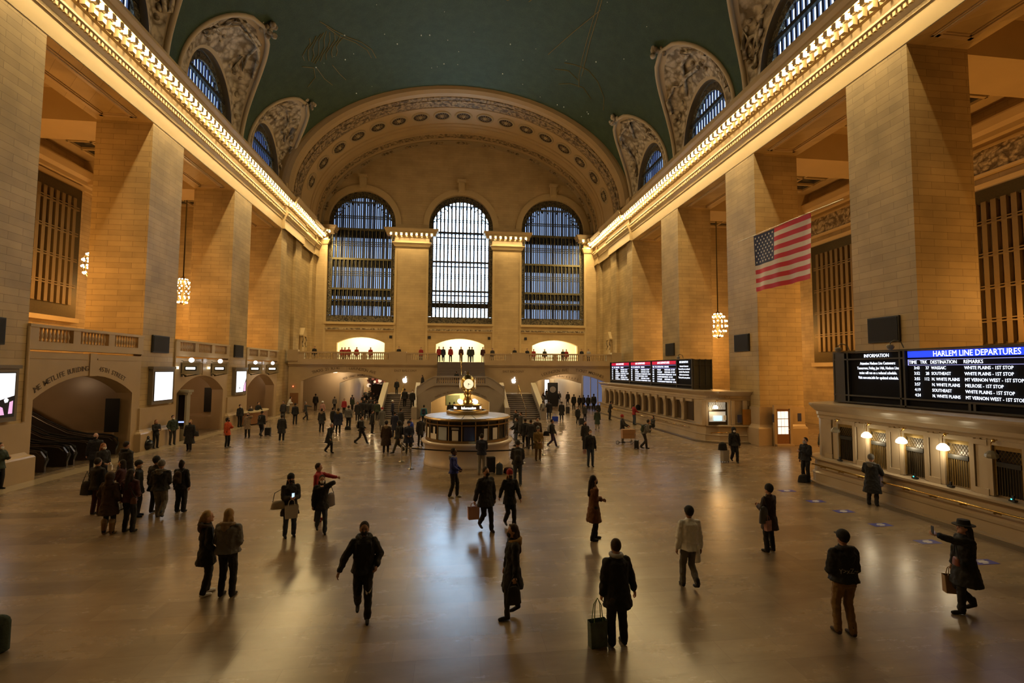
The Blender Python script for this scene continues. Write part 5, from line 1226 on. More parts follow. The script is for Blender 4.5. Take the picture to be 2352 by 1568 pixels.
# ------------------------------------------------------------------ queue barriers
def stanchion(x, y, lb2):
    r_ = thing('stanchion', lb2, 'barrier post', (x, y, 0), 0, 'metal queue posts')
    m = MB(); m.smooth = True; m.lathe([(0,.0),(.17,0),(.17,.02),(.05,.05),(.03,.06),(.03,.9),(.045,.92),(.045,.99),(0,1.0)], n=16); m.build('post', STEEL, r_); return r_
stp = {}
for k, (x, y, lb2) in enumerate(((-2.82,23.07,'metal queue post left of the information booth, nearest'),(-3.43,24.94,'metal queue post left of the information booth, behind the nearest one'),(2.05,22.2,'metal queue post just right of the information booth beside the person in the dark jacket'),(2.55,24.04,'metal queue post in front of the person in the mustard coat'),(4.0,26.2,'metal queue post right of the booth among the waiting people'),(-17.2,41.3,'thin post by the wooden desk'),(-16.9,47.9,'thin brass post right of the wooden desk'))):
    stanchion(x, y, lb2)
def belt(pts, lb2):
    m = MB()
    for a, b in zip(pts[:-1], pts[1:]):
        a, b = Vector(a), Vector(b); n_ = 8; pv = None
        for i in range(n_+1):
            t_ = i/n_; p = a.lerp(b, t_); p.z -= .10*sin(pi*t_)
            if pv: m.add([(pv.x,pv.y,pv.z-.03),(p.x,p.y,p.z-.03),(p.x,p.y,p.z+.03),(pv.x,pv.y,pv.z+.03)], [(0,1,2,3)])
            pv = p
    tag(m.build('queue_belt', BLACK), lb2, 'barrier belt', 'black queue belts')
belt([(-2.82,23.07,.95),(2.05,22.2,.95)], 'long black belt sagging across the front of the information booth')
belt([(-3.43,24.94,.95),(-2.82,23.07,.95)], 'short black belt joining the two left queue posts')
belt([(2.05,22.2,.95),(4.0,26.2,.95)], 'black belt running back from the post right of the booth')
belt([(2.55,24.04,.95),(2.3,26.9,.95)], 'black belt behind the person in the mustard coat')
# ------------------------------------------------------------------ people
_cm = {}
def cloth(c, rough=.85):
    k = (tuple(c), rough)
    if k not in _cm: _cm[k] = plain('cloth_%02d' % len(_cm), c, rough, var=.14, scale=18, bump=.25)
    return _cm[k]
COLS = dict(black=(.012,.012,.014), dark=(.022,.021,.024), char=(.035,.034,.036), navy=(.014,.018,.045), blue=(.02,.035,.22), jeans=(.05,.07,.11), djeans=(.025,.03,.05), grey=(.13,.125,.12), lgrey=(.26,.255,.25), white=(.78,.78,.78), red=(.30,.02,.025), burg=(.05,.012,.015), orange=(.48,.075,.02), brown=(.13,.05,.018), tan=(.20,.115,.04), beige=(.26,.19,.12), olive=(.05,.048,.03), mustard=(.20,.12,.03), green=(.03,.045,.03), pink=(.45,.25,.22), teal=(.03,.16,.24), purple=(.06,.04,.09), cream=(.5,.44,.34), dbrown=(.04,.022,.014), blond=(.33,.21,.09), gold=(.30,.18,.06), hair=(.018,.012,.009), ginger=(.20,.08,.03), silver=(.32,.32,.33), royal=(.02,.05,.40))
SKIN = [plain('skin_light', (.48,.27,.19), .5), plain('skin_mid', (.30,.16,.10), .5), plain('skin_dark', (.10,.05,.032), .5)]
FOLD = bpy.data.textures.new('cloth_folds', 'CLOUDS'); FOLD.noise_scale = .09; FOLD.noise_depth = 1
class PB(MB):
    """closed blobs that a voxel remesh fuses into one surface"""
    def cap(s, a, b, ra, rb, n=8):
        a, b = Vector(a), Vector(b); s.tube([a, a.lerp(b, .5), b], [ra, (ra+rb)/2, rb], n); s.ball(a, ra, n, 6); s.ball(b, rb, n, 6); return s
    def fr(s, c0, r0, c1, r1, n=14):
        vs = []
        for c, r in ((c0, r0), (c1, r1)):
            for i in range(n): a = 2*pi*i/n; vs.append((c[0]+r[0]*cos(a), c[1]+r[1]*sin(a), c[2]))
        fs = [tuple(range(n-1, -1, -1)), tuple(range(n, 2*n))]+[(i, (i+1) % n, n+(i+1) % n, n+i) for i in range(n)]
        return s.add(vs, fs)
    def fuse(s, name, mat, parent, vox, smooth=3, fold=0):
        me = s.mesh(name, mat); o = bpy.data.objects.new(name, me); link(o, parent)
        r_ = o.modifiers.new('remesh', 'REMESH'); r_.mode = 'VOXEL'; r_.voxel_size = vox; r_.use_smooth_shade = True
        if smooth: q = o.modifiers.new('smooth', 'SMOOTH'); q.factor = .6; q.iterations = smooth
        if fold: d = o.modifiers.new('folds', 'DISPLACE'); d.texture = FOLD; d.strength = fold; d.mid_level = .5; d.texture_coords = 'LOCAL'
        return o
def ik(a, c, l1, l2, pole):
    a, c, pole = Vector(a), Vector(c), Vector(pole); d = c-a; L = min(d.length, (l1+l2)*.999)
    if d.length > L: c = a+d.normalized()*L; d = c-a
    x = (l1*l1-l2*l2+L*L)/(2*L); h = math.sqrt(max(0, l1*l1-x*x)); u = d.normalized()
    p = (pole-u*pole.dot(u)).normalized(); return a+u*x+p*h, c
ARMS = {'down': ((-.27,-.04,.80), (.27,-.04,.80)), 'pocket': ((-.22,-.13,.93), (.22,-.13,.93)), 'phone': ((-.05,-.30,1.16), (.05,-.30,1.14)), 'phone1': ((-.26,-.03,.82), (.04,-.34,1.22)),
        'walk': ((-.27,-.26,.88), (.27,.22,.86)), 'walk2': ((-.27,.22,.86), (.27,-.26,.88)), 'cross': ((.08,-.22,1.12), (-.06,-.22,1.10)), 'raise': ((-.25,-.08,.84), (.16,-.52,1.50)), 'raiseL': ((-.16,-.52,1.50), (.25,-.08,.84)),
        'point': ((-.26,-.03,.82), (.1,-.62,1.28)), 'hip': ((-.46,-.14,1.0), (.20,-.16,.98)), 'bag': ((-.25,-.10,.80), (.27,-.02,.78)), 'lean': ((-.2,-.35,1.05), (.2,-.35,1.05)), 'belly': ((-.10,-.22,1.0), (.10,-.22,1.0)), 'face': ((-.25,-.05,.84), (.06,-.20,1.48)), 'back': ((-.25,.14,.90), (.25,.14,.90)), 'out': ((-.42,-.18,.95), (.24,-.14,.98)), 'holdl': ((-.36,-.02,.80), (.27,-.04,.80)), 'holdr': ((-.27,-.04,.80), (.36,-.02,.80))}
def person(label, x, y, rz, h=1.72, top='black', leg='black', shoe='black', hair='hair', hl='short', hat=None, mask=None, coat=.78, arms='down', st=0.0, near=1, skin=0, fat=1.0, hood=None, lean=0.0, look=0.0, sit=False, z=0.0, group=None, scarf=None, legw=1.0, extra=None, side=0):
    """front is local -Y; rz 0 faces the camera, 90 faces right, 180 faces away"""
    k = h/1.75; root = thing('person', label, 'person', (x, y, z), R(rz), group)
    vb = {2: .0105, 1: .017, 0: .026}[near]; vc = {2: .014, 1: .02, 0: .028}[near]
    C_ = lambda n: cloth(COLS[n]) if isinstance(n, str) else n
    sk = SKIN[skin]
    hipz = .92*k-.10*abs(st)*.6 if not sit else .45
    def S(v): return Vector((v[0]*k, v[1]*k, v[2]*k))
    ft = []
    for sg in (-1, 1):
        fy = -sg*st/2
        if sit: ft.append(Vector((sg*.12*k, -.42*k, .09*k)))
        else: ft.append(Vector((sg*(.095+.02*(st == 0))*k, fy*k, (.09+(.09 if fy > .12 else 0))*k)))
    hips = [Vector((sg*.09*k, 0, hipz)) for sg in (-1, 1)]
    knees = []; ank = []
    for hp, f_ in zip(hips, ft): kn, an = ik(hp, f_, .424*k, .412*k, (0, -1, .05 if not sit else 1)); knees.append(kn); ank.append(an)
    ln = math.tan(lean)                              # forward lean of the trunk
    def T(v):                                        # trunk point with lean and seat drop
        zz = v[2]*k; dz = (hipz-.92*k); up = max(0, zz-.92*k)
        return Vector((v[0]*k, v[1]*k-up*sin(lean), .92*k+up*cos(lean)+dz if zz > .92*k else zz+dz))
    sh = [T((sg*(.175+.03*(fat-1)), 0, 1.405-.05*(fat-1))) for sg in (-1, 1)]; el = []; wr = []
    for i, sg in enumerate((-1, 1)):
        a = ARMS[arms][i]; tgt = T((a[0], a[1]*(1), a[2])) if a[2] > .92 else Vector((a[0]*k, a[1]*k-.35*k*sin(lean), a[2]*k+(hipz-.92*k)))
        e, w_ = ik(sh[i], tgt, .29*k, .26*k, (sg*.55, .8, -.3)); el.append(e); wr.append(w_)
    hd = T((0, -.01, 1.625)); cl, sl = cos(look), sin(look)
    def H(v): return hd+Vector((v[0]*cl+v[1]*sl, -v[0]*sl*0+v[1]*cl-v[0]*sl, v[2]))*k
    b = PB(); b.smooth = True
    b.ball(H((0,.008,.012)), .105*k, 14, 10, .80, .98, 1.16); b.ball(H((0,-.03,-.055)), .062*k, 12, 8, .9, .95, 1.0)
    b.ball(H((0,-.100,-.008)), .017*k, 8, 6, .8, 1.1, 1.4); b.ball(H((-.082,.01,-.005)), .02*k, 8, 6, .5, 1, 1.5); b.ball(H((.082,.01,-.005)), .02*k, 8, 6, .5, 1, 1.5)
    if near == 2: b.ball(H((0,-.088,-.052)), .018*k, 8, 6, 1.3, .6, .6); b.ball(H((0,-.085,-.085)), .022*k, 8, 6)
    b.cap(H((0,.01,-.07)), T((0,.01,1.43)), .052*k, .062*k)
    b.fr(T((0,0,.94)), (.13*k,.09*k), T((0,0,1.2)), (.12*k,.09*k)); b.fr(T((0,0,1.2)), (.12*k,.09*k), T((0,0,1.42)), (.16*k,.09*k)); b.ball(T((0,0,1.3)), .12*k, 10, 8, 1.2, .8, 1.1)
    for i in (0, 1):
        sg = (-1, 1)[i]
        b.cap(T((0,0,1.42)), sh[i], .06*k, .045*k); b.cap(sh[i], el[i], .043*k, .034*k); b.cap(el[i], wr[i], .034*k, .025*k)
        b.cap(hips[i], knees[i], .08*k, .052*k); b.cap(knees[i], ank[i], .05*k, .035*k); pass
        # hand
        d = (wr[i]-el[i]).normalized(); s_ = Vector((sg, 0, 0)); s_ = (s_-d*s_.dot(d)); s_ = (s_.normalized() if s_.length > .1 else Vector((0, 0, 1))); p_ = d.cross(s_)
        palm = wr[i]+d*.045*k; side_ = p_
        inn = -s_
        b.cap(wr[i], palm+d*.03*k, .024*k, .028*k); b.cap(palm-p_*.02*k, palm+p_*.02*k, .022*k, .022*k)
        if near:
            fl = (.060,.070,.066,.052)
            for q in range(4):
                o0 = palm+p_*(.033-.022*q)*k+d*.035*k; m1 = o0+(d*.75+inn*.35).normalized()*fl[q]*.55*k; m2 = m1+(d*.35+inn*.9).normalized()*fl[q]*.5*k
                b.cap(o0, m1, .0105*k, .0095*k, 6); b.cap(m1, m2, .0095*k, .008*k, 6)
            t0 = palm+p_*.028*k-d*.01*k; t1 = t0+(p_*.7+d*.6+inn*.3).normalized()*.038*k; b.cap(t0, t1, .012*k, .010*k, 6); b.cap(t1, t1+(d*.8+inn*.4).normalized()*.026*k, .010*k, .0085*k, 6)
    b.fuse('body', sk, root, vb, 2)
    # trousers or tights
    t = PB(); t.smooth = True; t.fr(T((0,.005,.84)), (.155*k*fat,.115*k*fat), T((0,.005,1.02)), (.145*k*fat,.105*k*fat))
    if sit: t.ball((0,.02*k,hipz), .15*k, 10, 8)
    for i in (0, 1): t.cap(hips[i], knees[i], .104*k*legw, .076*k*legw); t.cap(knees[i], ank[i]+Vector((0,0,-.01)), .076*k*legw, .064*k*legw); 
    t.fuse('trousers', C_(leg), root, vc, 2, .03 if near == 2 else 0)
    for i in (0, 1):
        s_ = PB(); s_.smooth = True; a = ank[i]; lift = a.z > .12*k
        tz = -.055*k if not lift else -.10*k
        s_.cap(a+Vector((0,.025*k,-.045*k)), a+Vector((0,-.10*k,tz)), .042*k, .038*k); s_.cap(a+Vector((0,-.10*k,tz)), a+Vector((0,-.15*k,tz-.008*k)), .038*k, .032*k); s_.cap(a+Vector((0,.02*k,-.04*k)), a+Vector((0,.0,.06*k)), .045*k, .05*k)
        s_.fuse('shoe', C_(shoe), root, vc*.9, 1)
    # coat / jacket / shirt
    c = PB(); c.smooth = True; f = fat*1.05
    c.fr(T((0,0,.98)), (.165*k*f,.125*k*f), T((0,0,1.2)), (.165*k*f,.125*k*f)); c.fr(T((0,0,1.19)), (.165*k*f,.125*k*f), T((0,.0,1.39)), (.195*k*f,.12*k*f)); c.fr(T((0,0,1.38)), (.195*k*f,.12*k*f), T((0,.005,1.475)), (.085*k,.075*k))
    hem = coat; flare = .035*(1-hem)/.4
    if hem < .98:
        hz = hem*k+(hipz-.92*k if not sit else 0)
        if sit: hz = hipz-.02
        c.fr((0, .0-.0*ln, hz), ((.19+flare)*k*f, (.15+flare)*k*f+abs(st)*.12*k), T((0,0,1.0)), (.165*k*f,.125*k*f))
    for i in (0, 1): c.cap(T((0,.0,1.395)), sh[i], .088*k, .073*k); c.cap(sh[i], el[i], .073*k*(1+(f-1)*.5), .066*k*f); c.cap(el[i], el[i].lerp(wr[i], .90), .066*k*f, .050*k*f)
    if hood != 'none':
        c.fr(T((0,.0,1.45)), (.09*k,.085*k), T((0,.0,1.515)), (.075*k,.075*k))
    c.fuse('coat' if hem < .95 else 'top', C_(top), root, vc, 3, .035 if near else 0)
    if hood in COLS or hood == 'hood':
        g = PB(); g.smooth = True; m_ = C_(hood if hood in COLS else top)
        for q in range(10): a = 2*pi*q/10; a2 = 2*pi*(q+1)/10; g.cap(T((.125*cos(a),.045+.10*sin(a),1.47+.025*sin(a))), T((.125*cos(a2),.045+.10*sin(a2),1.47+.025*sin(a2))), .042*k, .042*k, 6)
        g.ball(T((0,.13,1.42)), .08*k, 8, 6, 1.2, .7, 1.2); g.fuse('hood', m_, root, vc, 2)
    if hood == 'up':
        g = PB(); g.smooth = True; g.ball(H((0,.03,.02)), .13*k, 14, 10, .92, .98, 1.15); g.cap(H((0,.05,-.08)), T((0,.04,1.44)), .10*k, .12*k); g.fuse('hood', C_(top), root, vc, 2); hl = None
    # hair
    if hl:
        g = PB(); g.smooth = True; g.ball(H((0,.026,.034)), .106*k, 14, 10, .87, .97, 1.12)
        if hl in ('long', 'mid', 'pony', 'bun', 'curly'):
            g.ball(H((0,.05,-.02)), .09*k, 10, 8, .98, .8, 1.2)
            if hl == 'long': g.cap(H((0,.07,-.03)), T((0,.12,1.24)), .085*k, .06*k); g.cap(H((-.06,.04,-.05)), T((-.10,.06,1.36)), .045*k, .035*k); g.cap(H((.06,.04,-.05)), T((.10,.06,1.36)), .045*k, .035*k)
            if hl == 'mid': g.cap(H((-.06,.03,-.04)), H((-.075,.03,-.13)), .045*k, .04*k); g.cap(H((.06,.03,-.04)), H((.075,.03,-.13)), .045*k, .04*k); g.cap(H((0,.07,-.04)), H((0,.08,-.14)), .07*k, .06*k)
            if hl == 'pony': g.cap(H((0,.11,.02)), H((0,.16,-.12)), .04*k, .03*k)
            if hl == 'bun': g.ball(H((0,.05,.13)), .055*k, 10, 8)
            if hl == 'curly': 
                for q in range(14): a = 2*pi*q/14; g.ball(H((.085*cos(a),.03+.085*sin(a),.03+.05*sin(q*2.3))), .045*k, 7, 6)
        g.fuse('hair', C_(hair), root, vc, 1)
    if hat:
        kind, colr = hat; g = PB(); g.smooth = True
        if kind == 'beanie': g.ball(H((0,.022,.058)), .114*k, 14, 10, .92, 1.02, 1.06); g.fr(H((0,.018,.018)), (.098*k,.112*k), H((0,.018,.062)), (.100*k,.114*k)); g.ball(H((0,.03,.155)), .03*k, 8, 6)
        if kind == 'cap': g.ball(H((0,.02,.05)), .113*k, 14, 10, .90, 1.0, .95); g.fr(H((0,-.09,.048)), (.07*k,.07*k), H((0,-.09,.060)), (.07*k,.07*k))
        if kind == 'brim': g.fr(H((0,.01,.055)), (.17*k,.19*k), H((0,.01,.075)), (.165*k,.185*k)); g.fr(H((0,.01,.07)), (.10*k,.115*k), H((0,.01,.165)), (.085*k,.10*k))
        g.fuse('hat', C_(colr), root, vc*.8, 1)
    if mask:
        g = PB(); g.smooth = True; g.ball(H((0,-.066,-.048)), .062*k, 12, 8, .98, .72, 1.0)
        g.tube([H((-.082,.0,-.01)), H((-.055,-.06,-.03))], .004*k, 5); g.tube([H((.082,.0,-.01)), H((.055,-.06,-.03))], .004*k, 5); g.build('face_mask', C_(mask), root)
    if near == 2:
        g = MB(); g.smooth = True
        for sg in (-1, 1): g.ball(H((sg*.034,-.086,.018)), .011*k, 8, 6, 1.3, .6, .7); g.ball(H((sg*.034,-.088,.040)), .008*k, 8, 5, 2.4, .5, .5)
        g.build('eyes_and_brows', BLACK, root)
    if scarf:
        g = PB(); g.smooth = True
        for q in range(10): a = 2*pi*q/10; a2 = 2*pi*(q+1)/10; g.cap(T((.095*cos(a),.005+.095*sin(a),1.50)), T((.095*cos(a2),.005+.095*sin(a2),1.50)), .04*k, .04*k, 6)
        g.fuse('scarf', C_(scarf), root, vc, 2)
    root['_h'] = h
    rot = Matrix.Rotation(R(rz), 4, 'Z'); W = lambda v: Vector((x, y, z))+rot @ Vector(v)
    return dict(root=root, k=k, T=T, W=W, wr=[W(v) for v in wr], wl=wr, H=H, knees=knees, ank=ank, rz=rz)
# ------------------------------------------------------------------ bags and small props
def backpack(label, P=None, col='black', loc=None, rz=0, s=1.0, tilt=0):
    """worn on a back (P) or standing on the floor"""
    if P: loc = P['W'](P['T']((0,.185,1.22))); rz = P['rz']
    r_ = thing('backpack', label, 'backpack', loc, R(rz)); g = PB(); g.smooth = True
    g.fr((0,0,-.22*s), (.14*s,.085*s), (0,0,.14*s), (.14*s,.08*s)); g.ball((0,0,.14*s), .14*s, 10, 8, 1, .55, .7); g.ball((0,.07*s,-.08*s), .11*s, 10, 8, 1, .5, 1); g.fuse('sack', cloth(COLS[col]), r_, .018, 2)
    m = MB(); m.smooth = True
    if P:
        for sg in (-1, 1): m.tube([(sg*.09,-.06,.16), (sg*.11,-.17,.24), (sg*.13,-.32,.16), (sg*.13,-.31,-.02), (sg*.12,-.10,-.16)], .016, 5)
    else: m.tube([(-.04,0,.22*s), (0,0,.28*s), (.04,0,.22*s)], .012, 5)
    m.build('straps', cloth(COLS['black']), r_); return r_
def tote(label, loc, rz, w_, h_, d_, mat, handle=.2, name='shopping_bag', cat='bag', flat=False, hm=None):
    """loc is the top of the handles"""
    r_ = thing(name, label, cat, loc, R(rz)); m = MB(); z1 = -handle
    m.add([(-w_/2*.9,-d_/2,z1-h_),(w_/2*.9,-d_/2,z1-h_),(w_/2*.9,d_/2,z1-h_),(-w_/2*.9,d_/2,z1-h_),(-w_/2,-d_/2*.8,z1),(w_/2,-d_/2*.8,z1),(w_/2,d_/2*.8,z1),(-w_/2,d_/2*.8,z1)], [(0,3,2,1),(0,1,5,4),(1,2,6,5),(2,3,7,6),(3,0,4,7)])
    m.build('bag_body', mat, r_, .01)
    g = MB(); g.smooth = True
    for yy in (-d_*.3, d_*.3): g.tube([(-w_*.25,yy,z1-.01),(-w_*.18,yy*.5,z1+handle*.7),(0,0,0),(w_*.18,yy*.5,z1+handle*.7),(w_*.25,yy,z1-.01)], .008, 5)
    g.build('handles', hm or mat, r_); return r_
def softbag(label, loc, rz, w_, h_, d_, mat, strap=None, name='handbag', cat='bag'):
    r_ = thing(name, label, cat, loc, R(rz)); g = PB(); g.smooth = True
    g.fr((0,0,-h_*.5), (w_*.5,d_*.5), (0,0,h_*.15), (w_*.42,d_*.4)); g.ball((0,0,h_*.12), w_*.42, 10, 8, 1, d_/w_, h_/w_*.8); g.fuse('bag_body', mat, r_, .016, 2)
    if strap: m = MB(); m.smooth = True; m.tube([(-w_*.35,0,h_*.3)]+[tuple(p) for p in strap]+[(w_*.35,0,h_*.3)], .011, 5); m.build('strap', cloth(COLS['black']), r_)
    return r_
def suitcase(label, loc, rz, col='black', h_=.58, handle=True, shiny=None):
    r_ = thing('suitcase', label, 'suitcase', loc, R(rz)); m = MB(); m.box(-.19,-.12,.05,.19,.12,h_); m.build('shell', shiny or cloth(COLS[col], .5), r_, .03)
    w_ = MB()
    for a in (-.15, .15):
        for b_ in (-.09, .09): w_.ball((a, b_, .03), .03, 8, 6)
    w_.build('wheels', BLACK, r_)
    if handle: g = MB(); g.tube([(-.11,.09,h_-.02),(-.11,.09,h_+.38),(.11,.09,h_+.38),(.11,.09,h_-.02)], .01, 6); g.build('pull_handle', STEEL, r_)
    return r_
def phone(label, loc, rz, lit=True):
    r_ = thing('phone', label, 'phone', loc, R(rz)); m = MB(); m.box(-.037,-.005,-.075,.037,.005,.075); m.build('case', BLACK, r_)
    if lit: m = MB(); m.box(-.033,.005,-.07,.033,.007,.07); m.build('lit_display', emis('phone_screen', (.6,.8,1), 1.3), r_)
    return r_
# ------------------------------------------------------------------ the crowd
p = person('person walking towards the camera in a black hooded sweatshirt and dark track trousers, black mask', -2.56, 9.57, 8, 1.74, top='black', leg='black', hair='hair', mask='black', arms='out', st=0.42, near=2, coat=0.86, hood='hood', fat=1.12, skin=1, legw=1.05)
backpack('black backpack worn by the person striding towards the camera', p)
m = MB(); m.smooth = False; k_ = p['knees'][1]; q_ = [p['W'](k_+Vector((a, -.075, b))) for a, b in ((-.045,.07),(-.035,-.0),(.0,-.03),(.05,.03),(.09,.13),(.045,.06),(.01,.02),(-.015,.03))]; m.add(q_, [tuple(range(8))]); o = m.build('leg_logo', cloth(COLS['white'])); o.parent = p['root']; o.matrix_parent_inverse = p['root'].matrix_basis.inverted(); o['label'] = 'white curved tick logo on the trouser knee'
p = person('blond person in a light grey padded jacket with a fur trimmed hood', -5.43, 10.67, 172, 1.74, top='grey', leg='black', hair='blond', hl='mid', arms='belly', near=2, coat=0.9, hood='beige', fat=1.3)
p = person('person with a blond ponytail, long black coat and white trainers', -5.90, 10.80, 128, 1.68, top='black', leg='black', shoe='white', hair='blond', hl='pony', arms='pocket', near=2, coat=0.66, hood='dbrown', st=0.12, look=0.3)
p = person('person in a long dark coat and black beanie carrying two pale bags, reading a phone', -5.35, 14.21, 28, 1.68, top='dark', leg='jeans', hat=('beanie', 'black'), hl='long', mask='black', arms='phone', near=2, coat=0.62, fat=1.12)
softbag('pale and black duffel bag at the hip of the person in the black beanie', p['W']((-.30,-.02,.92)), 20, .40, .24, .2, plain('canvas_cream', (.42,.36,.28), .8), [(-.1,.05,.3),(.25,.08,.48)])
tote('crumpled whitish carrier bag held by the person in the black beanie', p['W']((-.02,-.30,1.08)), 20, .34, .34, .16, plain('white_plastic', (.50,.47,.42), .5), .16)
phone('lit phone in the hands of the person in the black beanie', p['W']((.0,-.36,1.18)), p['rz']+180)
p = person('person in a black coat, white mask and jeans, arm bent to the face', -4.59, 14.49, 20, 1.60, top='black', leg='jeans', hl='mid', mask='white', arms='face', st=0.4, near=2, coat=0.74, fat=1.1)
softbag('grey tote bag hanging behind the person in the black coat and white mask', p['W']((.26,.16,.86)), 60, .36, .42, .14, plain('grey_plastic', (.12,.11,.12), .4), [(-.02,0,.42)], 'tote_bag')
p = person('person in a dark red sweater pointing right, half hidden behind the black coat', -4.97, 15.56, 85, 1.72, top='red', leg='black', shoe='red', hair='dbrown', arms='point', near=1, coat=0.9)
p = person('person in a long black coat and grey scarf holding a patterned bag', 1.87, 8.11, 188, 1.72, top='black', leg='black', hair='dbrown', hl='short', arms='holdl', near=2, coat=0.66, fat=1.18, scarf='silver', lean=0.1, legw=1.1)
o = tote('dark green and white patterned carrier bag of the person in the long black coat', p['wr'][1]+Vector((-.08,0,-.06)), 10, .32, .50, .16, plain('leaf_pattern_bag', (.10,.14,.13), .5, var=.9, scale=6), .36, hm=cloth((.12,.16,.04)))
p = person('person in a black coat with a fur hood, tights and heeled boots, walking left', 0.22, 9.24, -82, 1.70, top='black', leg='char', shoe='dark', hair='dbrown', hl='long', mask='black', arms='bag', st=0.26, near=2, coat=0.58, hood='gold', fat=1.0, legw=0.82)
softbag('dark handbag swinging below the hand of the fur hooded walker', p['wr'][1]+Vector((-.04,-.1,-.26)), 10, .30, .34, .12, cloth(COLS['dark']), [(0,0,.34)])
g = MB(); g.tube([p['W'](p['H']((-.07,-.03,.115))), p['W'](p['H']((0,-.06,.125))), p['W'](p['H']((.07,-.03,.115)))], .014, 6); tag(g.build('sunglasses', plain('glossy_black_plastic', (.02,.02,.02), .08)), 'sunglasses pushed up on the fur hooded walker', 'glasses')
p = person('person in a white shirt and grey trousers walking away', 4.10, 9.97, 178, 1.73, top='white', leg='grey', hat=('cap', 'black'), arms='down', st=0.28, near=2, coat=0.86, fat=1.06, skin=1)
g = PB(); g.smooth = True; g.cap(p['W']((-.12,.14,.93)), p['W']((-.10,.19,.66)), .035, .05); g.cap(p['W']((-.10,.17,.8)), p['W']((-.06,.17,.62)), .04, .03); o = g.fuse('white_cloth', cloth(COLS['white']), None, .012, 2); tag(o, 'white kitchen cloth hanging from the belt of the person in the white shirt', 'cloth')
p = person('person in a dark knee length coat and beanie with two shoulder bags, seen from behind', 7.17, 11.74, 200, 1.68, top='dbrown', leg='black', hat=('beanie', 'black'), hl='short', arms='phone', near=2, coat=0.6, fat=1.08)
softbag('large dark shoulder bag of the person in the dark coat and beanie', p['W']((.30,.06,1.0)), 200, .34, .44, .16, plain('slate_bag', (.07,.075,.09), .5), [(-.02,0,.45)], 'tote_bag')
tote('small pink and white bag under the large dark shoulder bag', p['W']((.24,.12,.98)), 200, .20, .26, .10, plain('pink_print_bag', (.40,.22,.22), .5, var=.5, scale=12), .12)
p = person('person in a black jacket, dark cap and brown trousers, seen from behind', 5.95, 7.97, 178, 1.80, top='black', leg='tan', shoe='dbrown', hat=('cap', 'black'), arms='belly', near=2, coat=0.92, fat=1.28, hood='hood', legw=1.0, st=0.1)
t_ = text('jacket_back_print', 'Y>xZ~', (0,0,0), .12, cloth(COLS['lgrey']), (pi/2,0,0), .002); t_.parent = p['root']; t_.rotation_euler = (pi/2,0,pi); t_.location = (.06,.185,1.16); t_['label'] = 'thin pale scribble on the jacket back'
p = person('person in a wide black hat and long black coat raising a phone', 8.91, 8.41, -110, 1.74, top='black', leg='black', hat=('brim', 'black'), hl='long', arms='raise', st=0.3, near=2, coat=0.56, fat=1.14)
phone('raised phone with a lit display in the hand of the person in the wide hat', p['wr'][1]+Vector((-.08,.03,.09)), p['rz'])
tote('brown paper bag with handles held by the person in the wide hat', p['wr'][0]+Vector((-.10,-.05,-.02)), -20, .28, .34, .14, plain('kraft_paper', (.30,.19,.09), .7), .18)
softbag('small rust coloured handbag at the hip of the person in the wide hat', p['W']((.16,-.24,1.02)), -110, .20, .18, .09, plain('rust_leather', (.16,.04,.02), .4), [(0,0,.35)])
p = person('person in a rust brown long coat with very long black hair, facing right', 2.92, 13.05, 95, 1.73, top='brown', leg='black', hl='long', mask='black', arms='cross', near=2, coat=0.52, st=0.16)
p = person('person in a royal blue jacket with a pale hood walking right, ripped black jeans', -0.87, 17.87, 75, 1.76, top='blue', leg='black', shoe='white', hl='short', arms='belly', near=2, coat=0.88, hood='lgrey', st=0.22, skin=2)
pa = person('person in a dark coat carrying a pale pink bag', 0.05, 14.18, 22, 1.80, top='dark', leg='black', mask='black', arms='holdl', near=2, coat=0.7, st=0.36, fat=1.12, look=-0.3)
tote('pale pink carrier bag in the hand of the person in the dark coat', pa['wr'][0]+Vector((-.04,-.03,-.03)), 10, .34, .34, .14, plain('pale_pink_paper', (.52,.30,.27), .6), .13)
p = person('person in a red knitted hat and black coat holding hands with the taller person', 0.77, 14.38, 12, 1.66, top='black', leg='black', hat=('beanie', 'red'), hair='gold', hl='long', mask='black', arms='walk2', near=2, coat=0.74, st=0.3)
p = person('person in a dark jacket and pale trousers reading a lit tablet at the booth', 0.37, 21.54, 172, 1.78, top='navy', leg='lgrey', shoe='beige', hl='short', arms='phone', near=1, coat=0.86, fat=1.1)
o = lit_panel('tablet', 'lit tablet held at the counter of the information booth', 'tablet', (p['W']((.16,-.42,1.2)).x-.12, p['W']((0,-.42,1.2)).y, 1.12, p['W']((.16,-.42,1.2)).x+.1, p['W']((0,-.42,1.2)).y+.01, 1.30), emis('tablet_glow', (.4,.8,1), 1.6))
p = person('person with a dark quilted jacket, backpack and jeans right of the booth', 1.67, 19.33, 176, 1.78, top='dark', leg='jeans', hat=('beanie', 'char'), hl=None, arms='belly', near=1, coat=0.84, fat=1.2, shoe='lgrey')
backpack('dark backpack worn by the person in jeans right of the booth', p, 'char')
suitcase('tall black suitcase standing at the information booth', (0.80,21.86,0), 10, 'black', .72, False)
backpack('blue and grey backpack standing on the floor by the booth', None, 'jeans', (1.16,21.55,.24), 0, 1.1)
softbag('dark red and black bag lying beside the blue backpack', (1.58,21.69,.16), 0, .5, .28, .28, cloth(COLS['burg']))
p = person('person in jeans and white mask holding a red and white paper', 5.67, 22.87, 5, 1.74, top='black', leg='jeans', mask='white', hl='short', arms='down', near=1, coat=0.86, fat=1.1)
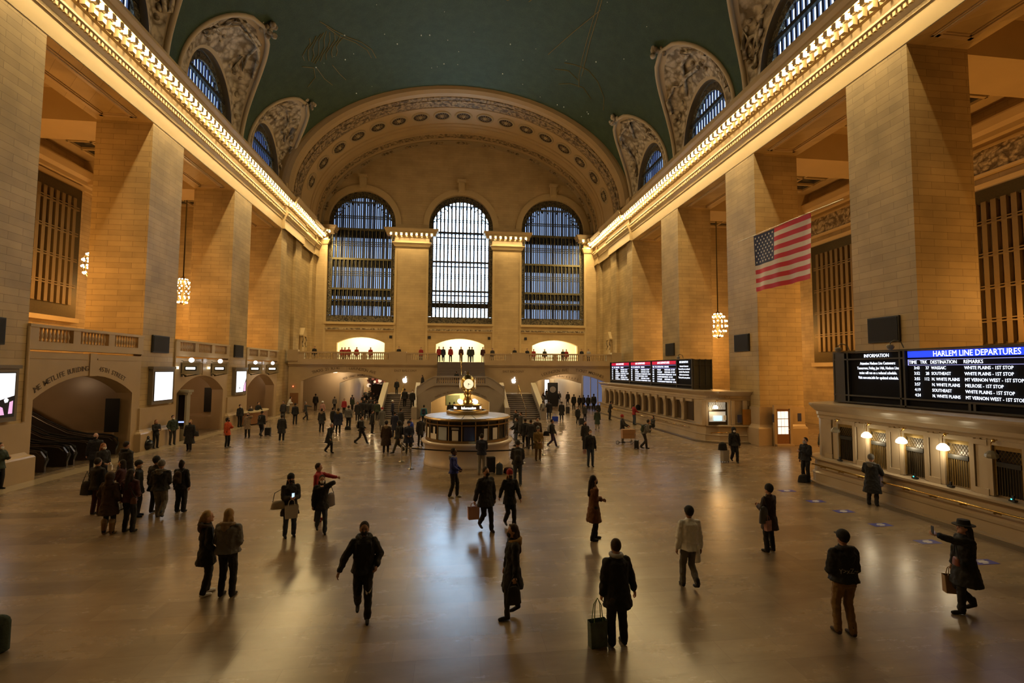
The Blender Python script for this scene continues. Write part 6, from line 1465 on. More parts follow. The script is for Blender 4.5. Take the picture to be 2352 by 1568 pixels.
m = MB(); c_ = p['wr'][0]; m.box(c_.x-.12, c_.y-.02, c_.z-.24, c_.x+.04, c_.y-.01, c_.z-.02); tag(m.build('folded_paper', plain('red_white_paper', (.55,.35,.33), .6, var=.5, scale=9)), 'red and white folded paper in the hand of the person in jeans', 'paper')
person('person with long dark hair just behind the one holding the paper', 6.72, 27.53, 5, 1.66, top='dark', leg='dark', hl='long', mask='burg', near=1, coat=0.6)
p = person('person in a dark jacket and white mask cut by the left edge', -17.91, 20.71, 85, 1.74, top='green', leg='black', mask='white', arms='phone1', near=1)
person('bald person in a black leather coat and black mask in front of the moving stairs', -16.13, 23.02, 15, 1.80, top='black', leg='black', hl=None, mask='black', near=1, coat=0.66, fat=1.2, lean=0.1)
p = person('person with long ginger blond hair and a white mask near the moving stairs', -14.23, 20.54, 70, 1.70, top='black', leg='black', hair='ginger', hl='long', mask='white', near=1, coat=0.72, arms='belly')
tote('small white paper bag held by the person with ginger blond hair', p['W']((.1,-.25,.98)), 0, .16, .2, .08, paper, .1)
person('broad person in a big black coat at the back of the left group', -13.05, 19.94, 150, 1.84, top='black', leg='black', near=1, coat=0.6, fat=1.45, hood='hood', hl='short')
p = person('person in a black parka with a fur hood and tan sheepskin boots, seen from behind', -10.39, 14.95, 172, 1.68, top='dbrown', leg='black', shoe='tan', hl='short', hood='up', near=2, coat=0.56, fat=1.15, arms='pocket')
for i_ in (0,1):
    g = PB(); g.smooth = True; a_ = p['ank'][i_]; g.cap(a_+Vector((0,0,.02)), a_+Vector((0,0,.24)), .066, .075); g.fuse('boot_shaft', cloth(COLS['tan']), p['root'], .018, 1)
    g = PB(); g.cap(a_+Vector((0,0,.25)), a_+Vector((0,0,.27)), .082, .082); g.fuse('boot_cuff', cloth(COLS['beige']), p['root'], .018, 1)
p = person('person in black with a big shoulder bag at the left of the standing group', -12.01, 16.91, 165, 1.75, top='black', leg='burg', shoe='char', hl='short', near=1, coat=0.8, arms='down', fat=1.1)
softbag('large black shoulder bag at the left of the standing group', p['W']((.26,.10,.86)), 170, .40, .46, .2, cloth(COLS['black']), [(0,0,.5)], 'tote_bag')
p = person('person in a burgundy top with long dark hair and cuffed boots, seen from behind', -9.93, 15.05, 170, 1.74, top='burg', leg='black', hl='long', near=2, coat=0.86, arms='belly', fat=1.05)
softbag('small brown crossbody bag of the person in the burgundy top', p['W']((-.22,.12,.92)), 170, .2, .2, .1, plain('brown_leather', (.10,.04,.025), .4), [(.2,0,.5)])
p = person('person in profile holding a phone, pale trousers, inside the standing group', -11.54, 17.28, -80, 1.62, top='burg', leg='lgrey', near=1, arms='phone1', hl='mid')
person('person in a dark cap and white mask in the middle of the standing group', -10.63, 16.58, 110, 1.72, top='black', leg='djeans', shoe='navy', hat=('cap', 'dark'), mask='white', near=1, coat=0.72)
person('person in a black beanie partly hidden behind the grey hooded person', -10.31, 16.92, 165, 1.76, top='black', leg='black', hat=('beanie', 'black'), near=1, coat=0.7, fat=1.1)
person('person in a black jacket with a grey hood up and grey sweatpants, walking away', -9.83, 16.32, 190, 1.76, top='black', leg='grey', hat=('beanie', 'grey'), hl=None, near=2, coat=0.88, fat=1.28, st=0.3, arms='belly', hood='grey', legw=1.12, shoe='jeans')
p = person('person with tied up hair and a brown backpack ending the left group', -9.56, 16.94, 172, 1.62, top='black', leg='black', hl='bun', near=2, coat=0.8, arms='down', fat=1.05, legw=1.2)
backpack('dark brown leather backpack at the right end of the left group', p, 'dbrown', s=.85)
p = person('person in dark clothes looking at a phone beside the black sack on the left', -17.90, 30.41, 60, 1.62, top='black', leg='black', hair='ginger', hl='mid', arms='phone', near=1, coat=0.8)
person('person in a grey green jacket leaning back against the pier with a white mask', -17.66, 31.65, 50, 1.76, top='green', leg='char', mask='white', arms='pocket', near=1, coat=0.84)
r_ = thing('rubbish_sack', 'full shiny black rubbish sack on the floor by the left pier', 'sack', (-18.01,29.81,0)); g = PB(); g.smooth = True; g.ball((0,0,.30), .33, 12, 9, 1, .9, .95); g.cap((0,0,.55), (.02,0,.68), .08, .12); g.fuse('sack_body', plain('black_plastic', (.01,.01,.012), .12, bump=.6, scale=5), r_, .03, 2)
p = person('person in a long black dress with pale straps walking towards the camera on the left', -15.51, 29.29, 5, 1.72, top='black', leg='black', mask='black', hair='gold', hl='short', near=1, coat=0.42, st=0.15, shoe='dbrown', fat=1.1)
softbag('grey shoulder bag of the person in the long black dress', p['W']((.32,.05,.95)), 10, .26, .3, .12, cloth(COLS['char']), [(0,0,.4)])
person('person in a bright orange red coat holding a phone, facing right', -14.00, 30.38, 75, 1.72, top='orange', leg='black', shoe='lgrey', mask='black', hl='curly', arms='phone1', near=1, coat=0.72)
person('person in a beige coat raising a phone to the face', -14.48, 34.43, 5, 1.66, top='beige', leg='black', hl='long', mask='black', arms='face', near=1, coat=0.6)
p = person('person in a black jersey numbered 17 leaning on a wide stance beside a black suitcase', -13.88, 35.02, 160, 1.74, top='black', leg='djeans', near=1, coat=0.86, st=0.3, fat=1.15, lean=0.15)
t_ = text('jersey_number', '17', (0,0,0), .30, cloth(COLS['lgrey']), (pi/2,0,pi), .002); t_.parent = p['root']; t_.location = (0,.17,1.25); t_['label'] = 'pale number 17 on the back'
suitcase('small black cabin suitcase beside the jersey numbered 17', (-13.47,35.21,0), 0)
person('person in a dark coat with patterned shoulders and red socks, seen from behind', -11.65, 32.42, 182, 1.68, top='dark', leg='black', shoe='white', hl='short', near=1, coat=0.55, scarf='grey', fat=1.1)
person('person in black standing with the back turned near the red brown wall panel', -13.94, 42.44, 178, 1.74, top='black', leg='black', near=1, coat=0.8)
person('officer like person in dark uniform standing at the left end of the wooden desk', -17.57, 40.72, 60, 1.76, top='black', leg='black', mask='white', near=1, coat=0.86, fat=1.1)
person('person in dark clothes behind the wooden desk with a pale sleeve', -17.62, 42.9, 60, 1.5, top='char', leg='black', near=0, mask='white')
person('tallest person in dark clothes working behind the wooden desk, looking down', -17.55, 44.1, 60, 1.74, top='black', leg='black', near=0, arms='lean', lean=.15)
person('person in a long dark blue coat standing beyond the wooden desk, seen from behind', -19.85, 52.93, 180, 1.80, top='navy', leg='black', near=0, coat=0.5)
person('person in a white jacket bending over by the corner near the red brown panel', -17.79, 52.68, 90, 1.74, top='white', leg='grey', near=0, lean=0.35, arms='lean')
person('person in dark camouflage clothes half hidden left of the back turned person in black', -15.84, 45.35, 0, 1.72, top='char', leg='char', near=0)
person('person in grey pointing to the right with an outstretched arm', -14.02, 45.59, 90, 1.66, top='char', leg='dark', hair='grey', near=0, arms='point', st=0.3)
person('person in dark clothes walking into the left passage, nearest its left wall', -15.95, 55.92, 180, 1.87, top='black', leg='dbrown', near=0, coat=0.78, st=0.15)
person('person in dark clothes in the left passage behind the pair', -15.65, 58.92, 180, 1.67, top='black', leg='black', near=0, coat=0.78, st=0.15)
person('slim person in black walking away in the left passage', -15.09, 58.26, 180, 1.50, top='black', leg='black', near=0, coat=0.78, st=0.15)
person('person in a grey hooded top in the left passage', -14.17, 56.98, 180, 1.50, top='grey', leg='black', near=0, coat=0.78, st=0.15)
person('person in a grey green coat near the tall dark kiosk', -11.95, 55.69, 0, 1.50, top='green', leg='black', near=0, coat=0.78, st=0.15)
person('person in a red jacket with a pale shoulder strap', -11.82, 50.96, 0, 1.62, top='red', leg='black', near=0, coat=0.78, st=0.15)
person('person in dark clothes alone at the right side of the left passage', -10.77, 66.70, 0, 1.62, top='black', leg='black', near=0, coat=0.78, st=0.15)
person('person in dark clothes deep in the left passage, left of the crowd', -12.19, 65.14, 0, 1.92, top='char', leg='dark', near=0, coat=0.78, st=0.15)
person('person in dark clothes deep in the left passage, right of the crowd', -11.00, 63.54, 0, 1.93, top='dbrown', leg='dark', near=0, coat=0.78, st=0.15)
person('person in black with a phone glow at the left of the passage crowd', -9.34, 48.09, 20, 1.87, top='black', leg='black', near=0, coat=0.78, st=0.15)
person('person in dark clothes in the middle of the passage crowd', -8.80, 48.48, 0, 1.93, top='dark', leg='djeans', near=0, coat=0.78, st=0.15)
person('person in dark clothes at the right of the passage crowd', -8.48, 49.35, -20, 1.58, top='dbrown', leg='dark', near=0, coat=0.78, st=0.15)
person('person with a backpack in dark clothes near the foot of the left stairs', -7.62, 44.77, 180, 1.75, top='green', leg='dark', near=0, coat=0.78, st=0.15)
person('person in a pale pink coat and white knitted hat', -12.83, 46.67, 170, 1.62, top='pink', leg='dark', hat=('beanie', 'white'), near=0)
person('person in a dark coat with a light fur collar just below the white knitted hat', -10.42, 37.06, 178, 1.70, top='char', leg='black', near=1, coat=0.62, hood='beige', hl='short')
person('stooping grey haired person in a long black coat walking right', -7.67, 27.87, 60, 1.68, top='black', leg='black', hair='silver', near=1, coat=0.6, lean=0.28, st=0.28, arms='walk')
person('person in a dark jacket left of the gold trimmed parka', -9.86, 38.04, 150, 1.70, top='black', leg='black', near=0)
person('person in a big navy parka with a gold band across the back', -9.01, 35.98, 180, 1.80, top='navy', leg='black', near=1, coat=0.6, fat=1.3, hood='mustard', shoe='brown')
p = person('person in a grey padded jacket with a black bag between the feet', -8.93, 39.06, 170, 1.76, top='grey', leg='black', near=1, coat=0.86, fat=1.2, legw=1.1)
softbag('black bag on the floor between the feet of the person in the grey padded jacket', (-8.79,38.22,.17), 0, .5, .3, .22, cloth(COLS['black']))
p = person('person in a black jacket with a backpack striding right across open floor', -6.48, 30.89, 80, 1.76, top='black', leg='black', near=1, coat=0.86, st=0.7, hood='lgrey', arms='belly')
backpack('black backpack of the person striding right across open floor', p, 'dark')
person('person in black with a large round bag standing left of the fur hooded coat', -6.62, 35.79, 120, 1.68, top='black', leg='black', near=0, fat=1.2, coat=0.7)
person('person in a long brown coat with pale fur hood near the queue posts', -4.55, 27.59, 182, 1.74, top='dbrown', leg='black', near=1, coat=0.42, hood='beige', fat=1.2, hat=('beanie', 'black'))
person('person in a long grey coat and red woolly hat with a white mask', -6.21, 37.76, 10, 1.70, top='grey', leg='grey', hat=('beanie', 'red'), mask='white', near=0, coat=0.4)
person('person in a white cap in the crowd at the foot of the left stairs', -6.48, 46.39, 120, 1.72, top='navy', leg='navy', hat=('cap', 'white'), near=0, coat=0.7)
p = person('person with a hood and backpack taking a long stride left of the booth', -3.86, 27.53, -60, 1.80, top='dark', leg='olive', near=1, coat=0.8, st=0.7, hood='up', fat=1.1)
backpack('large black backpack of the striding hooded person left of the booth', p, 'black')
person('person in a dark hooded coat in the crowd left of the booth', -4.70, 36.59, 150, 1.72, top='dark', leg='dark', near=0, coat=0.6, fat=1.2)
person('person in a long dark coat behind the striding hooded person', -4.81, 33.76, 170, 1.74, top='navy', leg='navy', near=0, coat=0.5)
p = person('person in a dark coat holding a small camera by the queue posts', -3.29, 27.20, 15, 1.76, top='navy', leg='olive', near=1, coat=0.6, fat=1.3, arms='belly', hat=('beanie', 'navy'))
m = MB(); m.box(-.05,-.03,-.03,.05,.03,.04); m.tube([(0,-.03,0),(0,-.08,0)], .028, 8); o = m.build('camera_in_hand', BLACK); o.location = p['W']((0,-.3,1.02)); tag(o, 'camera held at the belly of the person with the red patch', 'camera')
person('person in a bright blue hooded jacket behind the person with the camera', -3.42, 30.00, 60, 1.66, top='royal', leg='navy', mask='white', near=0, hood='hood')
person('person in dark clothes close to the left side of the information booth', -2.84, 29.89, 30, 1.74, top='dark', leg='dark', near=1, coat=0.7, mask='white')
p = person('person in a light blue jacket beyond the left side of the booth', -3.24, 40.35, 175, 1.70, top='teal', leg='black', near=0, coat=0.86)
backpack('dark teal backpack worn beyond the left side of the booth', p, 'navy')
person('person in dark clothes behind the right side of the booth', 3.64, 34.96, -60, 1.72, top='black', leg='black', near=0, fat=1.3)
person('person in dark clothes leaning beside the previous one right of the booth roof', 3.83, 33.82, -80, 1.66, top='char', leg='black', near=0, fat=1.2)
person('person in black and jeans at the right window of the booth', 2.95, 29.39, -85, 1.72, top='black', leg='jeans', near=1, mask='white', arms='lean')
person('person in black standing in the queue, left one of the close pair', 3.33, 28.37, 170, 1.76, top='black', leg='black', near=1, coat=0.74, fat=1.15, shoe='lgrey')
person('person in black standing in the queue, right one of the close pair', 3.61, 28.04, 175, 1.72, top='dark', leg='dark', near=1, coat=0.74, fat=1.1)
person('tall person in a dark jacket and pale scarf at the back of the queue', 4.04, 28.34, 10, 1.80, top='dbrown', leg='dark', near=0, scarf='lgrey', hood='hood')
person('person in a mustard brown coat with a grey hat behind the metal queue post', 3.44, 24.65, 5, 1.70, top='mustard', leg='tan', shoe='dbrown', hat=('beanie', 'grey'), near=1, coat=0.62, fat=1.2, arms='belly')
p = person('person in purple trousers with a white and blue bag striding right', 5.01, 28.71, 80, 1.68, top='dark', leg='purple', shoe='lgrey', near=1, coat=0.9, st=0.55, arms='walk')
backpack('white and teal backpack of the person in purple trousers', p, 'lgrey')
softbag('dark satchel trailing behind the person in purple trousers', p['W']((-.2,.35,.85)), 0, .4, .3, .15, cloth(COLS['black']), [(.05,0,.35)])
p = person('person in black carrying a large bright blue carrier bag', 8.14, 45.24, 170, 1.74, top='black', leg='black', near=0, fat=1.4, coat=0.6)
tote('large bright blue carrier bag in the right hand crowd', (8.31,43.28,.67), 0, .55, .42, .25, plain('bright_blue_bag', (.01,.05,.55), .4), .25)
p = person('person in dark trousers wearing a light grey backpack, seen from behind', 7.49, 44.88, 180, 1.74, top='grey', leg='black', near=0)
backpack('light grey backpack near the foot of the right stairs', p, 'lgrey')
person('person in a black coat pulling a dark suitcase towards the right passage', 8.99, 43.61, 180, 1.74, top='black', leg='black', near=0, coat=0.5, fat=1.1)
suitcase('dark upright suitcase in the middle of the right passage mouth', (11.22,50.51,0), 0, 'dark', .75)
person('person in grey near the sloping wall in the right passage', 9.82, 57.55, 180, 1.72, top='grey', leg='dark', near=0, coat=0.72, st=0.12, fat=1.12)
person('person with a pale scarf far back in the right passage', 12.47, 68.35, 0, 1.50, top='dark', leg='dark', near=0, coat=0.72, st=0.12, fat=1.12)
person('person in dark clothes left of the poster kiosk, nearer', 12.05, 63.22, 180, 1.89, top='black', leg='black', near=0, coat=0.72, st=0.12, fat=1.12)
person('person in brown beside the poster kiosk on its left', 12.51, 63.19, 180, 1.78, top='brown', leg='dark', near=0, coat=0.72, st=0.12, fat=1.12)
person('person in dark clothes just right of the poster kiosk', 15.82, 70.12, 0, 1.85, top='dark', leg='dark', near=0, coat=0.72, st=0.12, fat=1.12)
person('person in a pale orange top far back right of the poster kiosk', 18.05, 76.47, 0, 1.54, top='cream', leg='dark', near=0, coat=0.72, st=0.12, fat=1.12)
person('person in a dark jacket walking away in the middle of the right passage', 13.14, 55.45, 180, 1.82, top='black', leg='black', near=0, coat=0.72, st=0.12, fat=1.12)
person('person in dark clothes, left one of the wide pair in the right passage', 14.31, 57.31, 180, 1.57, top='black', leg='black', near=0, coat=0.72, st=0.12, fat=1.12)
person('person in dark clothes, right one of the wide pair in the right passage', 14.79, 57.28, 180, 1.62, top='dark', leg='black', near=0, coat=0.72, st=0.12, fat=1.12)
person('person in black standing before the bluish shop window, left', 14.84, 55.36, 180, 1.72, top='black', leg='black', near=0, coat=0.72, st=0.12, fat=1.12)
person('person in black standing before the bluish shop window, right', 15.15, 54.13, 180, 1.93, top='black', leg='black', near=0, coat=0.72, st=0.12, fat=1.12)
person('person in black with a bright paper in front of the wide pair', 9.74, 40.71, 10, 1.50, top='black', leg='dark', near=0, coat=0.72, st=0.12, fat=1.12)
person('person in dark clothes beside the person with the bright paper', 11.11, 43.46, 20, 1.50, top='char', leg='dark', near=0, coat=0.72, st=0.12, fat=1.12)
person('person in black with a pale scarf in front of the shop window', 13.08, 45.74, 0, 1.50, top='black', leg='black', near=0, coat=0.72, st=0.12, fat=1.12)
person('person in black close to the far end of the far ticket booth', 16.18, 53.48, 90, 1.50, top='dark', leg='dark', near=0, coat=0.72, st=0.12, fat=1.12)
suitcase('small dark trolley beside the person with the bright paper', (9.90,40.04,0), 0, 'dark', .6)
person('person in a dark green knee length coat and brown boots walking away on the right', 10.25, 36.74, 175, 1.62, top='green', leg='cream', shoe='dbrown', near=0, coat=0.5, st=0.3, hood='olive')
person('person in a dark coat leaning at the far ticket counter, facing right', 13.66, 44.06, 90, 1.74, top='dark', leg='black', near=1, coat=0.7, lean=0.2, arms='phone')
person('person in a red jacket and jeans standing at the little columns', 14.47, 39.99, 100, 1.74, top='red', leg='jeans', near=1, coat=0.86, arms='lean')
softbag('black bag resting on the far ticket counter beside the red jacket', (15.2,40.94,1.42), 0, .5, .5, .3, cloth(COLS['black']))
p = person('person in a black jacket and red cap behind a large cardboard box', 9.92, 30.21, 60, 1.76, top='black', leg='grey', hat=('beanie', 'red'), near=1, arms='lean', coat=0.84)
bx_, by_ = 9.79, 29.67
r_ = thing('cardboard_box', 'large plain cardboard box balanced on the kick scooter', 'box', (bx_+.28, by_-.1, .36)); m = MB(); m.box(-.42,-.16,0,.42,.16,.56); m.build('carton', plain('cardboard', (.36,.20,.10), .75), r_, .01); m = MB(); m.box(-.42,-.165,.26,.42,-.16,.30); m.build('tape', plain('parcel_tape', (.30,.17,.08), .3), r_)
r_ = thing('kick_scooter', 'black kick scooter under the large cardboard box', 'scooter', (bx_, by_-.1, 0))
for nm_, x_ in (('wheel', -.42), ('wheel', .50)):
    m = MB(); m.smooth = True; m.tube([(x_+.10*cos(2*pi*i/18), 0, .11+.10*sin(2*pi*i/18)) for i in range(19)], .018, 6, False); [m.tube([(x_,0,.11),(x_+.10*cos(a),0,.11+.10*sin(a))], .006, 4) for a in (0, 1.26, 2.5, 3.8, 5.0)]; m.build(nm_, BLACK, r_)
m = MB(); m.box(-.38,-.06,.11,.34,.06,.14); m.tube([(.34,0,.13),(.50,0,.11)], .02, 6); m.build('deck', BLACK, r_)
m = MB(); m.tube([(.50,0,.12),(.40,0,.5),(.36,0,.9)], .018, 6); m.tube([(.36,-.2,.9),(.36,.2,.9)], .014, 6); m.build('steering_column', BLACK, r_)
p = person('person in grey bending forward with a dark backpack, pulling a case', 10.28, 27.60, 80, 1.80, top='grey', leg='dark', near=1, lean=0.42, st=0.35, arms='phone', coat=0.9, shoe='black')
backpack('dark green backpack on the person bending forward in grey', p, 'green')
suitcase('tilted slim dark case trailing behind the bending person in grey', (9.91,27.79,0), 60, 'black', .5)
person('person in dark patterned clothes sitting low against the far ticket booth', 14.07, 35.11, -70, 1.62, top='char', leg='black', hl='long', near=1, sit=True, arms='phone')
p = person('person in black with a white mask pulling a silver suitcase, centre right', 13.30, 23.26, -15, 1.76, top='black', leg='black', mask='white', near=2, hood='up', arms='bag', st=0.3, coat=0.84, fat=1.1, legw=1.1)
backpack('black backpack bulging behind the person with the silver suitcase', p, 'black')
suitcase('silver suitcase with a black bag strapped on top', (12.81,23.31,0), 10, 'silver', .62, True, plain('silver_shell', (.35,.34,.32), .3, .5))
softbag('black bag sitting on top of the silver suitcase', (12.69,23.29,.82), 0, .5, .42, .3, cloth(COLS['black']))
p = person('person looking down at a phone at the near ticket booth corner', 13.92, 19.02, -75, 1.80, top='black', leg='black', near=2, arms='phone1', coat=0.84, mask='silver', fat=1.08)
backpack('round black backpack worn at the near ticket booth corner', p, 'black')
phone('phone held by the person at the near ticket booth corner', p['wr'][1]+Vector((-.05,0,.05)), p['rz'])
softbag('black holdall on the floor at the feet of the person by the booth corner', (13.68,18.86,.17), 0, .55, .34, .3, cloth(COLS['black']))
p = person('person in a long black coat and grey hood at the near ticket counter', 13.52, 15.35, 120, 1.72, top='black', leg='black', near=2, coat=0.45, hat=('beanie', 'grey'), hl=None, arms='lean', fat=1.15, hood='grey')
tote('lilac plastic bag hanging from the arm of the person at the near counter', p['W']((-.12,-.34,1.10)), 30, .28, .34, .16, plain('lilac_plastic', (.26,.22,.30), .35), .14)
person('person in an olive jacket leaning behind the end of the near ticket booth', 18.0, 22.9, -60, 1.70, top='olive', leg='dark', near=1, coat=.84)
person('person with arms wide coming down at the top of the lower left stairs', -6.55, 50.13, 0, 1.50, z=2.10, top='black', leg='black', near=0, st=0.2, fat=1.2, coat=0.8)
person('person in black halfway down the lower left stairs, left of the rail', -5.41, 46.64, 180, 1.76, z=1.05, top='black', leg='black', near=0, fat=1.2, st=0.25)
person('person in black halfway down the lower left stairs, against the parapet', -4.66, 46.32, 0, 1.72, z=0.95, top='black', leg='black', near=0, mask='white')
person('person with long brown hair leaning over the left rail of the middle landing', -3.95, 51.0, -60, 1.62, z=2.42, top='black', leg='dark', hair='dbrown', hl='long', near=0, lean=.25)
person('person in a dark coat sitting on the upper flight, left one', -.55, 50.6, 180, 1.7, top='black', leg='black', near=0, sit=True, z=3.2, hl='short')
person('person in grey sitting on the upper flight, right one', .35, 50.6, 180, 1.66, top='grey', leg='black', hair='silver', near=0, sit=True, z=3.2)
person('staff member in a red shirt at the head of the stairs, far left', -2.52, 55.20, 0, 1.74, top='red', leg='dark', near=0, z=5.46)
person('person in dark clothes with legs apart at the head of the stairs, second from left', -2.04, 55.20, 0, 1.74, top='navy', leg='navy', near=0, z=5.46, st=.4)
person('person in a red shirt with curly hair at the head of the stairs', -1.21, 55.20, 0, 1.74, top='red', leg='black', near=0, z=5.46, hl='curly')
person('person in dark red near the middle rail at the head of the stairs', -0.03, 55.20, 0, 1.74, top='burg', leg='black', near=0, z=5.46)
person('person with a dark coat, left of the close pair at the head of the stairs', 0.91, 55.20, 180, 1.74, top='green', leg='jeans', near=0, z=5.46)
person('person in jeans, right of the close pair at the head of the stairs', 1.21, 55.20, 180, 1.74, top='char', leg='jeans', near=0, z=5.46)
person('person in dark red and cream trousers right of the stair head', 2.45, 55.20, 0, 1.74, top='burg', leg='cream', near=0, z=5.46)
person('head of a person in black above the left end of the balcony rail', -16.52, 57.00, 0, 1.70, top='black', leg='dark', near=0, z=5.46)
person('person in red far left before the left lit doorway', -13.96, 59.00, 0, 1.70, top='red', leg='dark', near=0, z=5.46)
person('person in red, left of the cluster before the left lit doorway', -13.62, 59.00, 0, 1.70, top='red', leg='dark', near=0, z=5.46)
person('person in red, right of the cluster before the left lit doorway', -12.96, 58.00, 0, 1.70, top='red', leg='dark', near=0, z=5.46)
person('person in red with dark hair in the middle of the left lit doorway', -12.08, 58.00, 0, 1.70, top='red', leg='dark', near=0, z=5.46)
person('person in red at the right of the left lit doorway', -10.50, 58.00, 0, 1.70, top='red', leg='dark', near=0, z=5.46)
person('broad person in black behind the left solid balcony post', -7.05, 56.00, 0, 1.70, top='black', leg='dark', near=0, z=5.46)
person('person in red with a pale cap between the left post and the stairs', -4.63, 57.00, 0, 1.70, top='red', leg='dark', near=0, z=5.46)
person('person in dark clothes right of the stair head behind the rail', 3.69, 57.00, 0, 1.70, top='dark', leg='dark', near=0, z=5.46)
person('person in black behind the right solid balcony post', 6.21, 56.00, 0, 1.70, top='black', leg='dark', near=0, z=5.46)
person('person in black just left of the right lit doorway', 7.86, 57.00, 0, 1.70, top='black', leg='dark', near=0, z=5.46)
person('person in red at the left of the right lit doorway', 8.81, 58.00, 0, 1.70, top='red', leg='dark', near=0, z=5.46)
person('two toned dark figure in the middle of the right lit doorway', 10.16, 58.00, 0, 1.70, top='dark', leg='dark', near=0, z=5.46)
person('person in black at the right of the right lit doorway', 12.44, 58.00, 0, 1.70, top='black', leg='dark', near=0, z=5.46)
person('person in red at the right edge of the right lit doorway', 12.87, 58.00, 0, 1.70, top='red', leg='dark', near=0, z=5.46)
person('person in black between the right lit doorway and the corner', 14.52, 57.00, 0, 1.70, top='black', leg='dark', near=0, z=5.46)
person('person in a pale blue top near the right corner of the balcony', 15.38, 57.00, 0, 1.70, top='silver', leg='dark', near=0, z=5.46)
person('broad person in black standing inside the lit stair arch', -1.19, 46.00, 180, 1.55, top='black', leg='black', near=0, fat=1.25)
person('person in dark clothes right of the broad one in the lit stair arch', -0.77, 46.20, 180, 1.55, top='black', leg='black', near=0, fat=1.25)
person('dark haired person, left of the two heads right of the clock', 1.02, 46.00, 180, 1.55, top='black', leg='black', near=0, fat=1.25)
person('dark haired person, right of the two heads right of the clock', 1.44, 46.20, 180, 1.55, top='black', leg='black', near=0, fat=1.25)
backpack('dark green backpack on the floor cut by the lower left edge', None, 'green', (-8.21,9.00,.30), 30, 1.3)
person('distant person in dark clothes in the crowd filling the left passage', -11.04, 68.76, 10, 1.70, top='dbrown', leg='black', near=0, coat=0.60, st=0.35, group='distant crowd in the left passage')
person('distant person in dark clothes in the crowd filling the left passage', -10.94, 69.89, 180, 1.62, top='char', leg='black', near=0, coat=0.60, st=0.35, group='distant crowd in the left passage')
person('distant person in dark clothes in the crowd filling the left passage', -9.64, 71.56, 0, 1.73, top='navy', leg='dark', near=0, coat=0.86, st=0.35, group='distant crowd in the left passage')
person('distant person in dark clothes in the crowd filling the left passage', -10.40, 60.31, 0, 1.78, top='black', leg='black', near=0, coat=0.60, st=0.00, group='distant crowd in the left passage')
person('distant person in dark clothes in the crowd filling the left passage', -9.37, 69.59, 10, 1.67, top='dbrown', leg='black', near=0, coat=0.86, st=0.00, group='distant crowd in the left passage')
person('distant person in dark clothes in the crowd filling the left passage', -10.30, 67.50, 200, 1.62, top='char', leg='dark', near=0, coat=0.86, st=0.00, group='distant crowd in the left passage')
person('distant person in dark clothes in the crowd filling the left passage', -10.04, 63.62, 180, 1.71, top='black', leg='black', near=0, coat=0.86, st=0.00, group='distant crowd in the left passage')
person('distant person in dark clothes in the crowd filling the left passage', -11.24, 74.78, 10, 1.61, top='black', leg='djeans', near=0, coat=0.60, st=0.00, group='distant crowd in the left passage')
person('distant person in dark clothes in the crowd filling the left passage', -11.98, 76.12, 10, 1.68, top='navy', leg='dark', near=0, coat=0.60, st=0.35, group='distant crowd in the left passage')
person('distant person in dark clothes in the crowd filling the left passage', -10.35, 73.35, 170, 1.67, top='char', leg='dark', near=0, coat=0.60, st=0.20, group='distant crowd in the left passage')
person('distant person in dark clothes in the crowd filling the left passage', -9.84, 59.48, 180, 1.76, top='black', leg='black', near=0, coat=0.80, st=0.20, group='distant crowd in the left passage')
person('distant person in dark clothes in the crowd filling the left passage', -12.11, 68.75, 10, 1.71, top='dark', leg='dark', near=0, coat=0.86, st=0.20, group='distant crowd in the left passage')
person('distant person in dark clothes in the crowd filling the left passage', -12.35, 65.84, 180, 1.60, top='dbrown', leg='dark', near=0, coat=0.60, st=0.00, group='distant crowd in the left passage')
person('distant person in dark clothes in the crowd filling the left passage', -12.07, 77.91, 20, 1.74, top='black', leg='black', near=0, coat=0.60, st=0.00, group='distant crowd in the left passage')
person('distant person in dark clothes in the crowd filling the left passage', -11.08, 57.20, 20, 1.67, top='char', leg='dark', near=0, coat=0.60, st=0.00, group='distant crowd in the left passage')
person('distant person in dark clothes in the crowd filling the left passage', -12.45, 69.24, 180, 1.60, top='char', leg='dark', near=0, coat=0.86, st=0.20, group='distant crowd in the left passage')
person('distant person in dark clothes in the crowd filling the left passage', -12.30, 69.33, 20, 1.63, top='navy', leg='black', near=0, coat=0.86, st=0.00, group='distant crowd in the left passage')
person('distant person in dark clothes in the crowd filling the left passage', -11.59, 61.80, 20, 1.65, top='dark', leg='black', near=0, coat=0.86, st=0.35, group='distant crowd in the left passage')
person('distant person in dark clothes in the crowd filling the left passage', -9.13, 61.13, 10, 1.79, top='dbrown', leg='black', near=0, coat=0.80, st=0.00, group='distant crowd in the left passage')
person('distant person in dark clothes in the crowd filling the left passage', -12.40, 57.81, 170, 1.65, top='navy', leg='dark', near=0, coat=0.80, st=0.35, group='distant crowd in the left passage')
person('distant person in dark clothes in the crowd filling the left passage', -10.89, 67.92, 200, 1.81, top='dark', leg='black', near=0, coat=0.80, st=0.35, group='distant crowd in the left passage')
person('distant person in dark clothes in the crowd filling the left passage', -10.25, 69.93, 0, 1.66, top='dark', leg='djeans', near=0, coat=0.60, st=0.00, group='distant crowd in the left passage')
person('distant person in dark clothes far inside the right passage', 10.33, 70.70, 0, 1.61, top='char', leg='dark', near=0, coat=0.86, st=0.35, group='distant crowd in the right passage')
person('distant person in dark clothes far inside the right passage', 14.06, 62.21, 180, 1.80, top='char', leg='djeans', near=0, coat=0.86, st=0.35, group='distant crowd in the right passage')
person('distant person in dark clothes far inside the right passage', 11.67, 82.72, 20, 1.61, top='black', leg='dark', near=0, coat=0.80, st=0.35, group='distant crowd in the right passage')
person('distant person in dark clothes far inside the right passage', 10.55, 60.81, 20, 1.74, top='navy', leg='black', near=0, coat=0.86, st=0.20, group='distant crowd in the right passage')
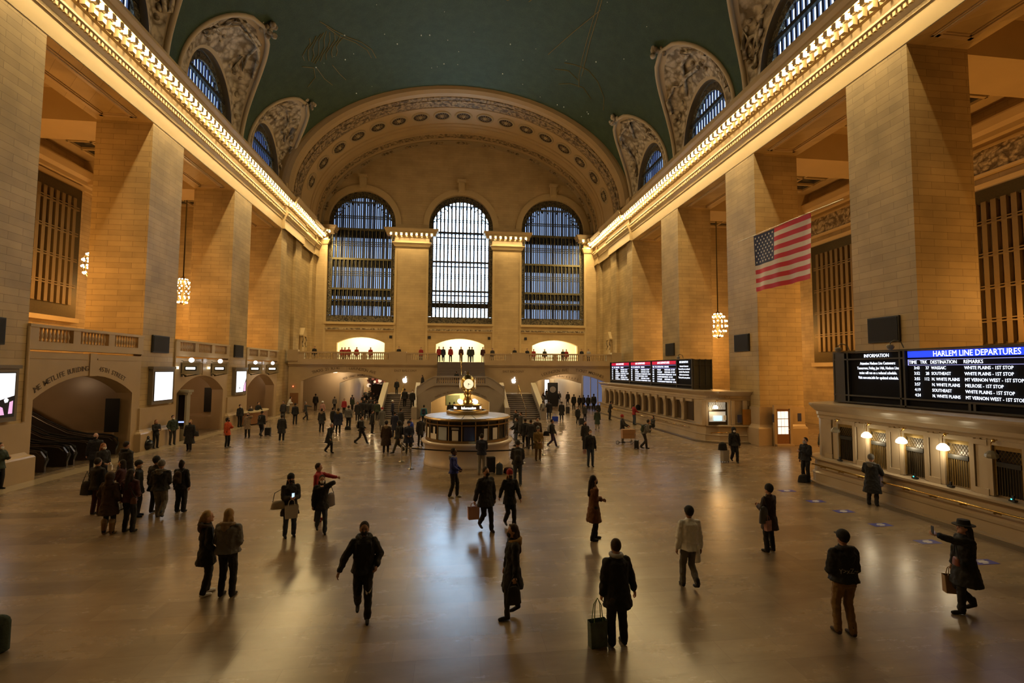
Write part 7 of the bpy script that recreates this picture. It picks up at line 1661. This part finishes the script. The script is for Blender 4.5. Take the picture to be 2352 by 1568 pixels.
person('distant person in dark clothes far inside the right passage', 10.59, 83.98, 0, 1.70, top='char', leg='djeans', near=0, coat=0.60, st=0.35, group='distant crowd in the right passage')
person('distant person in dark clothes far inside the right passage', 12.81, 63.11, 170, 1.68, top='navy', leg='black', near=0, coat=0.80, st=0.00, group='distant crowd in the right passage')
person('distant person in dark clothes far inside the right passage', 13.48, 73.75, 20, 1.75, top='navy', leg='djeans', near=0, coat=0.60, st=0.35, group='distant crowd in the right passage')
person('distant person in dark clothes far inside the right passage', 9.28, 62.18, 0, 1.82, top='navy', leg='djeans', near=0, coat=0.80, st=0.20, group='distant crowd in the right passage')
person('distant person in dark clothes far inside the right passage', 13.85, 76.66, 10, 1.70, top='dbrown', leg='black', near=0, coat=0.86, st=0.35, group='distant crowd in the right passage')
person('distant person in dark clothes far inside the right passage', 9.06, 74.43, 10, 1.60, top='black', leg='dark', near=0, coat=0.86, st=0.35, group='distant crowd in the right passage')
person('distant person in dark clothes far inside the right passage', 13.78, 66.14, 0, 1.68, top='dark', leg='djeans', near=0, coat=0.86, st=0.00, group='distant crowd in the right passage')
person('distant person in dark clothes far inside the right passage', 11.65, 78.09, 170, 1.75, top='navy', leg='dark', near=0, coat=0.60, st=0.20, group='distant crowd in the right passage')
person('person in dark clothes in the thick crowd between the left passage and the stairs', -8.91, 46.63, 200, 1.69, top='dark', leg='black', near=0, coat=0.80, st=0.00, group='crowd at the left stairs')
person('person in dark clothes in the thick crowd between the left passage and the stairs', -8.61, 47.19, 180, 1.63, top='char', leg='black', near=0, coat=0.86, st=0.00, group='crowd at the left stairs')
person('person in dark clothes in the thick crowd between the left passage and the stairs', -7.98, 46.85, 180, 1.62, top='navy', leg='dark', near=0, coat=0.60, st=0.20, group='crowd at the left stairs')
person('person in dark clothes in the thick crowd between the left passage and the stairs', -8.95, 48.92, 200, 1.67, top='dbrown', leg='dark', near=0, coat=0.80, st=0.00, group='crowd at the left stairs')
person('person in dark clothes in the thick crowd between the left passage and the stairs', -8.19, 46.86, 20, 1.61, top='char', leg='djeans', near=0, coat=0.80, st=0.20, group='crowd at the left stairs')
person('person in dark clothes in the thick crowd between the left passage and the stairs', -8.50, 49.29, 200, 1.63, top='navy', leg='black', near=0, coat=0.60, st=0.20, group='crowd at the left stairs')
person('person in dark clothes in the thick crowd between the left passage and the stairs', -9.20, 45.70, 0, 1.82, top='black', leg='dark', near=0, coat=0.60, st=0.35, group='crowd at the left stairs')
person('person in dark clothes in the thick crowd between the left passage and the stairs', -8.69, 49.94, 170, 1.81, top='dark', leg='black', near=0, coat=0.80, st=0.20, group='crowd at the left stairs')
person('person in dark clothes in the thick crowd between the left passage and the stairs', -9.30, 44.59, 10, 1.72, top='black', leg='black', near=0, coat=0.60, st=0.20, group='crowd at the left stairs')
# ------------------------------------------------------------------ camera
yaw, pitch, roll = .1215, .059, .0054
cy, sy, cp, sp_ = cos(yaw), sin(yaw), cos(pitch), sin(pitch)
F_ = Vector((sy*cp, cy*cp, sp_)); r0 = Vector((cy, -sy, 0)); u0 = r0.cross(F_)
rr_ = r0*cos(roll)+u0*sin(roll); uu_ = -r0*sin(roll)+u0*cos(roll)
cam = bpy.data.cameras.new('camera'); co = bpy.data.objects.new('camera', cam); COL.objects.link(co)
cam.sensor_width = 36; cam.lens = 1109.626/2352*36; cam.clip_end = 400; cam.clip_start = .1
co.matrix_world = Matrix.Translation((-.943, 0, 4.6)) @ Matrix((rr_, uu_, -F_)).transposed().to_4x4()
scn.camera = co
# ------------------------------------------------------------------ lights
def area(name, loc, d, sx, sy_, power, col, spread=pi):
    l = bpy.data.lights.new(name, 'AREA'); l.shape = 'RECTANGLE'; l.size = sx; l.size_y = sy_; l.energy = power; l.color = col; l.spread = spread
    o = bpy.data.objects.new(name, l); COL.objects.link(o); o.location = loc
    o.rotation_euler = Vector(d).to_track_quat('-Z', 'Y').to_euler(); return o
def point(name, loc, power, col, r=.15):
    l = bpy.data.lights.new(name, 'POINT'); l.energy = power; l.color = col; l.shadow_soft_size = r
    o = bpy.data.objects.new(name, l); COL.objects.link(o); o.location = loc; return o
WARM = (1, .71, .30); ORG = (1, .46, .10)
for s in (-1, 1):
    y = 12.0
    while y < 63:
        l = area('cornice_light', (s*17.32, y+2.6, 21.25), (-s*.55, 0, -.84), 5.2, .12, 540, WARM)
        l.rotation_euler = Matrix(((0, 1, 0), (0, 0, 0), (0, 0, 0))).to_euler()
        z = Vector((s*.55, 0, .84)).normalized(); x = Vector((0, 1, 0)); yv = z.cross(x)
        l.matrix_world = Matrix.Translation(l.location) @ Matrix((x, yv, z)).transposed().to_4x4()
        y += 5.25
    for (a, b) in BAYS[s]:
        yc = (a+b)/2; xc = s*25.4
        point('passage_light', (xc, yc, 10.5 if s < 0 else 8), 850, ORG, .6)
        point('passage_light', (s*23.0, yc, 7.5 if s < 0 else 3.5), 240, ORG, .4)
for (a, b) in ((-18.2,-16.9),(-8.6,-4.22),(4.1,8.05),(16.6,18.2)):
    area('capital_light', ((a+b)/2, YE-.85, 21.65), (0, -.35, -.94), b-a, .12, 150*(b-a)/4, WARM)
for (x, y, z, p_) in point_later: point('lamp_light', (x, y, z), p_, (1,.8,.5), .08)
for c_ in ((-12.6,65.5),(0,65.5),(12.5,65.5)): area('store_light', (c_[0], c_[1], 9.3), (0,0,-1), 5, 2.5, 520, (1,.88,.55))
for x, y in ((-11,64),(-10.8,76),(11,64),(11.5,76),(11.5,88),(-10.8,88)): point('passage_lamp', (x, y, 3.6), 420, (1,.72,.38), .2)
for x, y in ((-14,56.4),(12,56.4)): point('arch_lamp', (x, y, 4.0), 130, (1,.7,.4), .2)
point('niche_lamp', (-.15, 48.6, 2.1), 260, (1,.75,.38), .1)
for x, y in ((-23.5,25.6),(-20.5,36.4),(-20.5,47)): point('arcade_lamp', (x, y, 3.6), 60, (1,.62,.33), .2)
# ------------------------------------------------------------------ world
wd = bpy.data.worlds.new('world'); scn.world = wd; wd.use_nodes = True
bg = wd.node_tree.nodes['Background']; bg.inputs[0].default_value = (.10,.13,.20,1); bg.inputs[1].default_value = .3
vs_ = scn.view_settings; vs_.view_transform = 'Standard'; vs_.look = 'None'; vs_.gamma = 1; vs_.use_curve_mapping = False; vs_.exposure = -.12
scn.cycles.use_denoising = True
scn.cycles.max_bounces = 5; scn.cycles.diffuse_bounces = 3; scn.cycles.glossy_bounces = 3; scn.cycles.transmission_bounces = 4
scn.cycles.sample_clamp_indirect = 2.5; scn.cycles.adaptive_threshold = .05; scn.cycles.use_light_tree = True
scn.cycles.caustics_reflective = False; scn.cycles.caustics_refractive = False
